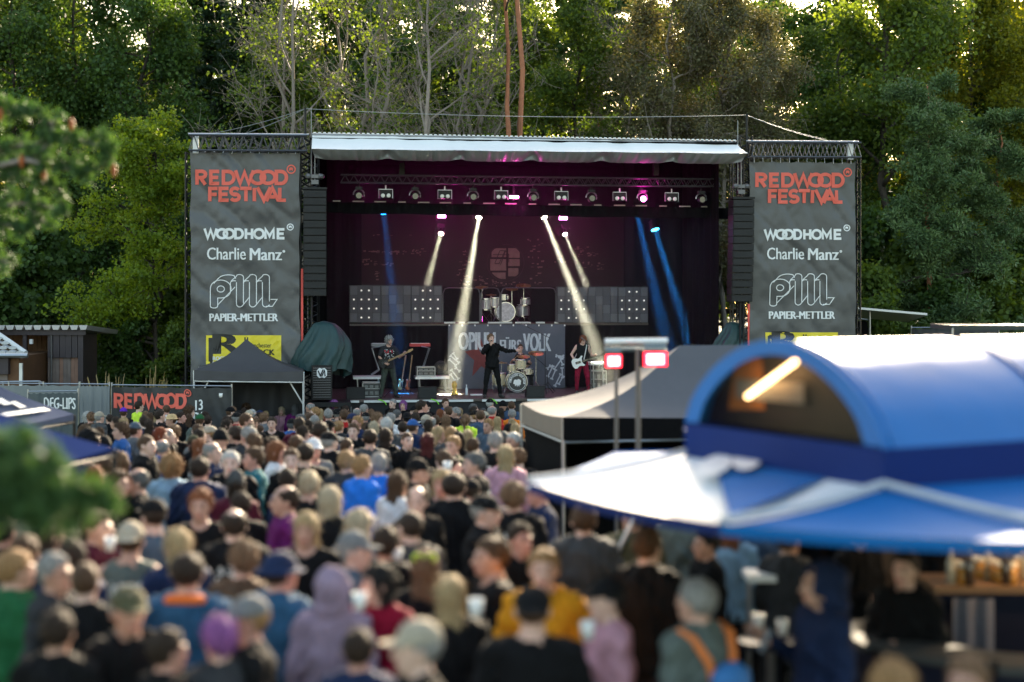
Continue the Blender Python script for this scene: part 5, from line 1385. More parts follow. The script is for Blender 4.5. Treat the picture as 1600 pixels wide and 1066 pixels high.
for i, (a, b) in enumerate(((cs[3], cs[2]), (cs[3], cs[0]), (cs[2], cs[1]))):
    MB().grid(lambda u, v, a=a, b=b: (a.lerp(b, u).x, a.lerp(b, u).y - .02 + .04 * math.sin(u * 25), GZF + (a.z - .27 - GZF) * v), 40, 2).build('side_wall', gaz_m, gz_, smooth=True)
m = MB()
for s_ in (0, 1):
    a = P(475 if s_ else 303, 590, -2.1); m.tube(a + Vector((-.55 if s_ else .55, 0, .18)), (a.x, a.y, a.z - .75), .02)
m.build('brace', white_metal, gz_)

FR[0] = W_FRAME
# ------------------------------------------------------------------ fences with banners
meshm = mat('grey_mesh_cloth', (.20, .215, .22), .8, var=.15, scale=1.5, bump=.3, bscale=8)
blk = mat('black_banner_cloth', (.018, .020, .024), .5, var=.2, bump=.4, bscale=5)
def fence_run(name, label, px0, px1, py0, py1, Y0, Y1, m, posts, group, seed):
    a, b = at(px0, py0, Y0), at(px1, py1, Y1); gz = ground_z((Y0 + Y1) / 2)
    t = thing(name, label, 'fence', ((a.x + b.x) / 2, (a.y + b.y) / 2, gz), 0, group)
    def cl(u, v, o=0.):
        p = a.lerp(b, u); d = .05 * mnoise.noise(Vector((u * 9, v * 1.5, seed))) + .03 * mnoise.noise(Vector((u * 22 + v * 6, v * 4, seed)))
        return Vector((p.x, p.y - .04 + d - o, gz + .05 + (p.z - gz - .08 - .03 * abs(math.sin(u * 3.14 * 8))) * v))
    MB().grid(cl, 90, 12).build('cloth', m, t, smooth=True)
    for u in posts:
        p = a.lerp(b, u); MB().tube((p.x, p.y, gz), (p.x, p.y, p.z + .06), .024, n=6).build('post', alu, t)
    m_ = MB()
    m_.tube(a, b, .02, n=6); m_.build('rail', alu, t); MB().tube((a.x, a.y, gz + .15), (b.x, b.y, gz + .15), .02, n=6).build('rail', alu, t)
    return t, cl, a, b
gf = 'site fence panels in front of the forest'
fence_run('site_fence', 'grey mesh covered fence in front of the wooden hut', -40, 124, 599, 600, 43.0, 42.6, meshm, (0, .33, .66, 1), gf, 2)
fence_run('site_fence', 'grey mesh covered fence panel beside the black banner with red letters', 125, 172, 600, 600.5, 42.6, 42.2, meshm, (0, .98), gf, 3)
t, cl, a, b = fence_run('site_fence', 'fence hung with a black banner that reads REDWOOD in red', 175, 362, 601.5, 603.5, 41.9, 41.0, blk, (0, 1), gf, 4)
def on_fence(cl, a, b, pxa, pxb):
    def f(px, py, o):
        u = (px - pxa) / (pxb - pxa); p = a.lerp(b, u); gz = ground_z(p.y); z = CAMZ - (py - YH) * p.y / F; v = (z - gz - .05) / (p.z - gz - .08)
        return cl(u, v, .02 + o)
    return f
ff = on_fence(cl, a, b, 175, 362)
m = MB(); f2 = lambda x, y, o: ff(x, y, o * .05); stroke_word(m, REDW, 181, 636, 110, 21, 5.0, f2); badge(m, 294.5, 613.5, 5, f2, 1.6)
m.build('festival_logo', red_paint, t)
m = MB(); tb = lambda s_, x0_, y0_, x1_, y1_, bo: text_mb(m, s_, lambda u, v: ff(x0_ + (x1_ - x0_) * u, y1_ + (y0_ - y1_) * v, 0), bo)
tb('13', 307, 624, 318, 640, .1); tb('DA', 304, 643, 322, 657, .1); m.build('date_print', white_paint, t)
t, cl, a, b = fence_run('site_fence', 'low fence with a dark grey lettered banner beside the pale canopy roof', 44, 122, 612, 611, 40.5, 40.5, mat('slate_cloth', (.07, .085, .09), .7, bump=.4, bscale=5), (0, 1), gf, 6)
ff = on_fence(cl, a, b, 44, 122); m = MB(); tb('DEG-LIPS', 70, 620, 119, 638, .08)
m.build('banner_word', white_paint, t)
# scaffold rails behind
t = thing('handrail', 'grey metal handrail between the hut and the mesh fence', 'railing', at(60, 640, 46) * Vector((1, 1, 0)) + Vector((0, 0, GZ)))
m = MB(); m.path([at(0, 597, 46), at(62, 596, 46), at(73, 603, 45)], .03, 6); m.build('rail', alu, t); m = MB(); m.tube(at(20, 606, 45), at(110, 611, 44.6), .03); m.build('rail', alu, t)
for px in (5, 62): p = at(px, 597, 46); MB().tube(p, (p.x, p.y, GZ), .03).build('post', alu, t)

# ------------------------------------------------------------------ wooden hut
HY = 50.0; hb = at(70, 600, HY); hut = thing('wooden_hut', 'dark wooden hut with a corrugated roof behind the mesh fence', 'hut', (hb.x, HY, GZ))
clad = mat('dark_cladding', (.045, .033, .038), .6, var=.15, scale=3, bump=.2); wood1 = mat('weathered_plank', (.19, .15, .135), .8, var=.3, scale=5, bump=.4, bscale=30); wood2 = mat('reddish_plank', (.26, .15, .11), .8, var=.35, scale=5, bump=.4, bscale=30)
inner = mat('inner_wood', (.14, .065, .028), .7, var=.3, scale=3, bump=.3); roofm = mat('roof_sheet', (.55, .52, .50), .6, var=.15)
z_f0, z_f1 = at(0, 523, HY).z, at(0, 514, HY).z
for i in range(14):                       # corrugated sheets seen end on
    p = at(-44 + i * 14.1, 511, HY); w_ = 13.2 * HY / F / 2; h2 = 7 * HY / F / 2
    vs = []
    for y, dz in ((HY - .7, 0), (HY + 3.2, -.25)):
        vs += [(p.x - w_, y, p.z + h2 + dz), (p.x + w_, y, p.z + h2 + dz), (p.x + w_ * .62, y, p.z - h2 + dz), (p.x - w_ * .62, y, p.z - h2 + dz)]
    MB().add(vs, [(0, 1, 2, 3), (7, 6, 5, 4), (0, 4, 5, 1), (1, 5, 6, 2), (2, 6, 7, 3), (3, 7, 4, 0)]).build('roof_sheet', roofm, hut)
a = at(-60, 518, HY); b = at(141, 518, HY); MB().bb((a.x, HY - .55, z_f0), (b.x, HY - .45, z_f1)).build('fascia', clad, hut)
for i in range(5):                        # upright dark boards
    p, q = at(81 + i * 9.3, 558, HY), at(81 + (i + 1) * 9.3 - .5, 522, HY); MB().bb((p.x, HY - .45 - (.02 if i % 2 else 0), p.z), (q.x, HY - .35, q.z)).build('cladding_board', clad, hut)
for i in range(8):
    p, q = at(80 + i * 6, 640, HY), at(80 + (i + 1) * 6 - .35, 558.5, HY); MB().bb((p.x, HY - .36 - .008 * (i % 3), GZ), (q.x, HY - .30, q.z)).build('plank', wood2 if i in (3, 6, 7) else wood1, hut)
p, q = at(128, 600, HY), at(136, 522, HY); MB().bb((p.x, HY - .46, GZ), (q.x, HY + 1.2, q.z)).build('corner_wall', clad, hut)
a, b = at(-60, 523, HY), at(80, 523, HY)
for i in range(18):
    x0, x1 = a.x + (b.x - a.x) * i / 18, a.x + (b.x - a.x) * (i + 1) / 18 - .012; MB().bb((x0, HY + 2.2, GZ), (x1, HY + 2.25, z_f1)).build('back_plank', inner, hut)
p = at(46, 600, HY); MB().bb((p.x - .06, HY - .5, GZ), (p.x + .06, HY - .4, z_f0)).build('post', clad, hut)
p = at(48.5, 534, HY - .6); MB().box((p.x, HY - .56, p.z), (.10, .1, .15)).build('wall_lamp', white_metal, hut)
for (x0_, x1_, y0_) in ((20, 44, 550), (64, 80, 571), (14, 42, 566)):
    p, q = at(x0_, y0_, HY + .6), at(x1_, y0_ - 2.5, HY + .6); MB().bb((p.x, HY + .3, p.z), (q.x, HY + .7, q.z)).build('shelf', clad, hut)
p = at(80, 540, HY - .5); MB().tube((p.x, HY - .48, z_f0), (p.x, HY - .48, GZ), .03).build('downpipe', dark_alu, hut)
# tiled house corner at the frame edge
TY = 47.0; th = thing('tiled_house', 'small house with a pale tiled roof and gutter in front of the wooden hut', 'house', at(-20, 600, TY) * Vector((1, 1, 0)) + Vector((0, 0, GZ)))
tile = mat('grey_tile', (.45, .46, .47), .5, var=.2, scale=6)
e_, r_ = at(41, 552, TY), at(-60, 487, TY + 2)
for row in range(9):
    for c in range(14):
        f0 = row / 9; x_end = e_.x + (r_.x - e_.x) * f0; x = e_.x - .28 * (c + .5) - (e_.x - x_end) * 1.0
        y = TY + 2 * f0; z = e_.z + (r_.z - e_.z) * f0 + .04
        if x < -19.5: continue
        mb = MB(); mb.lathe((x, y, z), [(.13, -.17), (.12, .17)], 8, 'Y'); mb.v = [(v[0], v[1], z + (v[2] - z) * .38 + .12 * (v[1] - y)) for v in mb.v]; mb.build('tile', tile, th)
m = MB(); m.tube(e_ + Vector((.02, -.1, .02)), r_ + Vector((.1, -.1, .05)), .07); m.build('hip_tile', mat('hip_pale', (.62, .63, .64), .5), th)
MB().tube(e_ + Vector((.12, -.24, -.06)), (-19.5, TY - .24, e_.z - .06), .075).build('gutter', alu, th)
MB().bb((-19.5, TY - .12, e_.z - .62), (e_.x - .5, TY + .1, e_.z - .12)).build('soffit', clad, th)
p = at(29, 600, TY); MB().bb((-19.5, TY + .1, GZ), (p.x, TY + 4, e_.z - .1)).build('wall', inner, th)
MB().bb((p.x, TY + .05, GZ), (p.x + .09, TY + .15, e_.z - .3)).build('corner_trim', white_metal, th)
for sx in (8, 0): q = at(sx, 584, TY); MB().bb((q.x - .1, TY + .04, q.z - .2), (q.x + .05, TY + .1, q.z + .12)).build('wall_box', wood1, th)

# dry tall grass behind the fence
gm = leafmat('dry_grass_leaf', [(.20, .16, .08), (.32, .25, .13), (.42, .33, .18)], .3)
def reed_clump(px, Y, py_top, n, label, wd=.5, m=gm):
    p = at(px, 600, Y); h = at(px, py_top, Y).z - GZ; rng = np.random.RandomState(int(px)); V = []; 
    for i in range(n):
        x, y = rng.normal(0, wd * .35, 2); hh = h * rng.uniform(.45, 1.0) * (1 - min(.5, (abs(x) + abs(y)) * .8)); dx, dy = rng.normal(0, .12, 2) + np.array([x, y]) * .4; w_ = .012
        V += [(x - w_, y, 0), (x + w_, y, 0), (x + dx * .6 + w_, y + dy * .6, hh * .7), (x + dx * .6 - w_, y + dy * .6, hh * .7), (x + dx * .6 - .025, y + dy * .6, hh * .68), (x + dx * .6 + .03, y + dy * .6, hh * .7), (x + dx * 1.3 + .02, y + dy * 1.2, hh * 1.02), (x + dx * 1.3, y + dy * 1.2, hh)]
    Q = np.arange(n * 8).reshape(-1, 4); t = thing('tall_grass', label, 'plant', (p.x, Y, GZ)); put('blades', np_mesh('blades', V, Q, (m,), tint=rng.rand(len(Q))), t)
reed_clump(238, 47, 562, 120, 'dry tall ornamental grass behind the black REDWOOD fence banner'); reed_clump(160, 48, 568, 70, 'dry brown stalks growing beside the wooden hut', .7); reed_clump(178, 48.5, 570, 60, 'thin dry stalks between the hut and the ornamental grass', .5)

# ------------------------------------------------------------------ canopies at the near left
navy = mat('navy_canvas', (.014, .024, .085), 1., var=.1, bump=.1, spec=0.); lav = mat('pale_blue_canvas', (.085, .098, .15), 1., spec=0., var=.12, scale=8, bump=.25)
def corner_tent(label, right, front, apex, sr, sf, sa, m, vh, concave=.06):
    def w_(p, s_): return at(p[0], p[1], F / s_)
    Rr, Fr, A = w_(right, sr), w_(front, sf), w_(apex, sa)
    c2 = Vector((A.x, A.y, Rr.z)); Bk = c2 * 2 - Fr; Lf = c2 * 2 - Rr; Fr.z = Bk.z = Lf.z = Rr.z
    return gazebo('canopy_tent', label, 'canopy', [Fr, Rr, Bk, Lf], A, vh, m, m, black_metal, concave, base=ground_z(A.y)), Fr, Rr, A
t, Fr, Rr, A = corner_tent('pale blue canopy roof with white print in front of the mesh fence', (115, 647), (-90, 672), (-75, 566), 106, 122, 112, lav, .10)
def face(u, v): p = Fr.lerp(Rr, u).lerp(A, v); p.z -= .06 * math.sin(math.pi * v) - .025; p.y -= .02; return p
m = MB()
for (u0, u1, v0, v1) in ((.42, .52, .36, .46), (.53, .60, .33, .44), (.61, .70, .30, .42), (.71, .78, .22, .34), (.42, .9, .10, .17)):
    m.grid(lambda u, v: face(u0 + (u1 - u0) * u, v0 + (v1 - v0) * v), 4, 3)
m.build('print', white_paint, t)
corner_tent('navy blue canopy corner in front of the pale canopy and behind the green branch', (177, 700), (-60, 742), (-160, 577), 166, 196, 176, navy, .05)

# ------------------------------------------------------------------ grey tent and floodlights
gt = mat('grey_tent_cloth', (.105, .105, .120), .8, spec=.15, var=.08, bump=.3, bscale=4); beige = mat('beige_tent_cloth', (.16, .135, .115), .6, var=.1)
Fc = at(880, 652, 20.6); Lc = at(815, 632, 23.1); Lc.z = Fc.z; d = (Lc - Fc).normalized(); pr = Vector((-d.y, d.x, 0)) * -1; pr = pr if pr.x > 0 else -pr
Rc_ = Fc + pr * 5.8; Bc = Lc + pr * 5.8; r1 = (Fc + Lc) / 2 + pr * 2.0; r2 = (Fc + Lc) / 2 + pr * 4.6; zr = at(1060, 541, 22).z; r1.z = r2.z = zr
gtent = gazebo('event_tent', 'grey ridge tent with a black valance behind the red floodlights', 'tent', [Fc, Rc_, Bc, Lc], None, .30, gt, black_cloth, alu, .17, base=ground_z(21.5), ridge=[r1, r2, r2, r1])
for ch in gtent.children:
    if ch.name.startswith('valance') and len(ch.data.vertices) and abs(ch.data.vertices[0].co.x - ch.data.vertices[-1].co.x) < 1.5: ch.data.materials[0] = beige
for (a, b) in ((Fc, Lc), (Lc, Bc)):
    MB().grid(lambda u, v: (a.lerp(b, u).x + .05, a.lerp(b, u).y + .12, ground_z(22) + (Fc.z - .3 - ground_z(22)) * v), 20, 2).build('side_wall', black_cloth, gtent, smooth=True)
FY = 17.7
fs = thing('floodlight_stand', 'lighting stand with two glowing red floodlights in front of the grey tent', 'floodlight', at(982, 700, FY) * Vector((1, 1, 0)) + Vector((0, 0, ground_z(FY))))
a, b = at(945, 534, FY), at(1043, 533, FY)
m = MB(); m.tube(a, b, .035, n=10); m.build('crossbar', white_metal, fs)
m = MB(); m.tube(a + Vector((0, .1, -.09)), b + Vector((0, .1, -.09)), .03); m.build('lower_bar', mat('blue_grey_metal', (.15, .19, .22), .4, .5), fs)
for px in (963, 997): p = at(px, 545, FY); MB().tube(p, (p.x, p.y, ground_z(FY)), .03 if px > 980 else .022).build('pole', dark_alu, fs)
RED = mat('red_flood_face', (.9, .2, .2), .4, emit=(1, .09, .10), estr=8); RIM_ = mat('red_flood_rim', (.7, .02, .03), .4, emit=(1, .01, .03), estr=1.6)
for (px, py, w_, h_, rz) in ((959, 563, 23, 17, .35), (1024, 560, 33, 19, 0)):
    k = FY / F; p = at(px, py, FY - .1); W_, H_ = w_ * k, h_ * k
    ho = MB().box((p.x, p.y + .07, p.z + .0), (W_ * 1.15, .12, H_ * 1.35), rz).build('lamp_housing', black_metal, fs)
    MB().box((p.x - .0, p.y - .005, p.z - .01), (W_ * .80, .02, H_ * .82), rz).build('light_face', RED, ho); MB().box((p.x, p.y + .004, p.z - .01), (W_ * 1.1, .02, H_ * 1.15), rz).build('light_rim', RIM_, ho)
    MB().box((p.x, p.y + .07, p.z + H_ * .95), (W_ * 1.0, .05, .07)).build('mount', mat('blue_grey_metal', (.15, .19, .22)), ho)

# ------------------------------------------------------------------ blue bar pavilion
blue = mat('blue_vinyl', (.006, .120, .38), .42, var=.12, scale=3, bump=.35, bscale=3, spec=.4)
blue2 = mat('blue_roof_cloth', (.006, .115, .36), .7, var=.15, scale=2, bump=.4, bscale=3, spec=.12); ribm = mat('rib_cover_cloth', (.42, .44, .48), .7)
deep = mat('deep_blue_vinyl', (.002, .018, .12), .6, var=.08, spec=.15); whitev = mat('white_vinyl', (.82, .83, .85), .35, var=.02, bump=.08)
GB = ground_z(10)
Z1, Z2 = 2.52, 2.20
K = Vector((2.05, 8.75, Z1)); K2 = Vector((1.14, 10.45, Z1)); ax = Vector((.881, .473, 0)).normalized(); K3 = K + ax * 4.6; K4 = K2 + ax * 4.6
bar = thing('bar_pavilion', 'blue bar pavilion with a vaulted roof and wide blue eaves', 'pavilion', ((K.x + K4.x) / 2, (K.y + K4.y) / 2, GB))
Bp = at(1130, 815, F / 310); Cp = at(1760, 835, F / 330); Ap = at(835, 762, F / 252)
Bp.z = Cp.z = Ap.z = Z2
Bp = Vector((1.06, 8.05, Z2)); Cp = Vector((2.95, 7.45, Z2)); Ap = Vector((.10, 9.75, Z2)); A2 = Vector((.75, 11.6, Z2)); Dp = Vector((6.9, 9.6, Z2)); Ep = Vector((5.6, 13.4, Z2))
H = .22
kl = [q - Vector((0, 0, H)) for q in (K, K2, K3, K4)]
def quad(m_, a, b, c, d, sag=.05, n=12):
    def fn(u, v):
        p = a.lerp(b, u).lerp(d.lerp(c, u), v); p = Vector(p); p.z -= sag * math.sin(math.pi * v) * .8 + sag * .5 * math.sin(math.pi * u) * (1 - v); return p
    return m_.grid(fn, n, n)
def lerp4(a, b, c, d): return lambda u, v: Vector(a.lerp(b, u).lerp(d.lerp(c, u), v))
# white end face, blue corner and front faces
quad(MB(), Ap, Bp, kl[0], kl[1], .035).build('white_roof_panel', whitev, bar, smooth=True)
quad(MB(), Bp, Cp, kl[0] + Vector((.002, 0, 0)), kl[0], .03).build('roof_panel', blue2, bar, smooth=True)
quad(MB(), Cp, Dp, kl[2], kl[0], .05).build('roof_panel', blue2, bar, smooth=True)
quad(MB(), A2, Ap, kl[1], kl[1] + Vector((.01, .01, 0)), .03).build('roof_panel', blue2, bar, smooth=True)
quad(MB(), Ep, A2, kl[1], kl[3], .05).build('roof_panel', blue2, bar, smooth=True)
quad(MB(), Dp, Ep, kl[3], kl[2], .05).build('roof_panel', blue2, bar, smooth=True)
lg = lambda a, b, c, d, u0, u1, v0, v1, off: (lambda m_: m_)
def decal(parent, quadp, cx, cy, rx, ry, rot, name='logo_print', m_=None):
    f = lerp4(*quadp); pts = []
    for i in range(24):
        a = i * math.pi / 12; x, y = rx * math.cos(a), ry * math.sin(a); u = cx + x * math.cos(rot) - y * math.sin(rot); v = cy + x * math.sin(rot) + y * math.cos(rot)
        p = f(u, v); p.z += .012 - (.035 * math.sin(math.pi * v) * .8); p.y -= .004; pts.append(p)
    MB().add(pts, [tuple(range(24))]).build(name, m_ or whitev, parent)
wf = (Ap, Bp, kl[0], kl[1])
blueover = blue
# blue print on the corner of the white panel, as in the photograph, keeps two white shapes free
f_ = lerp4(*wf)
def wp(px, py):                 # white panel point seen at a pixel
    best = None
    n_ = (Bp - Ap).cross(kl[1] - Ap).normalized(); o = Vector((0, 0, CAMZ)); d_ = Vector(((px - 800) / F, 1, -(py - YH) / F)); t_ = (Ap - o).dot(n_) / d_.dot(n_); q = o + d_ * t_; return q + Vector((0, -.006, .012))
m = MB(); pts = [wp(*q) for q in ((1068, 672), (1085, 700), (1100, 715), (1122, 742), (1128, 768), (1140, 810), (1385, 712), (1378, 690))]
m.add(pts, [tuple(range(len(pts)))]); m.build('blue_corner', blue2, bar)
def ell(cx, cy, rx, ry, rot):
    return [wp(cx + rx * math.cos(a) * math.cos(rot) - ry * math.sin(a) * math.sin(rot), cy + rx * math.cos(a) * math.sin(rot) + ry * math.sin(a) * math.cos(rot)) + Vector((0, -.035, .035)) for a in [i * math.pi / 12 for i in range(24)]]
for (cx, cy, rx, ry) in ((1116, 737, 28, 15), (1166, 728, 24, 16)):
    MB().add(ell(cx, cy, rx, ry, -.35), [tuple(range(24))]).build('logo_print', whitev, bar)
for (a, b) in ((Ap, Bp), (Bp, Cp), (Cp, Dp), (A2, Ap), (Dp, Ep), (Ep, A2)):
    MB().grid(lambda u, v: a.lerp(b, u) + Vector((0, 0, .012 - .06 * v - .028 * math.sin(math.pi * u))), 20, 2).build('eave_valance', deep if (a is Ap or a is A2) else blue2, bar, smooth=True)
for (a, b) in ((kl[0], Bp), (kl[0], Cp), (kl[1], Ap), (kl[2], Dp)):
    m = MB(); m.path([Vector(a.lerp(b, i / 8)) + Vector((0, -.01, .03 - .02 * math.sin(math.pi * i / 8))) for i in range(9)], .022, 8); m.build('rib_cover', ribm, bar)
# band under the vault
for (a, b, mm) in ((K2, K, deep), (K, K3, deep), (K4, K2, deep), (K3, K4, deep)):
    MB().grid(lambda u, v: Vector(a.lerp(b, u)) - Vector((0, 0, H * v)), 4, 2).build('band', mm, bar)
rise = .565
def vault(u, v, r=1., dz=0.):
    ce = K.lerp(K2, v); h_ = rise * math.sin(math.pi * v) ** .62; p = ce + ax * (4.6 * u); return Vector((p.x, p.y, Z1 + h_ * r + dz))
MB().grid(vault, 20, 28).build('vault_roof', blue, bar, smooth=True)
def archface(u, v, back=.0, inner=1.):
    ce = K.lerp(K2, .5 + (u - .5) * inner); h_ = rise * inner * math.sin(math.pi * (.5 + (u - .5))) ** .62; return Vector((ce.x, ce.y, Z1 + .01 + h_ * v)) + ax * back
MB().grid(lambda u, v: archface(u, v, .16, .97), 24, 6).build('inner_panel', mat('dark_brown_panel', (.010, .006, .004), .6, var=.3), bar)
m = MB()                          # blue border round the clear end window
for i in range(28):
    u0, u1 = i / 28, (i + 1) / 28; a, b = archface(u0, 1), archface(u1, 1); c, d = archface(u1, 1, 0, .84), archface(u0, 1, 0, .84)
    m.add([a, b, c, d], [(0, 1, 2, 3)])
m.build('arch_border', blue, bar)
m = MB(); m.grid(lambda u, v: archface(u, v, .02, .85), 24, 6)
gl = bpy.data.materials.new('clear_vinyl'); gl.use_nodes = True; n = gl.node_tree; n.nodes.clear(); o_ = n.nodes.new('ShaderNodeOutputMaterial'); mx = n.nodes.new('ShaderNodeMixShader'); mx.inputs[0].default_value = .045
tr_ = n.nodes.new('ShaderNodeBsdfTransparent'); tr_.inputs[0].default_value = (.75, .7, .65, 1); g2 = n.nodes.new('ShaderNodeBsdfGlossy'); g2.inputs['Roughness'].default_value = .12; n.links.new(tr_.outputs[0], mx.inputs[1]); n.links.new(g2.outputs[0], mx.inputs[2]); n.links.new(mx.outputs[0], o_.inputs[0])
m.build('clear_window', gl, bar)
def inb(px, py, back):
    n_ = ax; o = Vector((0, 0, CAMZ)); d_ = Vector(((px - 800) / F, 1, -(py - YH) / F)); t_ = (K + ax * back - o).dot(n_) / d_.dot(n_); return o + d_ * t_
a, b = inb(1168, 620, .09), inb(1243, 565, .09)
MB().tube(a, b, .017, n=8).build('tube_lamp', mat('warm_tube', (1, .8, .5), .4, emit=(1, .62, .28), estr=3), bar)
l = bpy.data.lights.new('tube_glow', 'POINT'); l.energy = .8; l.color = (1, .5, .16); l.shadow_soft_size = .1; o = bpy.data.objects.new('tube_glow', l); COL.objects.link(o); o.location = (a + b) / 2 - ax * .03
c0, c1, c2, c3 = inb(1138, 640, .145), inb(1195, 640, .145), inb(1190, 560, .145), inb(1150, 560, .145); MB().add([c0, c1, c2, c3], [(0, 1, 2, 3)]).build('warm_reflection', mat('warm_reflection', (.28, .10, .015), .5), bar)  # glow reflected in the end window, put in as a flat orange sheet
c0, c1, c2, c3 = inb(1150, 622, .13), inb(1256, 632, .13), inb(1256, 598, .13), inb(1150, 592, .13); MB().add([c0, c1, c2, c3], [(0, 1, 2, 3)]).build('pale_sign', mat('pale_sign', (.14, .14, .13), .5), bar)
# seams and lacing over the vault
for u_ in (.015, .30, .62, .9):
    MB().path([vault(u_, v_ / 24, 1, .004) for v_ in range(25)], .010, 5).build('seam', deep if u_ > .1 else blue, bar, smooth=True)
# logo on the vault
def vd(px, py):
    o = Vector((0, 0, CAMZ)); d_ = Vector(((px - 800) / F, 1, -(py - YH) / F)); best = None
    for i in range(40):
        for k in range(30):
            q = vault(.2 + .5 * i / 40, .03 + .35 * k / 30); e_ = (q - o).cross(d_).length
            if best is None or e_ < best[0]: best = (e_, q)
    return best[1]
cq = vd(1592, 592)
pts = []
for i in range(20):
    a_ = i * math.pi / 10
    def nearest(u0, v0): return vault(u0, v0, 1.0, .008) + Vector((0, -.01, 0))
    pts.append(nearest(.478 + .042 * math.cos(a_), .115 + .050 * math.sin(a_)))
MB().add(pts, [tuple(range(20))]).build('logo_print', whitev, bar)
for q in (Dp, Ep): MB().tube((q.x * .93 + 3.5 * .07, q.y * .93 + 10.3 * .07, GB), (q.x * .93 + 3.5 * .07, q.y * .93 + 10.3 * .07, Z2 + .02), .03).build('post', alu, bar)
# counter ring
ctm = mat('counter_top', (.07, .07, .07), .8, spec=.15, bump=.1); ctf = mat('counter_front', (.012, .014, .03), .85, spec=.15)
cpts = [Vector((2.3, 10.9, 0)), Vector((2.45, 10.2, 0)), Vector((3.0, 9.75, 0)), Vector((4.0, 9.4, 0)), Vector((5.2, 9.7, 0))]
ct = thing('bar_counter', 'dark curved bar counter under the blue roof', 'counter', (3.2, 10.0, GB))
for i in range(4):
    a, b = cpts[i], cpts[i + 1]; dd = (b - a).normalized(); nn = Vector((-dd.y, dd.x, 0))
    vs = [a - nn * .2, b - nn * .2, b + nn * .2, a + nn * .2]; z0, z1 = GB + 1.06, GB + 1.11
    MB().add([(v.x, v.y, z0) for v in vs] + [(v.x, v.y, z1 + .001 * i) for v in vs], [(3, 2, 1, 0), (4, 5, 6, 7), (0, 1, 5, 4), (1, 2, 6, 5), (2, 3, 7, 6), (3, 0, 4, 7)]).build('top_board', ctm, ct)
    vs = [a - nn * .1, b - nn * .1, b - nn * .05, a - nn * .05]
    MB().add([(v.x, v.y, GB) for v in vs] + [(v.x, v.y, z0 - .002) for v in vs], [(3, 2, 1, 0), (4, 5, 6, 7), (0, 1, 5, 4), (1, 2, 6, 5), (2, 3, 7, 6), (3, 0, 4, 7)]).build('front_board', ctf, ct)
bs = thing('back_bar', 'back shelf of the bar with drinks and a pale cloth hanging from it', 'shelf', (4.0, 12.2, GB))
MB().bb((3.2, 12.0, GB + 1.08), (5.6, 12.6, GB + 1.13)).build('shelf_board', mat('wood_shelf', (.20, .11, .05), .5, var=.2), bs)
MB().bb((3.2, 12.05, GB), (5.6, 12.5, GB + 1.07)).build('cabinet', ctf, bs)
a, b = at(1490, 985, 11.95), at(1556, 985, 11.95); MB().grid(lambda u, v: (a.x + (b.x - a.x) * u, 11.97 + .02 * math.sin(u * 14), GB + .45 + (.6) * v), 20, 2).build('hanging_cloth', mat('lilac_cloth', (.16, .15, .18), .8), bs, smooth=True)
MB().bb((2.9, 13.0, GB), (5.8, 13.05, 2.1)).build('back_wall', mat('bar_back_wall', (.05, .032, .02), .6, var=.3), bs)
MB().grid(lambda u, v: (1.55 + 1.4 * u, 13.55 + .05 * math.sin(u * 40) - .3 * u, GB + .05 + 2.1 * v), 60, 2).build('added_dark_sheet', black_cloth, bar, smooth=True)  # black sheet added behind the guests to darken the space under the roof
beer = mat('beer', (.55, .26, .04), .15, var=.1, spec=.7); foam = mat('foam', (.8, .75, .62), .8); glassb = mat('bottle_glass', (.05, .03, .02), .15, spec=.8); pale_glass = mat('pale_bottle', (.45, .40, .30), .2, spec=.8)
rr = random.Random(4)
for i in range(13):
    px = 1486 + i * 9.6; Y = rr.uniform(12.05, 12.45); p = at(px, 900, Y); p.z = GB + 1.131
    if i % 3 == 0:
        bottle(p, 'tall bottle on the back shelf of the bar', rr.uniform(.26, .32), .038, glassb if i % 2 else pale_glass, white_metal, group='bottles on the back shelf of the bar')
    else:
        t = thing('beer_glass', 'full beer glass on the back shelf of the bar', 'glass', p, 0, 'beer glasses on the back shelf of the bar')
        MB().lathe(p, [(.03, 0), (.034, .01), (.04, .13)], 10).build('beer', beer, t, smooth=True); MB().lathe(p + Vector((0, 0, .13)), [(.04, .001), (.042, .02), (.03, .035)], 10).build('foam', foam, t, smooth=True)
l = bpy.data.lights.new('bar_lamp', 'POINT'); l.energy = 9; l.color = (1, .6, .28); l.shadow_soft_size = .06; o = bpy.data.objects.new('bar_lamp', l); COL.objects.link(o); o.location = (4.1, 11.7, 2.05)
t = thing('ceiling_lamp', 'warm lamp glowing under the blue roof above the drinks shelf', 'lamp', (4.1, 11.7, 2.12)); MB().lathe((4.1, 11.7, 2.12), [(.05, .0), (.07, .04), (.03, .09)], 12).build('bulb', mat('warm_bulb', (1, .8, .5), emit=(1, .7, .4), estr=6), t); MB().tube((4.1, 11.7, 2.2), (4.1, 11.7, 2.45), .008).build('cord', black_metal, t)
# white serving shelf beside the bar
p = at(1205, 905, 11.6); t = thing('serving_table', 'narrow white table between the bar guests under the blue roof', 'table', (p.x, 11.6, GB)); MB().box((p.x, 11.75, p.z), (.34, .3, .05)).build('tabletop', whitev, t)
for s_ in (-1, 1): MB().tube((p.x + s_ * .14, 11.75, p.z - .02), (p.x + s_ * .14, 11.75, GB), .018).build('leg', alu, t)
def cup(p, label, m_=None, r=.036, h=.10):
    t = thing('drinking_cup', label, 'cup', p, 0)
    MB().lathe(p, [(r * .8, 0), (r, h), (r * .93, h), (r * .75, .01)], 12).build('cup_wall', m_ or mat('white_cup', (.8, .8, .78), .4), t, smooth=True)
    MB().lathe(p, [(r * .8, h * .82), (r * .85, h * .86)], 12).build('drink', beer, t)

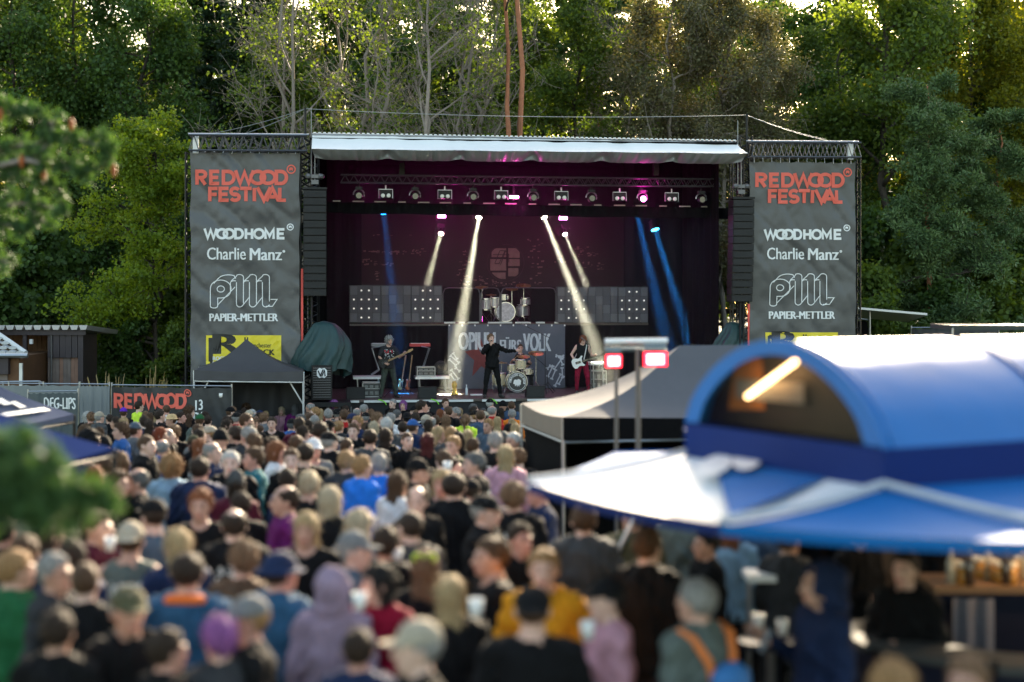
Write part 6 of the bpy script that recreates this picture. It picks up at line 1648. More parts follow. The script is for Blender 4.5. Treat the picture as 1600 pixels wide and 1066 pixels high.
# ------------------------------------------------------------------ far right: awning and dark fence behind the tall banner
AY = 52.0
t = thing('flat_awning', 'flat white awning on a pole beside the tall banner and the pine', 'awning', at(1358, 560, AY) * Vector((1, 1, 0)) + Vector((0, 0, GZ)))
a, b = at(1341, 480, AY), at(1449, 489.5, AY); m = MB(); m.add([a, b, b + Vector((0, .3, -.04)), a + Vector((0, .3, -.04)), a + Vector((0, 0, -.07)), b + Vector((0, 0, -.07)), b + Vector((0, 2.6, -.35)), a + Vector((0, 2.6, -.35))], [(0, 1, 2, 3), (4, 5, 1, 0), (4, 7, 6, 5), (3, 2, 6, 7)]); m.build('awning_roof', white_metal, t)
for px, y0 in ((1359, 484),): p = at(px, y0, AY + .3); MB().tube(p, (p.x, p.y, GZ), .035).build('pole', alu, t)
p, q = at(1341, 498, AY + .4), at(1360, 500, AY + .4); MB().tube(p, q, .03).build('crossbar', alu, t)
p, q = at(1341, 530, AY + 1), at(1356, 502, AY + 1); MB().bb((p.x, AY + 1, GZ), (q.x, AY + 1.1, q.z)).build('side_panel', black_cloth, t)
fence_run('site_fence', 'dark covered fence in front of the trees beside the pine trunk', 1424, 1560, 512, 511, 54, 54, mat('dark_fence_cloth', (.03, .034, .036), .7), (0, .5, 1), gf, 11)
a, b = at(1486, 511, 30), at(1640, 511, 30); t = thing('dark_canopy', 'dark flat canopy edge just above the blue bar roof', 'canopy', (a.x, 30, ground_z(30)))
MB().bb((a.x, 30, a.z - .06), (b.x, 31.5, a.z + .03)).build('canopy_edge', mat('dark_green_metal', (.02, .03, .03), .5), t); MB().tube((a.x + .03, 30, a.z - .02), (a.x + .03, 30, ground_z(30)), .02).build('pole', alu, t)
# ================================================================== trees
FR[0] = W_FRAME
bark_d = mat('dark_bark', (.055, .042, .032), .9, var=.3, scale=8, bump=.8, bscale=30); bark_p = mat('pale_bark', (.24, .20, .17), .85, var=.3, scale=6, bump=.5, bscale=30)
bark_o = mat('orange_bark', (.33, .13, .065), .85, var=.35, scale=5, bump=.7, bscale=20)
L_dark = leafmat('leaf_dark', [(.024, .052, .014), (.050, .098, .023), (.082, .150, .034)], .32)
L_mid = leafmat('leaf_mid', [(.036, .062, .014), (.078, .128, .026), (.13, .19, .038)], .42)
L_lime = leafmat('leaf_lime', [(.07, .12, .012), (.13, .20, .018), (.20, .26, .025)], .42)
L_gold = leafmat('leaf_gold', [(.07, .10, .015), (.15, .17, .02), (.26, .24, .03)], .55)
L_brown = leafmat('leaf_brown', [(.07, .078, .034), (.115, .112, .055), (.16, .135, .075)], .25, yellow=(1.5, 1.4, .6))
L_pine = leafmat('leaf_pine', [(.040, .078, .030), (.080, .138, .050), (.14, .21, .075)], .15, yellow=(1.3, 1.3, .6))
L_spruce = leafmat('leaf_spruce', [(.012, .028, .012), (.022, .048, .018), (.036, .07, .024)], .15)

def leaf_quads(rng, C, rad, n, size, flat=.7, needle=False, tints=None):
    """n leaves round each centre"""
    K_ = len(C); c = np.repeat(np.asarray(C, float), n, 0); r = np.repeat(np.asarray(rad, float) * np.ones(K_), n)
    d = rng.normal(0, 1, (K_ * n, 3)); d /= np.linalg.norm(d, axis=1)[:, None]; p = c + d * (r * rng.rand(K_ * n) ** .5)[:, None] * np.array([1, 1, flat])
    a = rng.normal(0, 1, (K_ * n, 3)); 
    if needle: a = d + rng.normal(0, .35, d.shape)
    a /= np.linalg.norm(a, axis=1)[:, None]
    b = np.cross(a, rng.normal(0, 1, (K_ * n, 3)) + np.array([0, 0, .6])); b /= np.linalg.norm(b, axis=1)[:, None] + 1e-9
    s = size * rng.uniform(.6, 1.3, (K_ * n, 1)); wd = .07 if needle == 2 else (.16 if needle else .42)
    V = np.stack([p - a * s * .5, p + b * s * wd, p + a * s * .5, p - b * s * wd], 1).reshape(-1, 3); Q = np.arange(K_ * n * 4).reshape(-1, 4)
    ct = rng.rand(K_) if tints is None else tints; t = np.repeat(ct, n) * .6 + rng.rand(K_ * n) * .4
    return V, Q, t

def branchy(rng, H, base, spread, nb, up=.5, wig=.12, trunk_r=.16, sub=5, lean=(0, 0), twig=True, len_top=.35, forks=1, inner=False):
    """trunk and two levels of limbs; returns tube list and the points where foliage grows"""
    tubes, tips = [], []
    for f in range(forks):
        lx, ly = lean[0] + (rng.normal(0, .16) if forks > 1 else 0), lean[1] + (rng.normal(0, .1) if forks > 1 else 0)
        n = 11; tp = [np.array([lx * H * (i / n) ** 1.3 + rng.normal(0, wig) * (i > 0), ly * H * (i / n) + rng.normal(0, wig) * (i > 0), H * i / n]) for i in range(n + 1)]
        tubes.append((tp, [trunk_r * (1 - .85 * i / n) + .012 for i in range(n + 1)]))
        for k in range(nb):
            t = base + (1 - base) * (k + rng.rand()) / nb; i = min(int(t * n), n - 1); p0 = tp[i] + (tp[i + 1] - tp[i]) * (t * n - i)
            L = spread * (1 - (1 - len_top) * (t - base) / (1 - base)) * rng.uniform(.65, 1.15); an = rng.uniform(0, 6.283); d = np.array([math.cos(an), math.sin(an), up + rng.normal(0, .18)]); d /= np.linalg.norm(d)
            r0 = trunk_r * (1 - .85 * t) * .55 + .01; pts = [p0]; m_ = 6
            for q in range(m_):
                d = d + rng.normal(0, .14, 3) + np.array([0, 0, .05]); d /= np.linalg.norm(d); pts.append(pts[-1] + d * L / m_)
            tubes.append((pts, [r0 * (1 - .8 * q / m_) + .006 for q in range(m_ + 1)]))
            for s_ in range(sub):
                f_ = rng.uniform(.3, 1.0); i2 = min(int(f_ * m_), m_ - 1); q0 = pts[i2] + (pts[i2 + 1] - pts[i2]) * (f_ * m_ - i2); d2 = d + rng.normal(0, .65, 3); d2 /= np.linalg.norm(d2); l2 = L * rng.uniform(.2, .45)
                q1 = q0 + d2 * l2 * .5; q2 = q1 + (d2 + rng.normal(0, .3, 3)) * l2 * .5
                if twig: tubes.append(([q0, q1, q2], [r0 * .35, r0 * .22, .004]))
                tips += [q1, q2]
            tips += [pts[-1], pts[-2], pts[-3]] + ([pts[1], pts[2]] if inner else [])
    return tubes, np.array(tips)
def tube_mesh(name, tubes, m, n=5):
    mb = MB()
    for pts, rs in tubes: mb.path([Vector(p) for p in pts], [float(r) for r in rs], n)
    me = bpy.data.meshes.new(name); me.from_pydata([tuple(v) for v in mb.v], [], mb.f); me.polygons.foreach_set('use_smooth', [True] * len(me.polygons)); me.materials.append(m); return me
TT = {}
def ttype(kind):
    if kind in TT: return TT[kind]
    rng = np.random.RandomState(abs(hash_(kind)) % 9999)
    k0 = kind.split('#')[0]
    if k0 == 'broad':      # H 20 dense crown, whole height
        tb, tips = branchy(rng, 19, .12, 4.6, 30, .35, .15, .22, 6); V, Q, t = leaf_quads(rng, tips, 1.05, 92, .165, .8); out = (tb, bark_d, V, Q, t, L_dark)
    elif k0 == 'broadmid':
        tb, tips = branchy(rng, 18, .15, 4.0, 26, .45, .15, .2, 6); V, Q, t = leaf_quads(rng, tips, .98, 88, .155, .8); out = (tb, bark_d, V, Q, t, L_mid)
    elif k0 == 'golden':
        tb, tips = branchy(rng, 18, .2, 3.8, 24, .5, .15, .18, 6); V, Q, t = leaf_quads(rng, tips, .95, 66, .155, .8); out = (tb, bark_d, V, Q, t, L_gold)
    elif k0 == 'lime':
        tb, tips = branchy(rng, 10.6, .16, 3.1, 34, .25, .1, .10, 7, len_top=.5); V, Q, t = leaf_quads(rng, tips, .62, 56, .125, .4); out = (tb, bark_d, V, Q, t, L_lime)
    elif k0 == 'bare':
        tb, tips = branchy(rng, 18, .38, 4.2, 9, .95, .28, .13, 9, forks=3); 
        ex = []
        for p in tips[::1]:
            for _ in range(2): d = rng.normal(0, .5, 3) + np.array([0, 0, .3]); ex.append(([p, p + d * .5, p + d * .9 + rng.normal(0, .1, 3)], [.010, .007, .004]))
        V, Q, t = leaf_quads(rng, tips[rng.rand(len(tips)) < .5], .6, 14, .13); out = (tb + ex, bark_p, V, Q, t, L_mid)
    elif k0 == 'larch':    # thin, brownish, feathery
        tb, tips = branchy(rng, 18, .30, 3.9, 40, .12, .12, .15, 8); tips2 = tips + np.array([0, 0, -.3]); ex = []
        for p in tips:
            d = rng.normal(0, .35, 3) + np.array([0, 0, -.5]); ex.append(([p, p + d * .6, p + d * 1.1], [.008, .006, .003]))
        V, Q, t = leaf_quads(rng, np.vstack([tips, tips2]), .62, 26, .11, 1.0); out = (tb + ex, bark_p, V, Q, t, L_brown)
    elif k0 == 'tallpine':
        tb, tips = branchy(rng, 21, .70, 2.6, 16, .2, .05, .135, 5, (.030, 0)); V, Q, t = leaf_quads(rng, tips, .5, 90, .26, .6, True); out = (tb, bark_o, V, Q, t, L_pine)
    elif k0 == 'pine':
        tb, tips = branchy(rng, 14.5, .22, 3.6, 38, .10, .10, .17, 7, inner=True); V, Q, t = leaf_quads(rng, tips, .50, 84, .19, .6, True); out = (tb, bark_o, V, Q, t, L_pine)
    elif k0 == 'spruce':
        tb, C, H = [], [], 21
        tb.append(([np.array([0, 0, H * i / 8]) for i in range(9)], [.22 * (1 - i / 8.5) for i in range(9)]))
        z = 2.2
        while z < H - .3:
            R_ = 3.3 * (1 - z / H) ** .8 + .2
            for a in range(9):
                an = rng.uniform(0, 6.283); L = R_ * rng.uniform(.75, 1.1); p = [np.array([math.cos(an) * L * q, math.sin(an) * L * q, z + .25 * q - .55 * L * q * q * .5]) for q in (0, .4, .75, 1)]
                tb.append((p, [.035, .022, .012, .005])); C += [p[0] + (p[1] - p[0]) * .6, p[1], (p[1] + p[2]) / 2, p[2], (p[2] + p[3]) / 2, p[3]]
            z += .62
        V, Q, t = leaf_quads(rng, np.array(C), .42, 17, .30, .55, True); out = (tb, bark_d, V, Q, t, L_spruce)
    elif k0.startswith('bush'):
        tb, tips = branchy(rng, 4.2, .05, 2.0, 16, .6, .1, .05, 6); V, Q, t = leaf_quads(rng, tips, .45, 60, .15); out = (tb, bark_d, V, Q, t, L_dark if kind.endswith('d') else L_mid)
    tb, bm, V, Q, t, lm = out
    pn = bm is bark_o
    TT[kind] = (tube_mesh('trunk', tb[:1] if pn else tb, bm, 8 if pn else 5), np_mesh('crown', V, Q, (lm,), tint=t), tube_mesh('limbs', tb[1:], bark_d, 5) if pn else None); return TT[kind]
def hash_(s_): 
    h = 7
    for c in s_: h = (h * 31 + ord(c)) % 100003
    return h
def tree(kind, px, Y, sc=1., label='', group=None, rot=None, name='tree', cat='tree', sz=None, cols=None):
    tm, cm_, lb_ = ttype(kind); x = (px - 800) * Y / F
    t = thing(name, label, cat, (x, Y, GZ), rnd.uniform(0, 6.28) if rot is None else rot, group)
    sc2 = sz or sc; t.scale = (sc, sc, sc2)
    put('trunk', tm, t); put('crown', cm_, t)
    if lb_: put('limbs', lb_, t)
    return t
gb = 'trees in the deep rows of the forest'
# rear rows
rt = random.Random(11)
for row, (Y, n, kinds) in enumerate(((108, 19, ('broad', 'broadmid#2', 'golden#2', 'golden')), (96, 15, ('spruce', 'broad#2', 'golden#2')), (86, 15, ('broad', 'spruce#2', 'golden', 'broadmid#2')), (76, 14, ('broad#2', 'broadmid', 'spruce', 'broad')))):
    for i in range(n):
        px = -120 + (i + rt.uniform(-.25, .25)) * 1850 / (n - 1); Yj = Y + rt.uniform(-2.5, 2.5)
        if 1225 < px < 1300: continue
        k = rt.choice(kinds)
        if px < 480 and k.startswith('golden') and row: k = 'spruce'
        if px > 1300 and row < 3: k = 'golden#2' if rt.random() < .6 else 'broadmid'
        sc = rt.uniform(.95, 1.15) * (1.12 if row == 0 else 1.0)
        lab = {'spruce': 'dark conifer standing in the deep rows of the forest', 'broad': 'dense dark leafy tree in the deep rows of the forest', 'broadmid': 'mid green leafy tree in the deep rows of the forest', 'golden': 'leafy tree with golden backlit foliage in the deep rows of the forest'}[k.split('#')[0]]
        lab = lab.replace('in the deep rows of the forest', 'in the %s forest row %s' % (('last', 'third', 'second', 'inner')[row], [z_ for x_, z_ in ((60, 'behind the tiled house'), (140, 'behind the hut'), (220, 'behind the ornamental grass'), (310, 'behind the lime maple'), (400, 'behind the near banner'), (480, 'behind the corner mast'), (560, 'behind the first bare trees'), (640, 'above the guitarist'), (740, 'behind the many-stemmed bare tree'), (850, 'behind the orange pines'), (930, 'behind the slim red pine'), (1040, 'behind the greyish forked tree'), (1130, 'behind the nearest larch'), (1230, 'behind the farthest larch'), (1345, 'by the sky gap'), (1430, 'behind the bright green tree'), (1500, 'behind the reddish pine trunk'), (1580, 'behind the smaller blue pine'), (9999, 'at the far forest end')) if px < x_][0]))
        lab = lab.replace('leafy tree with golden backlit foliage', 'tree with golden backlit leaves')
        tree(k, px, Yj, sc, lab, gb)
# front row: one label each
FT = [('broad', 20, 66, 1.0, 'dense dark green tree towering above the wooden hut'), ('broad#2', 120, 68, .98, 'dark leafy tree behind the hut, between two other dark trees'),
      ('broad', 225, 66, .97, 'dark leafy tree whose crown hangs over the lime green tree'), ('lime', 246, 54, .98, 'lime green maple beside the tall banner tower'),
      ('spruce', 330, 74, 1.0, 'dark spruce with golden light behind it above the near tall banner'), ('spruce#2', 395, 70, 1.05, 'dark spruce between the near banner and the bare trees'),
      ('bare', 475, 57, .95, 'bare branched pale tree beside the corner mast'), ('bare#2', 530, 58, 1.0, 'pale thin tree leaning over the roof canopy, second bare one'),
      ('bare#3', 680, 57, .95, 'many-stemmed bare tree above the middle of the stage roof'), ('bare#4', 735, 60, 1.0, 'bare tree with grey limbs just beside the orange pine trunks'),
      ('tallpine', 806, 56, 1.0, 'tall pine with a slender orange trunk, the thinner of the pair'), ('tallpine#2', 826, 55, 1.1, 'tall pine with the brightest orange trunk above the stage roof'),
      ('broadmid#2', 900, 64, .95, 'mid green tree behind the two orange pine trunks'), ('tallpine', 932, 68, .95, 'slim pine with a dull red trunk deeper in the forest'),
      ('bare#2', 985, 62, .85, 'greyish forked tree above the bass player side of the roof'), ('larch', 1050, 61, .98, 'feathery brownish tree above the far end of the stage roof'),
      ('larch#2', 1130, 62, .98, 'widest brownish feathery tree beside the sky gap'), ('larch', 1195, 63, .86, 'brownish tree hanging over the far corner mast'),
      ('broadmid', 1385, 66, 1.16, 'bright green tree beside the sky gap behind the far banner'), ('pine', 1450, 58, .86, 'blue green pine with a reddish trunk beside the far banner'),
      ('pine#2', 1555, 60, .80, 'smaller blue green pine at the far side of the reddish trunk'), ('golden', 1520, 72, 1.08, 'tree with yellow backlit leaves above the blue green pines'),
      ('golden#2', 1620, 70, .9, 'sunlit leafy tree at the far end of the forest edge'), ('broad', 590, 70, .92, 'dark tree behind the bare trees above the stage'), ('broadmid', 800, 70, .95, 'green tree directly behind the orange pine pair'),
      ('broadmid#2', 440, 68, .9, 'green tree behind the bare tree and the corner mast'), ('broadmid#2', 1268, 74, .90, 'green tree whose top ends under the sky gap'), ('broad#2', 1320, 69, .86, 'dark tree between the sky gap and the bright green tree'), ('golden', 1440, 74, 1.12, 'golden topped tree behind the reddish pine trunk'), ('broadmid', 505, 73, 1.05, 'green tree filling the view behind the two first bare trees'), ('golden#2', 1590, 76, 1.1, 'golden tree at the far frame edge'), ('broadmid#2', 660, 74, 1.05, 'green tree behind the many-stemmed bare tree')]
for k, px, Y, sc, lab in FT: tree(k, px, Y, sc, lab, name={'lime': 'maple_tree', 'pine': 'pine_tree', 'tallpine': 'pine_tree', 'spruce': 'spruce_tree', 'larch': 'larch_tree'}.get(k.split('#')[0], 'broadleaf_tree'))
BU = [(160, 56, 1.0, 'bushd', 'dark bush beside the hut'), (205, 54, .95, 'bushd', 'dark bush behind the ornamental grass'), (270, 57, 1.15, 'bush', 'green bush below the lime green maple'), (120, 59, 1.1, 'bushd', 'dark bush hidden half behind the hut roof'), (285, 52, .8, 'bush', 'small green bush against the banner tower'),
      (1365, 56, 1.2, 'bush', 'green bush beside the flat awning'), (1420, 60, 1.45, 'bush', 'tall green bush below the reddish pine trunk'), (1490, 57, 1.1, 'bushd', 'dark bush behind the dark fence'), (1560, 58, 1.3, 'bush', 'green bush behind the dark canopy edge'), (1600, 62, 1.6, 'bushd', 'large dark bush at the far end of the fence'),
      (1345, 62, 1.7, 'bushd', 'dark tall bush right behind the far banner'), (60, 60, 1.6, 'bushd', 'dark tall bush behind the tiled house'), (5, 58, 1.5, 'bushd', 'dark bush behind the ridge of the tiled roof')]
for px, Y, sc, k, lab in BU: tree(k, px, Y, sc, lab, name='bush', cat='bush')

# ------------------------------------------------------------------ near pine branches at the frame edge
L_near = leafmat('needle_near', [(.025, .06, .02), (.06, .13, .04), (.14, .23, .085)], .25, yellow=(1.4, 1.4, .5))
def near_pine(label, Y, limbs, tuft_r, ntuft, nn, seed, nl, cones, trunk_px, dx=0.):
    rng = np.random.RandomState(seed); gz = ground_z(Y); tx = (trunk_px - 800) * Y / F
    t = thing('pine_tree', label, 'tree', (tx, Y, gz)); tb = []; C = []
    tb.append(([np.array([tx + .1 * math.sin(i), Y + .05 * i, gz + i * .85]) for i in range(9)], [.16 - .012 * i for i in range(9)]))
    for (pts) in limbs:
        w_ = [np.array(at(px, py, Y + dy)) for px, py, dy in pts]; tb.append(([np.array([tx, Y + .2, w_[0][2] - .25])] + w_, [.05] + list(np.linspace(.028, .006, len(w_)))))
        for i in range(len(w_) - 1):
            for _ in range(ntuft if i else ntuft // 2):
                f_ = rng.rand(); p = w_[i] + (w_[i + 1] - w_[i]) * f_; d = rng.normal(0, 1, 3); d[2] += .5; d /= np.linalg.norm(d); l_ = tuft_r * rng.uniform(.8, 3.0); q = p + d * l_
                tb.append(([p, (p + q) / 2 + rng.normal(0, .01, 3), q], [.006, .004, .003])); C += [q, (p + q * 2) / 3]
    C = np.array(C); V, Q, ti = leaf_quads(rng, C, tuft_r, nn, nl, 1, 2)
    tm = tube_mesh('trunk', tb[:1], bark_d, 8); lm_ = tube_mesh('branches', tb[1:], bark_p if cones else bark_d, 5); o = Vector((tx, Y, gz))
    for nme, me in (('trunk', tm), ('branches', lm_), ('needles', np_mesh('needles', V, Q, (L_near,), tint=ti))):
        me.transform(Matrix.Translation(-o)); put(nme, me, t)
    cmt = mat('pine_cone', (.42, .13, .035), .6, var=.3, scale=40, bump=.5, bscale=80)
    for px, py in cones:
        p = at(px, py, Y - .12); m = MB()
        for r_ in range(9):             # rows of scales
            z = -.055 + r_ * .0135; rr_ = .033 * math.sin(math.pi * (r_ + 1.2) / 10.5)
            m.lathe(p + Vector((0, 0, z)), [(rr_ * .6, -.004), (rr_, .004), (rr_ * .75, .012)], 9)
        m.build('cone', cmt, t)
near_pine('pine branch with orange brown cones reaching in above the hut', 14.5,
          [[(-120, 330, .1), (-40, 290, 0), (30, 262, 0), (75, 225, 0), (85, 185, .05)], [(-100, 250, .2), (-20, 235, .1), (50, 225, .1), (110, 215, 0), (160, 228, 0), (178, 250, 0)],
           [(-60, 330, -.1), (0, 320, 0), (55, 318, 0), (100, 330, 0)], [(-80, 420, 0), (-20, 400, 0), (15, 410, 0)], [(-60, 215, 0), (-10, 180, .1), (20, 170, .1), (55, 175, 0)],
           [(40, 250, -.1), (90, 262, -.1), (130, 268, 0), (165, 262, 0)], [(-60, 370, 0), (-5, 350, 0), (35, 355, 0), (70, 345, 0)], [(-40, 290, 0), (10, 270, 0), (60, 285, 0), (95, 300, 0)]],
          .050, 10, 24, 21, .11, [(34, 253), (69, 273), (178, 267), (0, 180), (112, 195)], -190)
near_pine('out of focus green pine branch close to the camera beside the canopies', 6.9,
          [[(-160, 820, .1), (-60, 790, 0), (20, 765, 0), (90, 775, 0), (140, 785, 0), (178, 785, 0)], [(-120, 740, 0), (-30, 730, 0), (20, 715, 0), (50, 685, 0)], [(-80, 790, 0), (0, 755, 0), (50, 735, 0), (90, 728, 0)],
           [(-100, 825, 0), (-20, 810, 0), (50, 802, 0), (110, 805, 0)], [(-90, 730, 0), (-20, 715, .1), (0, 700, .1)], [(0, 790, 0), (60, 780, 0), (110, 788, 0)]],
          .036, 15, 20, 22, .085, [], -260)
# ================================================================== the crowd
FR[0] = W_FRAME
PC = {'black': (.007, .007, .008), 'charcoal': (.035, .036, .04), 'navy': (.014, .024, .065), 'blue': (.03, .10, .30), 'bright blue': (.02, .16, .62), 'light blue': (.22, .34, .46), 'denim': (.045, .075, .13),
      'grey': (.16, .165, .17), 'dark grey': (.06, .062, .065), 'white': (.62, .62, .64), 'red': (.42, .02, .02), 'crimson': (.20, .006, .025), 'maroon': (.07, .01, .022), 'purple': (.12, .012, .10), 'green': (.015, .09, .035), 'dark green': (.012, .035, .018),
      'olive': (.085, .08, .045), 'mustard': (.62, .27, .015), 'orange': (.65, .18, .02), 'pink': (.50, .26, .32), 'lilac': (.24, .18, .25), 'grey green': (.10, .12, .11), 'brown': (.09, .055, .035), 'neon yellow': (.55, .75, .06), 'steel blue': (.028, .085, .165), 'slate': (.075, .10, .135), 'beige': (.36, .31, .24), 'teal': (.02, .13, .16)}
crowd = []      # (px, s, X, Y)
def spot(px, ytop, hgt=1.75):
    """ground spot of a person of that height whose head top is at (px, ytop)"""
    # ytop = YH + s * (CAMZ - ground - hgt) with ground(Y) linear
    lo_, hi_ = 5., 60.
    for _ in range(40):
        Y = (lo_ + hi_) / 2
        if YH + F / Y * (CAMZ - ground_z(Y) - hgt) > ytop: lo_ = Y
        else: hi_ = Y
    s_ = F / Y; return (px - 800) / s_, Y, s_
FACE = {'away': math.pi, 'cam': 0., 'left': -1.35, 'right': 1.35, 'awayleft': math.pi + .7, 'awayright': math.pi - .7, 'camleft': -.6, 'camright': .6}
used_labels = set()
def guest(px, y, face, hair, hairc, top, topc, label, hat=None, hatc='black', pose='relaxed', yaw=0, hgt=1.75, wide=1.0, skin=None, pr=0., extra=(), jit=True):
    X, Y, s_ = spot(px, y, hgt + (.03 if hat else 0)); ym_ = 40.6 if px < 370 else 43.4
    if Y > ym_:
        Y = ym_; s_ = F / Y; X = (px - 800) / s_; hgt = min(1.9, CAMZ - (y - YH) / s_ - ground_z(Y))
    g = ground_z(Y)
    # rotation 0 faces the camera side (-y)
    r = FACE[face] + (rnd.uniform(-.12, .12) if jit else 0)
    assert label not in used_labels, label
    used_labels.add(label)
    legs = True
    p = person(label, (X, Y, g), r, pose, yaw, hair, hairc, top, PC[topc], hat, PC.get(hatc, hatc) if isinstance(hatc, str) else hatc, skin, hgt / 1.75, wide, rnd.choice([(.02, .022, .03), (.03, .045, .08), (.015, .015, .016), (.05, .05, .055)]), pr=pr, extra=extra, legs=legs)
    crowd.append((px, s_, X, Y, y)); return p
G = guest
# nearest guests, one by one from the photograph
G(22, 862, 'awayright', 'short', 'sandy', 'jacket', 'green', 'broad person in a green jacket at the frame edge under the pine branch', wide=1.15)
G(84, 866, 'right', 'short', 'grey', 'jacket', 'charcoal', 'grey-haired person in profile beside the green jacket', yaw=0, extra=('glasses',))
G(150, 800, 'right', 'short', 'brown', 'jacket', 'maroon', 'person in a maroon sweater just below the green pine branch', wide=1.1)
G(204, 812, 'away', 'short', 'brown', 'vest', 'grey green', 'person in a khaki cap and a patched vest seen from behind', 'cap_back', 'beige', pr=1., wide=1.05)
G(240, 776, 'awayleft', 'short', 'dark brown', 'tee', 'slate', 'person in a black cap and a slate blue tee', 'cap', 'black', wide=1.1)
G(313, 768, 'cam', 'tousled', 'copper', 'tee', 'black', 'ginger blond person in a black tee facing the camera')
G(366, 797, 'away', 'ring', 'dark brown', 'jacket', 'black', 'balding person with a dark fringe of hair in a black shirt', pr=1., wide=1.08)
G(278, 828, 'awayleft', 'long', 'blonde', 'jacket', 'navy', 'person with long blond hair beside the orange hooded jacket')
G(293, 866, 'away', 'short', 'dark brown', 'hoodie', 'steel blue', 'dark-haired person in a blue jacket with a bright orange hood lining', wide=1.15)
G(200, 912, 'camright', 'short', 'grey', 'jacket', 'black', 'person in an olive cap and black jacket looking towards the bar', 'cap', 'olive', wide=1.08)
G(390, 926, 'left', 'short', 'sandy', 'jacket', 'black', 'person in a grey cap in profile beside the purple hair', 'cap', 'grey', hgt=1.72)
G(343, 968, 'awayleft', 'tousled', 'purple', 'jacket', 'charcoal', 'person with pink and purple hair at the bottom of the crowd', hgt=1.65)
G(437, 858, 'awayright', 'short', 'dark brown', 'hoodie', 'steel blue', 'person in a navy bucket hat and hooded blue jacket', 'bucket', 'navy', wide=1.12)
G(478, 802, 'cam', 'long', 'blonde', 'tee', 'black', 'person with long blond hair in a black top, head bowed to the camera', pr=1.)
G(447, 760, 'left', 'ring', 'dark brown', 'jacket', 'purple', 'balding person in a purple sweater', wide=1.1)
G(553, 826, 'right', 'short', 'grey', 'hoodie', 'slate', 'person in a pale grey cap and slate hoodie facing sideways', 'cap', 'grey')
G(520, 883, 'away', 'bald', 'brown', 'hoodie', 'lilac', 'person in a lilac hooded jacket with the hood up', 'hood', 'lilac', hgt=1.7)
G(592, 882, 'camleft', 'long', 'black', 'jacket', 'crimson', 'dark-haired person in a long crimson coat holding a cup', yaw=2, pose='held', hgt=1.7)
G(664, 862, 'away', 'long', 'light brown', 'tee', 'black', 'brown-haired person with neon sunglasses pushed up', hgt=1.68)
G(703, 902, 'away', 'long', 'blonde', 'jacket', 'black', 'person with long golden hair and a black top, hand up', hgt=1.68, pose='drink')
G(655, 963, 'left', 'short', 'grey', 'jacket', 'black', 'bearded person in a grey and cream cap at the very front', 'cap', 'beige', hgt=1.78)
G(770, 842, 'left', 'short', 'brown', 'tee', 'black', 'brown-haired person in profile in a black tee beside the mustard jacket', wide=1.12)
G(850, 860, 'cam', 'short', 'sandy', 'jacket', 'mustard', 'person in a mustard yellow jacket facing the camera', wide=1.08, pose='held')
G(832, 912, 'away', 'buzz', 'brown', 'tee', 'black', 'bare-armed person in a backwards black cap in front of the mustard jacket', 'cap_back', 'black', wide=1.15, pose='held')
G(950, 897, 'left', 'short', 'black', 'hoodie', 'pink', 'person in a black cap and pink hoodie', 'cap', 'black', pose='drink', hgt=1.7)
G(1090, 907, 'awayleft', 'short', 'grey', 'jacket', 'grey green', 'grey-haired person carrying a blue backpack with orange straps', wide=1.1)
G(1012, 826, 'awayright', 'short', 'brown', 'jacket', 'black', 'brown-haired person in a dark coat lit warmly beside the bar', hgt=1.8)
G(912, 790, 'away', 'short', 'brown', 'coat', 'dark grey', 'person in a long grey leather coat half hidden by the blue eave', wide=1.1)
G(602, 824, 'away', 'short', 'dark brown', 'jacket', 'black', 'dark-haired person in black between the grey cap and the shaved head')
G(641, 800, 'awayleft', 'buzz', 'dark brown', 'jacket', 'charcoal', 'person with a shaved head behind the neon sunglasses', wide=1.08)
G(650, 762, 'camright', 'ring', 'brown', 'jacket', 'black', 'balding bearded person in a dark jacket turned to the camera', yaw=2)
G(709, 741, 'away', 'short', 'dark brown', 'jacket', 'black', 'broad person in a black jacket seen from behind near the crowd centre', wide=1.25)
G(757, 770, 'right', 'short', 'grey', 'jacket', 'black', 'bearded person in a black cap beside the broad black jacket', 'cap', 'black', wide=1.08)
G(802, 757, 'away', 'tousled', 'light brown', 'hoodie', 'black', 'person in a black hoodie with a white print on the back near the blue eave', pr=1., wide=1.1)
G(742, 708, 'left', 'short', 'dark grey', 'hoodie', 'black', 'grey-templed person in a black hoodie with a pale back print', pr=1., wide=1.1)
G(690, 735, 'cam', 'long', 'blonde', 'tee', 'black', 'smiling person with long blond hair facing away from the stage')
G(515, 762, 'away', 'bob', 'pale blonde', 'jacket', 'black', 'person with an ash blond bob and black top')
G(561, 797, 'awayright', 'bob', 'pale blonde', 'tee', 'grey', 'person with pale blond hair behind the grey cap')
G(483, 737, 'away', 'bun', 'pale blonde', 'tee', 'black', 'person with a blond bun and black top')
G(621, 738, 'awayright', 'long', 'brown', 'jacket', 'white', 'brown-haired person in a white sweater', hgt=1.7)
G(477, 694, 'away', 'short', 'dark brown', 'tee', 'black', 'broad person in a black tee with a printed back', pr=1., wide=1.15)
G(360, 706, 'cam', 'short', 'white', 'jacket', 'black', 'white-haired person in black facing the camera', wide=1.1)
G(397, 700, 'left', 'short', 'brown', 'jacket', 'teal', 'person in profile in a teal jacket with dark sleeves')
G(312, 716, 'away', 'short', 'dark brown', 'jacket', 'navy', 'dark-haired person in a navy sweater', wide=1.15)
G(267, 713, 'away', 'curly', 'sandy', 'jacket', 'light blue', 'person with curly golden hair in a light denim jacket')
G(331, 691, 'right', 'ring', 'grey', 'jacket', 'navy', 'balding grey person in profile behind the navy sweater')
G(183, 736, 'right', 'short', 'brown', 'jacket', 'black', 'brown-haired person in profile at the edge of the green branch')
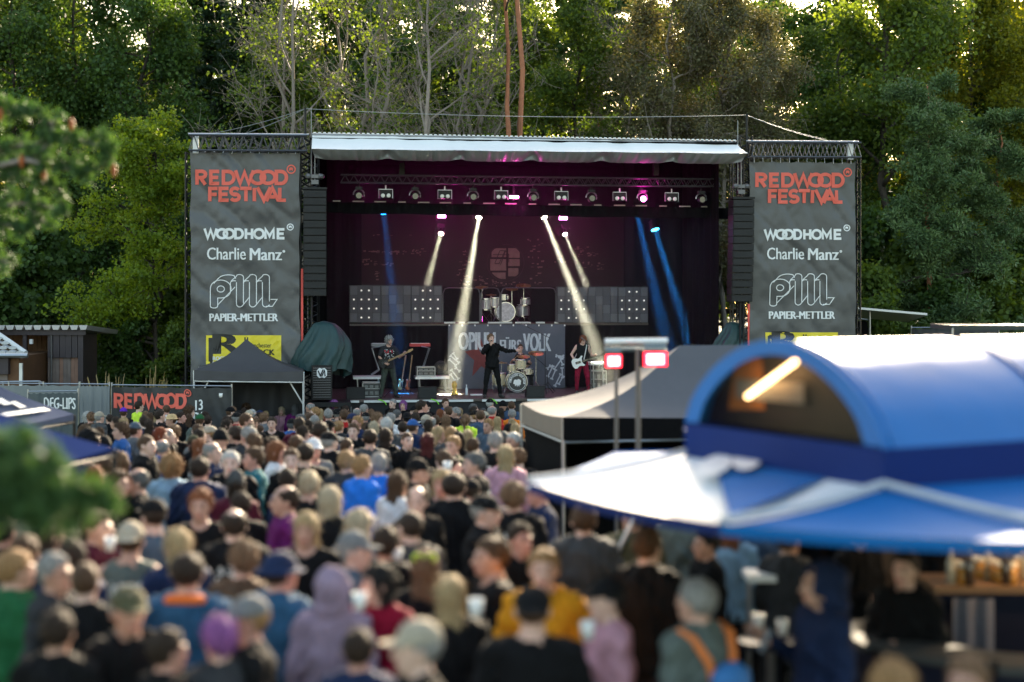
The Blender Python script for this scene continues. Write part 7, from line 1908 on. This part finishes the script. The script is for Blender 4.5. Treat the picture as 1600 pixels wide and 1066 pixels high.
G(216, 733, 'left', 'ring', 'dark grey', 'jacket', 'black', 'person with thinning dark hair in a black jacket')
G(592, 709, 'away', 'short', 'grey', 'jacket', 'bright blue', 'grey-haired person in a bright blue jacket')
G(565, 713, 'awayright', 'short', 'sandy', 'jacket', 'bright blue', 'sandy-haired person in a bright blue jacket')
G(578, 672, 'away', 'short', 'dark brown', 'tee', 'dark grey', 'person with cropped hair in a dark grey sweater', wide=1.1)
G(652, 714, 'right', 'short', 'dark brown', 'jacket', 'black', 'person in a black peaked cap looking sideways', 'cap', 'black')
G(490, 683, 'camright', 'short', 'white', 'tee', 'grey', 'person in a white cap near the black gazebo leg', 'cap', 'white')
G(432, 691, 'right', 'bob', 'copper', 'jacket', 'white', 'red-haired person in a white jacket')
G(455, 702, 'cam', 'short', 'brown', 'jacket', 'black', 'person with a short beard in a dark jacket facing the camera, beside the red hair')
G(552, 662, 'cam', 'short', 'brown', 'jacket', 'black', 'smiling person in a dark jacket turned to the camera, mid crowd')
G(425, 652, 'cam', 'short', 'dark brown', 'tee', 'black', 'dark-haired person in a black tee facing the camera below the gazebo')
G(763, 655, 'camleft', 'short', 'sandy', 'jacket', 'slate', 'person in a grey and blue jacket turned towards the camera near the grey tent')
G(800, 640, 'away', 'short', 'grey', 'jacket', 'orange', 'person in an orange vest beside the grey tent', wide=1.05)
G(636, 676, 'camright', 'buzz', 'brown', 'jacket', 'black', 'person with reddish face and cropped hair bending forward', hgt=1.7)
G(668, 678, 'away', 'long', 'dark red', 'jacket', 'black', 'person with dark red long hair')
G(790, 697, 'away', 'long', 'blonde', 'jacket', 'pink', 'blond person in a pale pink jacket beside the dark tent side')
G(845, 742, 'left', 'short', 'brown', 'jacket', 'navy', 'person in a white and red cap next to the blue eave tip', 'cap', 'white')
G(155, 642, 'awayright', 'short', 'grey', 'jacket', 'dark grey', 'person in a cream cap by the pale canopy', 'cap', 'beige')
G(193, 636, 'away', 'short', 'brown', 'jacket', 'black', 'person in a bright purple cap in front of the black banner', 'cap', (.12, .03, .42))
G(217, 622, 'awayright', 'short', 'dark brown', 'tee', 'neon yellow', 'person in a neon yellow top in front of the red letters')
G(268, 645, 'left', 'short', 'brown', 'jacket', 'black', 'person in a straw hat', 'straw', (.55, .38, .20))
G(211, 658, 'awayright', 'short', 'brown', 'jacket', 'grey', 'person in a slate cap and grey shirt near the fence', 'cap', 'slate')
G(189, 662, 'left', 'tousled', 'brown', 'jacket', 'blue', 'bearded person in a blue jacket by the navy canopy tip')
G(312, 646, 'away', 'short', 'brown', 'jacket', 'grey green', 'person in a green cap in front of the date print', 'cap', 'green')
G(440, 636, 'cam', 'long', 'pale blonde', 'jacket', 'pink', 'blond person in a pink jacket facing the camera in the gazebo opening', hgt=1.68)
G(614, 619, 'camleft', 'buzz', 'grey', 'jacket', 'black', 'bald security person leaning on the stage edge below the guitarist', hgt=1.8)
G(461, 633, 'away', 'long', 'dark grey', 'jacket', 'purple', 'person with long grey curls beside the white gazebo leg')
G(522, 625, 'right', 'bob', 'purple', 'jacket', 'black', 'person with violet hair in front of the bass cabinet', hgt=1.65)
G(630, 626, 'cam', 'bob', 'purple', 'jacket', 'black', 'purple-haired person facing the camera by the stage edge', hgt=1.65)
G(636, 643, 'away', 'short', 'black', 'jacket', 'white', 'person in a black cap and white striped shirt', 'cap_back', 'black')
G(645, 654, 'awayright', 'short', 'brown', 'jacket', 'navy', 'person in a blue cap behind the striped shirt', 'cap', 'blue')
G(696, 622, 'camright', 'short', 'brown', 'jacket', 'blue', 'person in a blue shirt turned from the stage below the gold stand')
G(697, 649, 'away', 'long', 'light brown', 'jacket', 'black', 'person with long light brown hair below the band banner')
G(727, 648, 'away', 'pony', 'light brown', 'jacket', 'neon yellow', 'person in a neon yellow vest with a ponytail')
G(812, 818, 'camright', 'short', 'dark brown', 'jacket', 'black', 'person in black in the shade just under the blue eave tip', hgt=1.7)
# guests and staff under the blue roof
G(1286, 874, 'left', 'bald', 'brown', 'hoodie', 'navy', 'hooded person in navy looking at a phone at the bar', 'hood', 'navy', pose='drink', wide=1.12, jit=False)
def at_y(px, y, Y, face, hair, hairc, top, topc, label, hgt, **k):
    hgt -= .11; X = (px - 800) * Y / F; p = person(label, (X, Y, ground_z(Y)), FACE[face], k.pop('pose', 'relaxed'), k.pop('yaw', 0), hair, hairc, top, PC[topc], k.pop('hat', None), PC[k.pop('hatc', 'black')], None, hgt / 1.75, k.pop('wide', 1.), **k)
    used_labels.add(label); crowd.append((px, F / Y, X, Y, y)); return p
at_y(1415, 862, 10.4, 'camleft', 'short', 'dark brown', 'jacket', 'black', 'bartender in black pouring a drink behind the counter', 1.78, pose='held')
at_y(1140, 805, 12.6, 'away', 'long', 'copper', 'jacket', 'light blue', 'copper-haired person in light blue under the blue roof', 1.72)
at_y(1062, 800, 13.4, 'camleft', 'short', 'sandy', 'jacket', 'grey green', 'sandy-haired person under the blue roof beside the warm lit coat', 1.76, pose='drink')
at_y(1196, 800, 12.9, 'away', 'bob', 'dark brown', 'jacket', 'denim', 'person in denim between copper hair and the serving table', 1.75)
at_y(1340, 850, 12.2, 'camright', 'short', 'dark brown', 'jacket', 'black', 'second bartender in black further inside the bar', 1.75, pose='held')
at_y(1232, 830, 11.7, 'awayright', 'short', 'brown', 'coat', 'charcoal', 'person in a charcoal coat behind the navy hood', 1.76)
at_y(1105, 825, 11.9, 'left', 'short', 'black', 'jacket', 'black', 'dark-haired person in black at the bar entrance', 1.7)
at_y(1452, 862, 12.9, 'left', 'long', 'brown', 'jacket', 'black', 'long-haired bar helper near the drinks shelf', 1.7)
G(1395, 1040, 'away', 'tousled', 'sandy', 'jacket', 'charcoal', 'top of a sandy head at the bottom edge in front of the counter')
G(1512, 1026, 'camleft', 'short', 'light brown', 'jacket', 'charcoal', 'top of a light brown head at the bottom edge nearer the drinks')
G(90, 955, 'away', 'short', 'dark brown', 'jacket', 'black', 'person in black at the lower frame edge between green jacket and olive cap', hgt=1.68)
G(260, 985, 'awayright', 'short', 'dark brown', 'jacket', 'black', 'dark shape of a person in black below the olive cap', hgt=1.62)
G(560, 985, 'away', 'short', 'dark brown', 'jacket', 'navy', 'person in navy jeans blue at the bottom edge beside the crimson coat', hgt=1.6)

G(38, 838, 'away', 'short', 'brown', 'jacket', 'charcoal', 'dark-jacketed person under the middle of the green branch', wide=1.1)
G(112, 846, 'awayleft', 'short', 'dark brown', 'jacket', 'navy', 'person in navy just below the green branch beside the maroon sweater')
G(2, 806, 'away', 'short', 'black', 'jacket', 'black', 'person in black at the frame edge under the green branch', wide=1.1)
G(75, 812, 'awayright', 'long', 'dark brown', 'jacket', 'black', 'long-haired person in black half hidden by the green branch')
G(133, 880, 'away', 'buzz', 'brown', 'jacket', 'black', 'cropped-haired person in black between the grey-haired profile and the patched vest')
# backpack
bx_, by_, bs_ = spot(1090, 907); t = thing('backpack', 'blue backpack with orange straps on the grey-haired person', 'backpack', (bx_, by_ - .2, ground_z(by_) + 1.0))
bpk = mat('backpack_blue', (.03, .16, .42), .7, bump=.3); ors = mat('orange_strap', (.75, .20, .04), .7)
fr = Matrix.Translation((bx_, by_, ground_z(by_))) @ Matrix.Rotation(.7, 4, 'Z'); FR[0] = fr
vs = MB().lathe((0, -.25, 0), [(.10, .86), (.145, .90), (.15, 1.15), (.13, 1.28), (.06, 1.33)], 14); vs.v = [(v[0], -.25 + (v[1] + .25) * .62, v[2]) for v in vs.v]; vs.build('bag', bpk, t, smooth=True)
pk_ = MB().lathe((0, -.325, 0), [(.06, .92), (.09, .94), (.09, 1.08), (.06, 1.1)], 12); pk_.v = [(v[0], -.325 + (v[1] + .325) * .5, v[2]) for v in pk_.v]; pk_.build('pocket', mat('backpack_pocket', (.28, .10, .22), .7), t, smooth=True)
for s_ in (-1, 1):
    MB().path([(s_ * .06, -.20, 1.18), (s_ * .10, -.175, 1.34), (s_ * .15, -.11, 1.455), (s_ * .16, -.02, 1.485), (s_ * .17, .07, 1.44)], .024, 6).build('strap', ors, t)
FR[0] = W_FRAME
# orange hood lining, neon glasses, phone, cups
X, Y, s_ = spot(293, 866); t = MB(); t.path([(X + .10 * math.cos(a), Y - .07 + .06 * math.sin(a), ground_z(Y) + 1.475 - .02 * math.sin(a)) for a in [math.pi + i * math.pi / 8 for i in range(9)]], .035, 7)
tag(t.build('hood_lining', mat('hood_orange', (.80, .16, .02), .8), smooth=True), 'bright orange hood lining on the blue jacket', 'hood')
X, Y, s_ = spot(664, 862, 1.68); z = ground_z(Y) + 1.68 - .03; nm = mat('neon_frame', (.55, .75, .02), .4); t = thing('sunglasses', 'neon yellow sunglasses pushed up on the brown hair', 'sunglasses', (X, Y, z))
for s2 in (-1, 1): MB().path([(X + s2 * .045 + .030 * math.cos(a), Y - .07, z + .002 + .022 * math.sin(a)) for a in [i * .7 for i in range(10)]], .009, 5).build('rim', nm, t)
MB().tube((X - .02, Y - .075, z), (X + .02, Y - .075, z), .008).build('bridge', nm, t)
X, Y, s_ = spot(1286, 874, 1.78); p = at(1195, 1000, Y - .05); tag(MB().box(p, (.015, .08, .14), ry=.4).build('phone', mat('phone_glass', (.25, .3, .35), .15)), 'phone held by the hooded person in navy', 'phone')
for (px, py, Y, lab) in ((1185, 972, 10.6, 'white cup on the small ledge in front of the navy hood'), (1222, 980, 10.6, 'second white cup beside the phone of the navy hood'),
                         (562, 940, spot(592, 882)[1] - .25, 'clear white cup held beside the crimson coat'), (1052, 912, 11.2, 'pale cup of beer held near the grey-haired backpacker'), (918, 985, spot(950, 897)[1] - .2, 'white cup held by the person in the pink hoodie'),
                         (172, 850, spot(150, 800)[1] - .2, 'white cup above the olive cap'), (744, 950, spot(703, 902)[1] - .15, 'white cup beside the long golden hair'), (345, 618, 38, 'beer cup raised in front of the black banner'), (699, 729, spot(690, 735)[1] + 1.5, 'white cup raised behind the smiling blond person'), (620, 868, spot(592, 882)[1] + 1.5, 'small white cup between the crimson coat and neon sunglasses')):
    cup(at(px, py, Y) - Vector((0, 0, .05)), lab, r=.04 if Y < 12 else .045)
lg_ = thing('high_table', 'small dark standing table with cups in front of the navy hood', 'table', at(1204, 1000, 10.6) * Vector((1, 1, 0)) + Vector((0, 0, ground_z(10.6)))); q = at(1204, 990, 10.6); zt = at(1204, 985, 10.6).z - .065
MB().lathe((q.x, 10.6, zt), [(.22, -.03), (.22, .0)], 20).build('tabletop', ctf, lg_); MB().tube((q.x, 10.6, zt), (q.x, 10.6, ground_z(10.6)), .03).build('leg', dark_alu, lg_)
# strut of the pavilion beside the leather coat
a, b = at(1000, 792, 12.5), at(948, 900, 12.5); t = thing('support_strut', 'slanted grey strut beside the long leather coat', 'strut', b); MB().tube(a, b, .02).build('tube', alu, t); MB().tube(b, (b.x - .25, b.y, ground_z(12.5)), .02).build('foot', alu, t)

# the rest of the crowd: drawn at random, never standing in front of somebody placed above
named = list(crowd)
HAIRS = [('short', 'dark brown', 'dark short hair'), ('short', 'brown', 'brown short hair'), ('short', 'grey', 'grey short hair'), ('short', 'dark grey', 'steel grey hair'), ('short', 'white', 'white hair'), ('buzz', 'brown', 'cropped hair'), ('ring', 'grey', 'a bald crown'),
         ('long', 'brown', 'long brown hair'), ('long', 'blonde', 'long blond hair'), ('long', 'dark brown', 'long dark hair'), ('bob', 'pale blonde', 'an ash blond bob'), ('bob', 'dark brown', 'a dark bob'), ('bob', 'white', 'a white bob'), ('pony', 'light brown', 'a brown ponytail'), ('pony', 'blonde', 'a blond ponytail'),
         ('bun', 'dark brown', 'a dark bun'), ('curly', 'brown', 'brown curls'), ('curly', 'grey', 'grey curls'), ('tousled', 'light brown', 'tousled light hair'), ('long', 'copper', 'long copper hair'), ('bob', 'red', 'a red bob'), ('short', 'sandy', 'sandy hair')]
HW = [14, 11, 5, 5, 2, 6, 4, 6, 4, 7, 3, 4, 1.5, 3, 2, 3, 2, .7, 3, 1.6, 1.5, 4]
TOPS = [('jacket', 'black', 'black jacket'), ('tee', 'black', 'black tee'), ('hoodie', 'black', 'black hoodie'), ('jacket', 'charcoal', 'charcoal jacket'), ('jacket', 'navy', 'navy jacket'), ('hoodie', 'navy', 'navy hoodie'), ('jacket', 'dark grey', 'dark grey coat'), ('tee', 'grey', 'grey tee'),
        ('jacket', 'denim', 'denim jacket'), ('hoodie', 'steel blue', 'steel blue hoodie'), ('jacket', 'dark green', 'dark green jacket'), ('jacket', 'olive', 'olive jacket'), ('jacket', 'red', 'red jacket'), ('jacket', 'white', 'white jacket'), ('jacket', 'blue', 'blue jacket'), ('jacket', 'brown', 'brown jacket'), ('hoodie', 'maroon', 'maroon hoodie'), ('hoodie', 'grey', 'grey hoodie')]
TW = [20, 14, 14, 9, 7, 3, 6, 3, 3, 2, 3, 3, 3.2, 3.4, 2, 2.5, 2, 3]
HATS = [(None, None, ''), ('cap', 'black', 'a black cap'), ('cap_back', 'dark grey', 'a backwards grey cap'), ('beanie', 'black', 'a black beanie'), ('beanie', 'dark grey', 'a grey beanie'), ('cap', 'navy', 'a navy cap'), ('cap', 'beige', 'a beige cap'), ('cap', 'olive', 'an olive cap'), ('bucket', 'black', 'a black brimmed hat'), ('hood', 'black', 'a black hood up')]
HTW = [83, 7, 1, 3, .8, 1.6, 1.2, 1, .8, 1.2]
def colname(px, y):
    if y < 668: cols = [(175, 'by the pale canopy'), (240, 'before the red letters'), (300, 'before the fence badge'), (362, 'before the date print'), (420, 'before the gazebo'), (480, 'by the white gazebo leg'), (545, 'below the bass cabinet'), (640, 'below the guitarist'), (720, 'below the white stage table'), (790, 'below the singer'), (2000, 'by the grey tent')]
    else: cols = [(210, 'by the navy canopy'), (300, 'under the red letters'), (380, 'under the gazebo'), (470, 'under the tall banner'), (545, 'under the tarpaulin'), (640, 'in line with the guitarist'), (720, 'in line with the gold stand'), (790, 'in line with the singer'), (2000, 'near the tent eaves')]
    for x, n_ in cols:
        if px < x: return n_
def rowname(y):
    return 'first rows' if y < 633 else 'front crowd' if y < 639 else 'mid-front crowd' if y < 652 else 'mid crowd' if y < 685 else 'rear crowd' if y < 730 else 'last rows'
rc_ = random.Random(21); added = []; tries = 0; TARGET = 299 - len(named) - 4
cands = []
while tries < 60000 and len(added) < TARGET:
    tries += 1
    Y = rc_.uniform(9.5, 43.2)
    s_ = F / Y; hgt = rc_.gauss(1.74, .07); yt = YH + s_ * (CAMZ - ground_z(Y) - hgt)
    lo = 135 if yt > 640 else 175 + max(0, (632 - yt)) * 9; hi = 812 if yt < 700 else 812 + (yt - 700) * 1.2
    if yt > 760: hi = 1000
    lo = 120 if yt > 720 else lo
    px = rc_.uniform(lo, hi); X = (px - 800) / s_
    if px < 375 and Y > 40.4: continue
    mind = .60 if Y > 26 else .58
    if any((X - q[2]) ** 2 + (Y - q[3]) ** 2 < mind ** 2 for q in crowd): continue
    bad = False
    for q in named:
        if q[1] < s_ * 1.02 and abs(px - q[0]) < .24 * s_ + .06 * q[1] and yt < q[4] + .22 * q[1]: bad = True; break      # would hide a named head
        if abs(px - q[0]) < .16 * s_ and abs(yt - q[4]) < .10 * s_: bad = True; break
    if bad: continue
    if yt < 616: continue
    crowd.append((px, s_, X, Y, yt)); added.append((px, yt, X, Y, hgt))
for (px, yt, X, Y, hgt) in sorted(added, key=lambda q: -q[3]):
    for _ in range(200):
        h = rc_.choices(HAIRS, HW)[0]; tp = rc_.choices(TOPS, TW)[0]; ht = rc_.choices(HATS, HTW)[0]; face = rc_.choices(['away', 'awayleft', 'awayright', 'left', 'right', 'cam', 'camleft', 'camright'], [44, 12, 12, 7, 7, 6, 6, 6])[0]
        who = ('person in %s and %s' % (ht[2], tp[2])) if ht[0] else 'person with %s and %s' % (h[2], tp[2])
        if face.startswith('cam'): who += ' facing away from the stage'
        lab = '%s, %s, %s' % (who, rowname(yt), colname(px, yt))
        lab = lab.replace(' facing away from the stage', ' turned from the stage')
        if lab not in used_labels and len(lab.split()) <= 16: break
    used_labels.add(lab)
    pose = rc_.choices(['relaxed', 'held', 'drink', 'pockets', 'raised'], [50, 18, 14, 16, 1.2 if Y > 30 else 0])[0]
    fem = h[0] in ('long', 'bob', 'pony', 'bun')
    if fem: hgt = min(hgt, 1.72)
    person(lab, (X, Y, ground_z(Y)), FACE[face] + rc_.uniform(-.25, .25), pose, rc_.choices([0, 1, 2], [5, 3, 3])[0], h[0], h[1], tp[0], PC[tp[1]], ht[0], PC.get(ht[1], (.02, .02, .02)), None, hgt / 1.75,
           rc_.uniform(.86, .95) if fem else rc_.uniform(.96, 1.12), rc_.choice([(.02, .022, .03), (.03, .045, .08), (.015, .015, .016), (.05, .05, .055)]), pr=1. if rc_.random() < .14 else 0.)
print('CROWD', len(named), len(added))

# tidy helper data
for o in bpy.data.objects:
    if 'mw' in o: del o['mw']
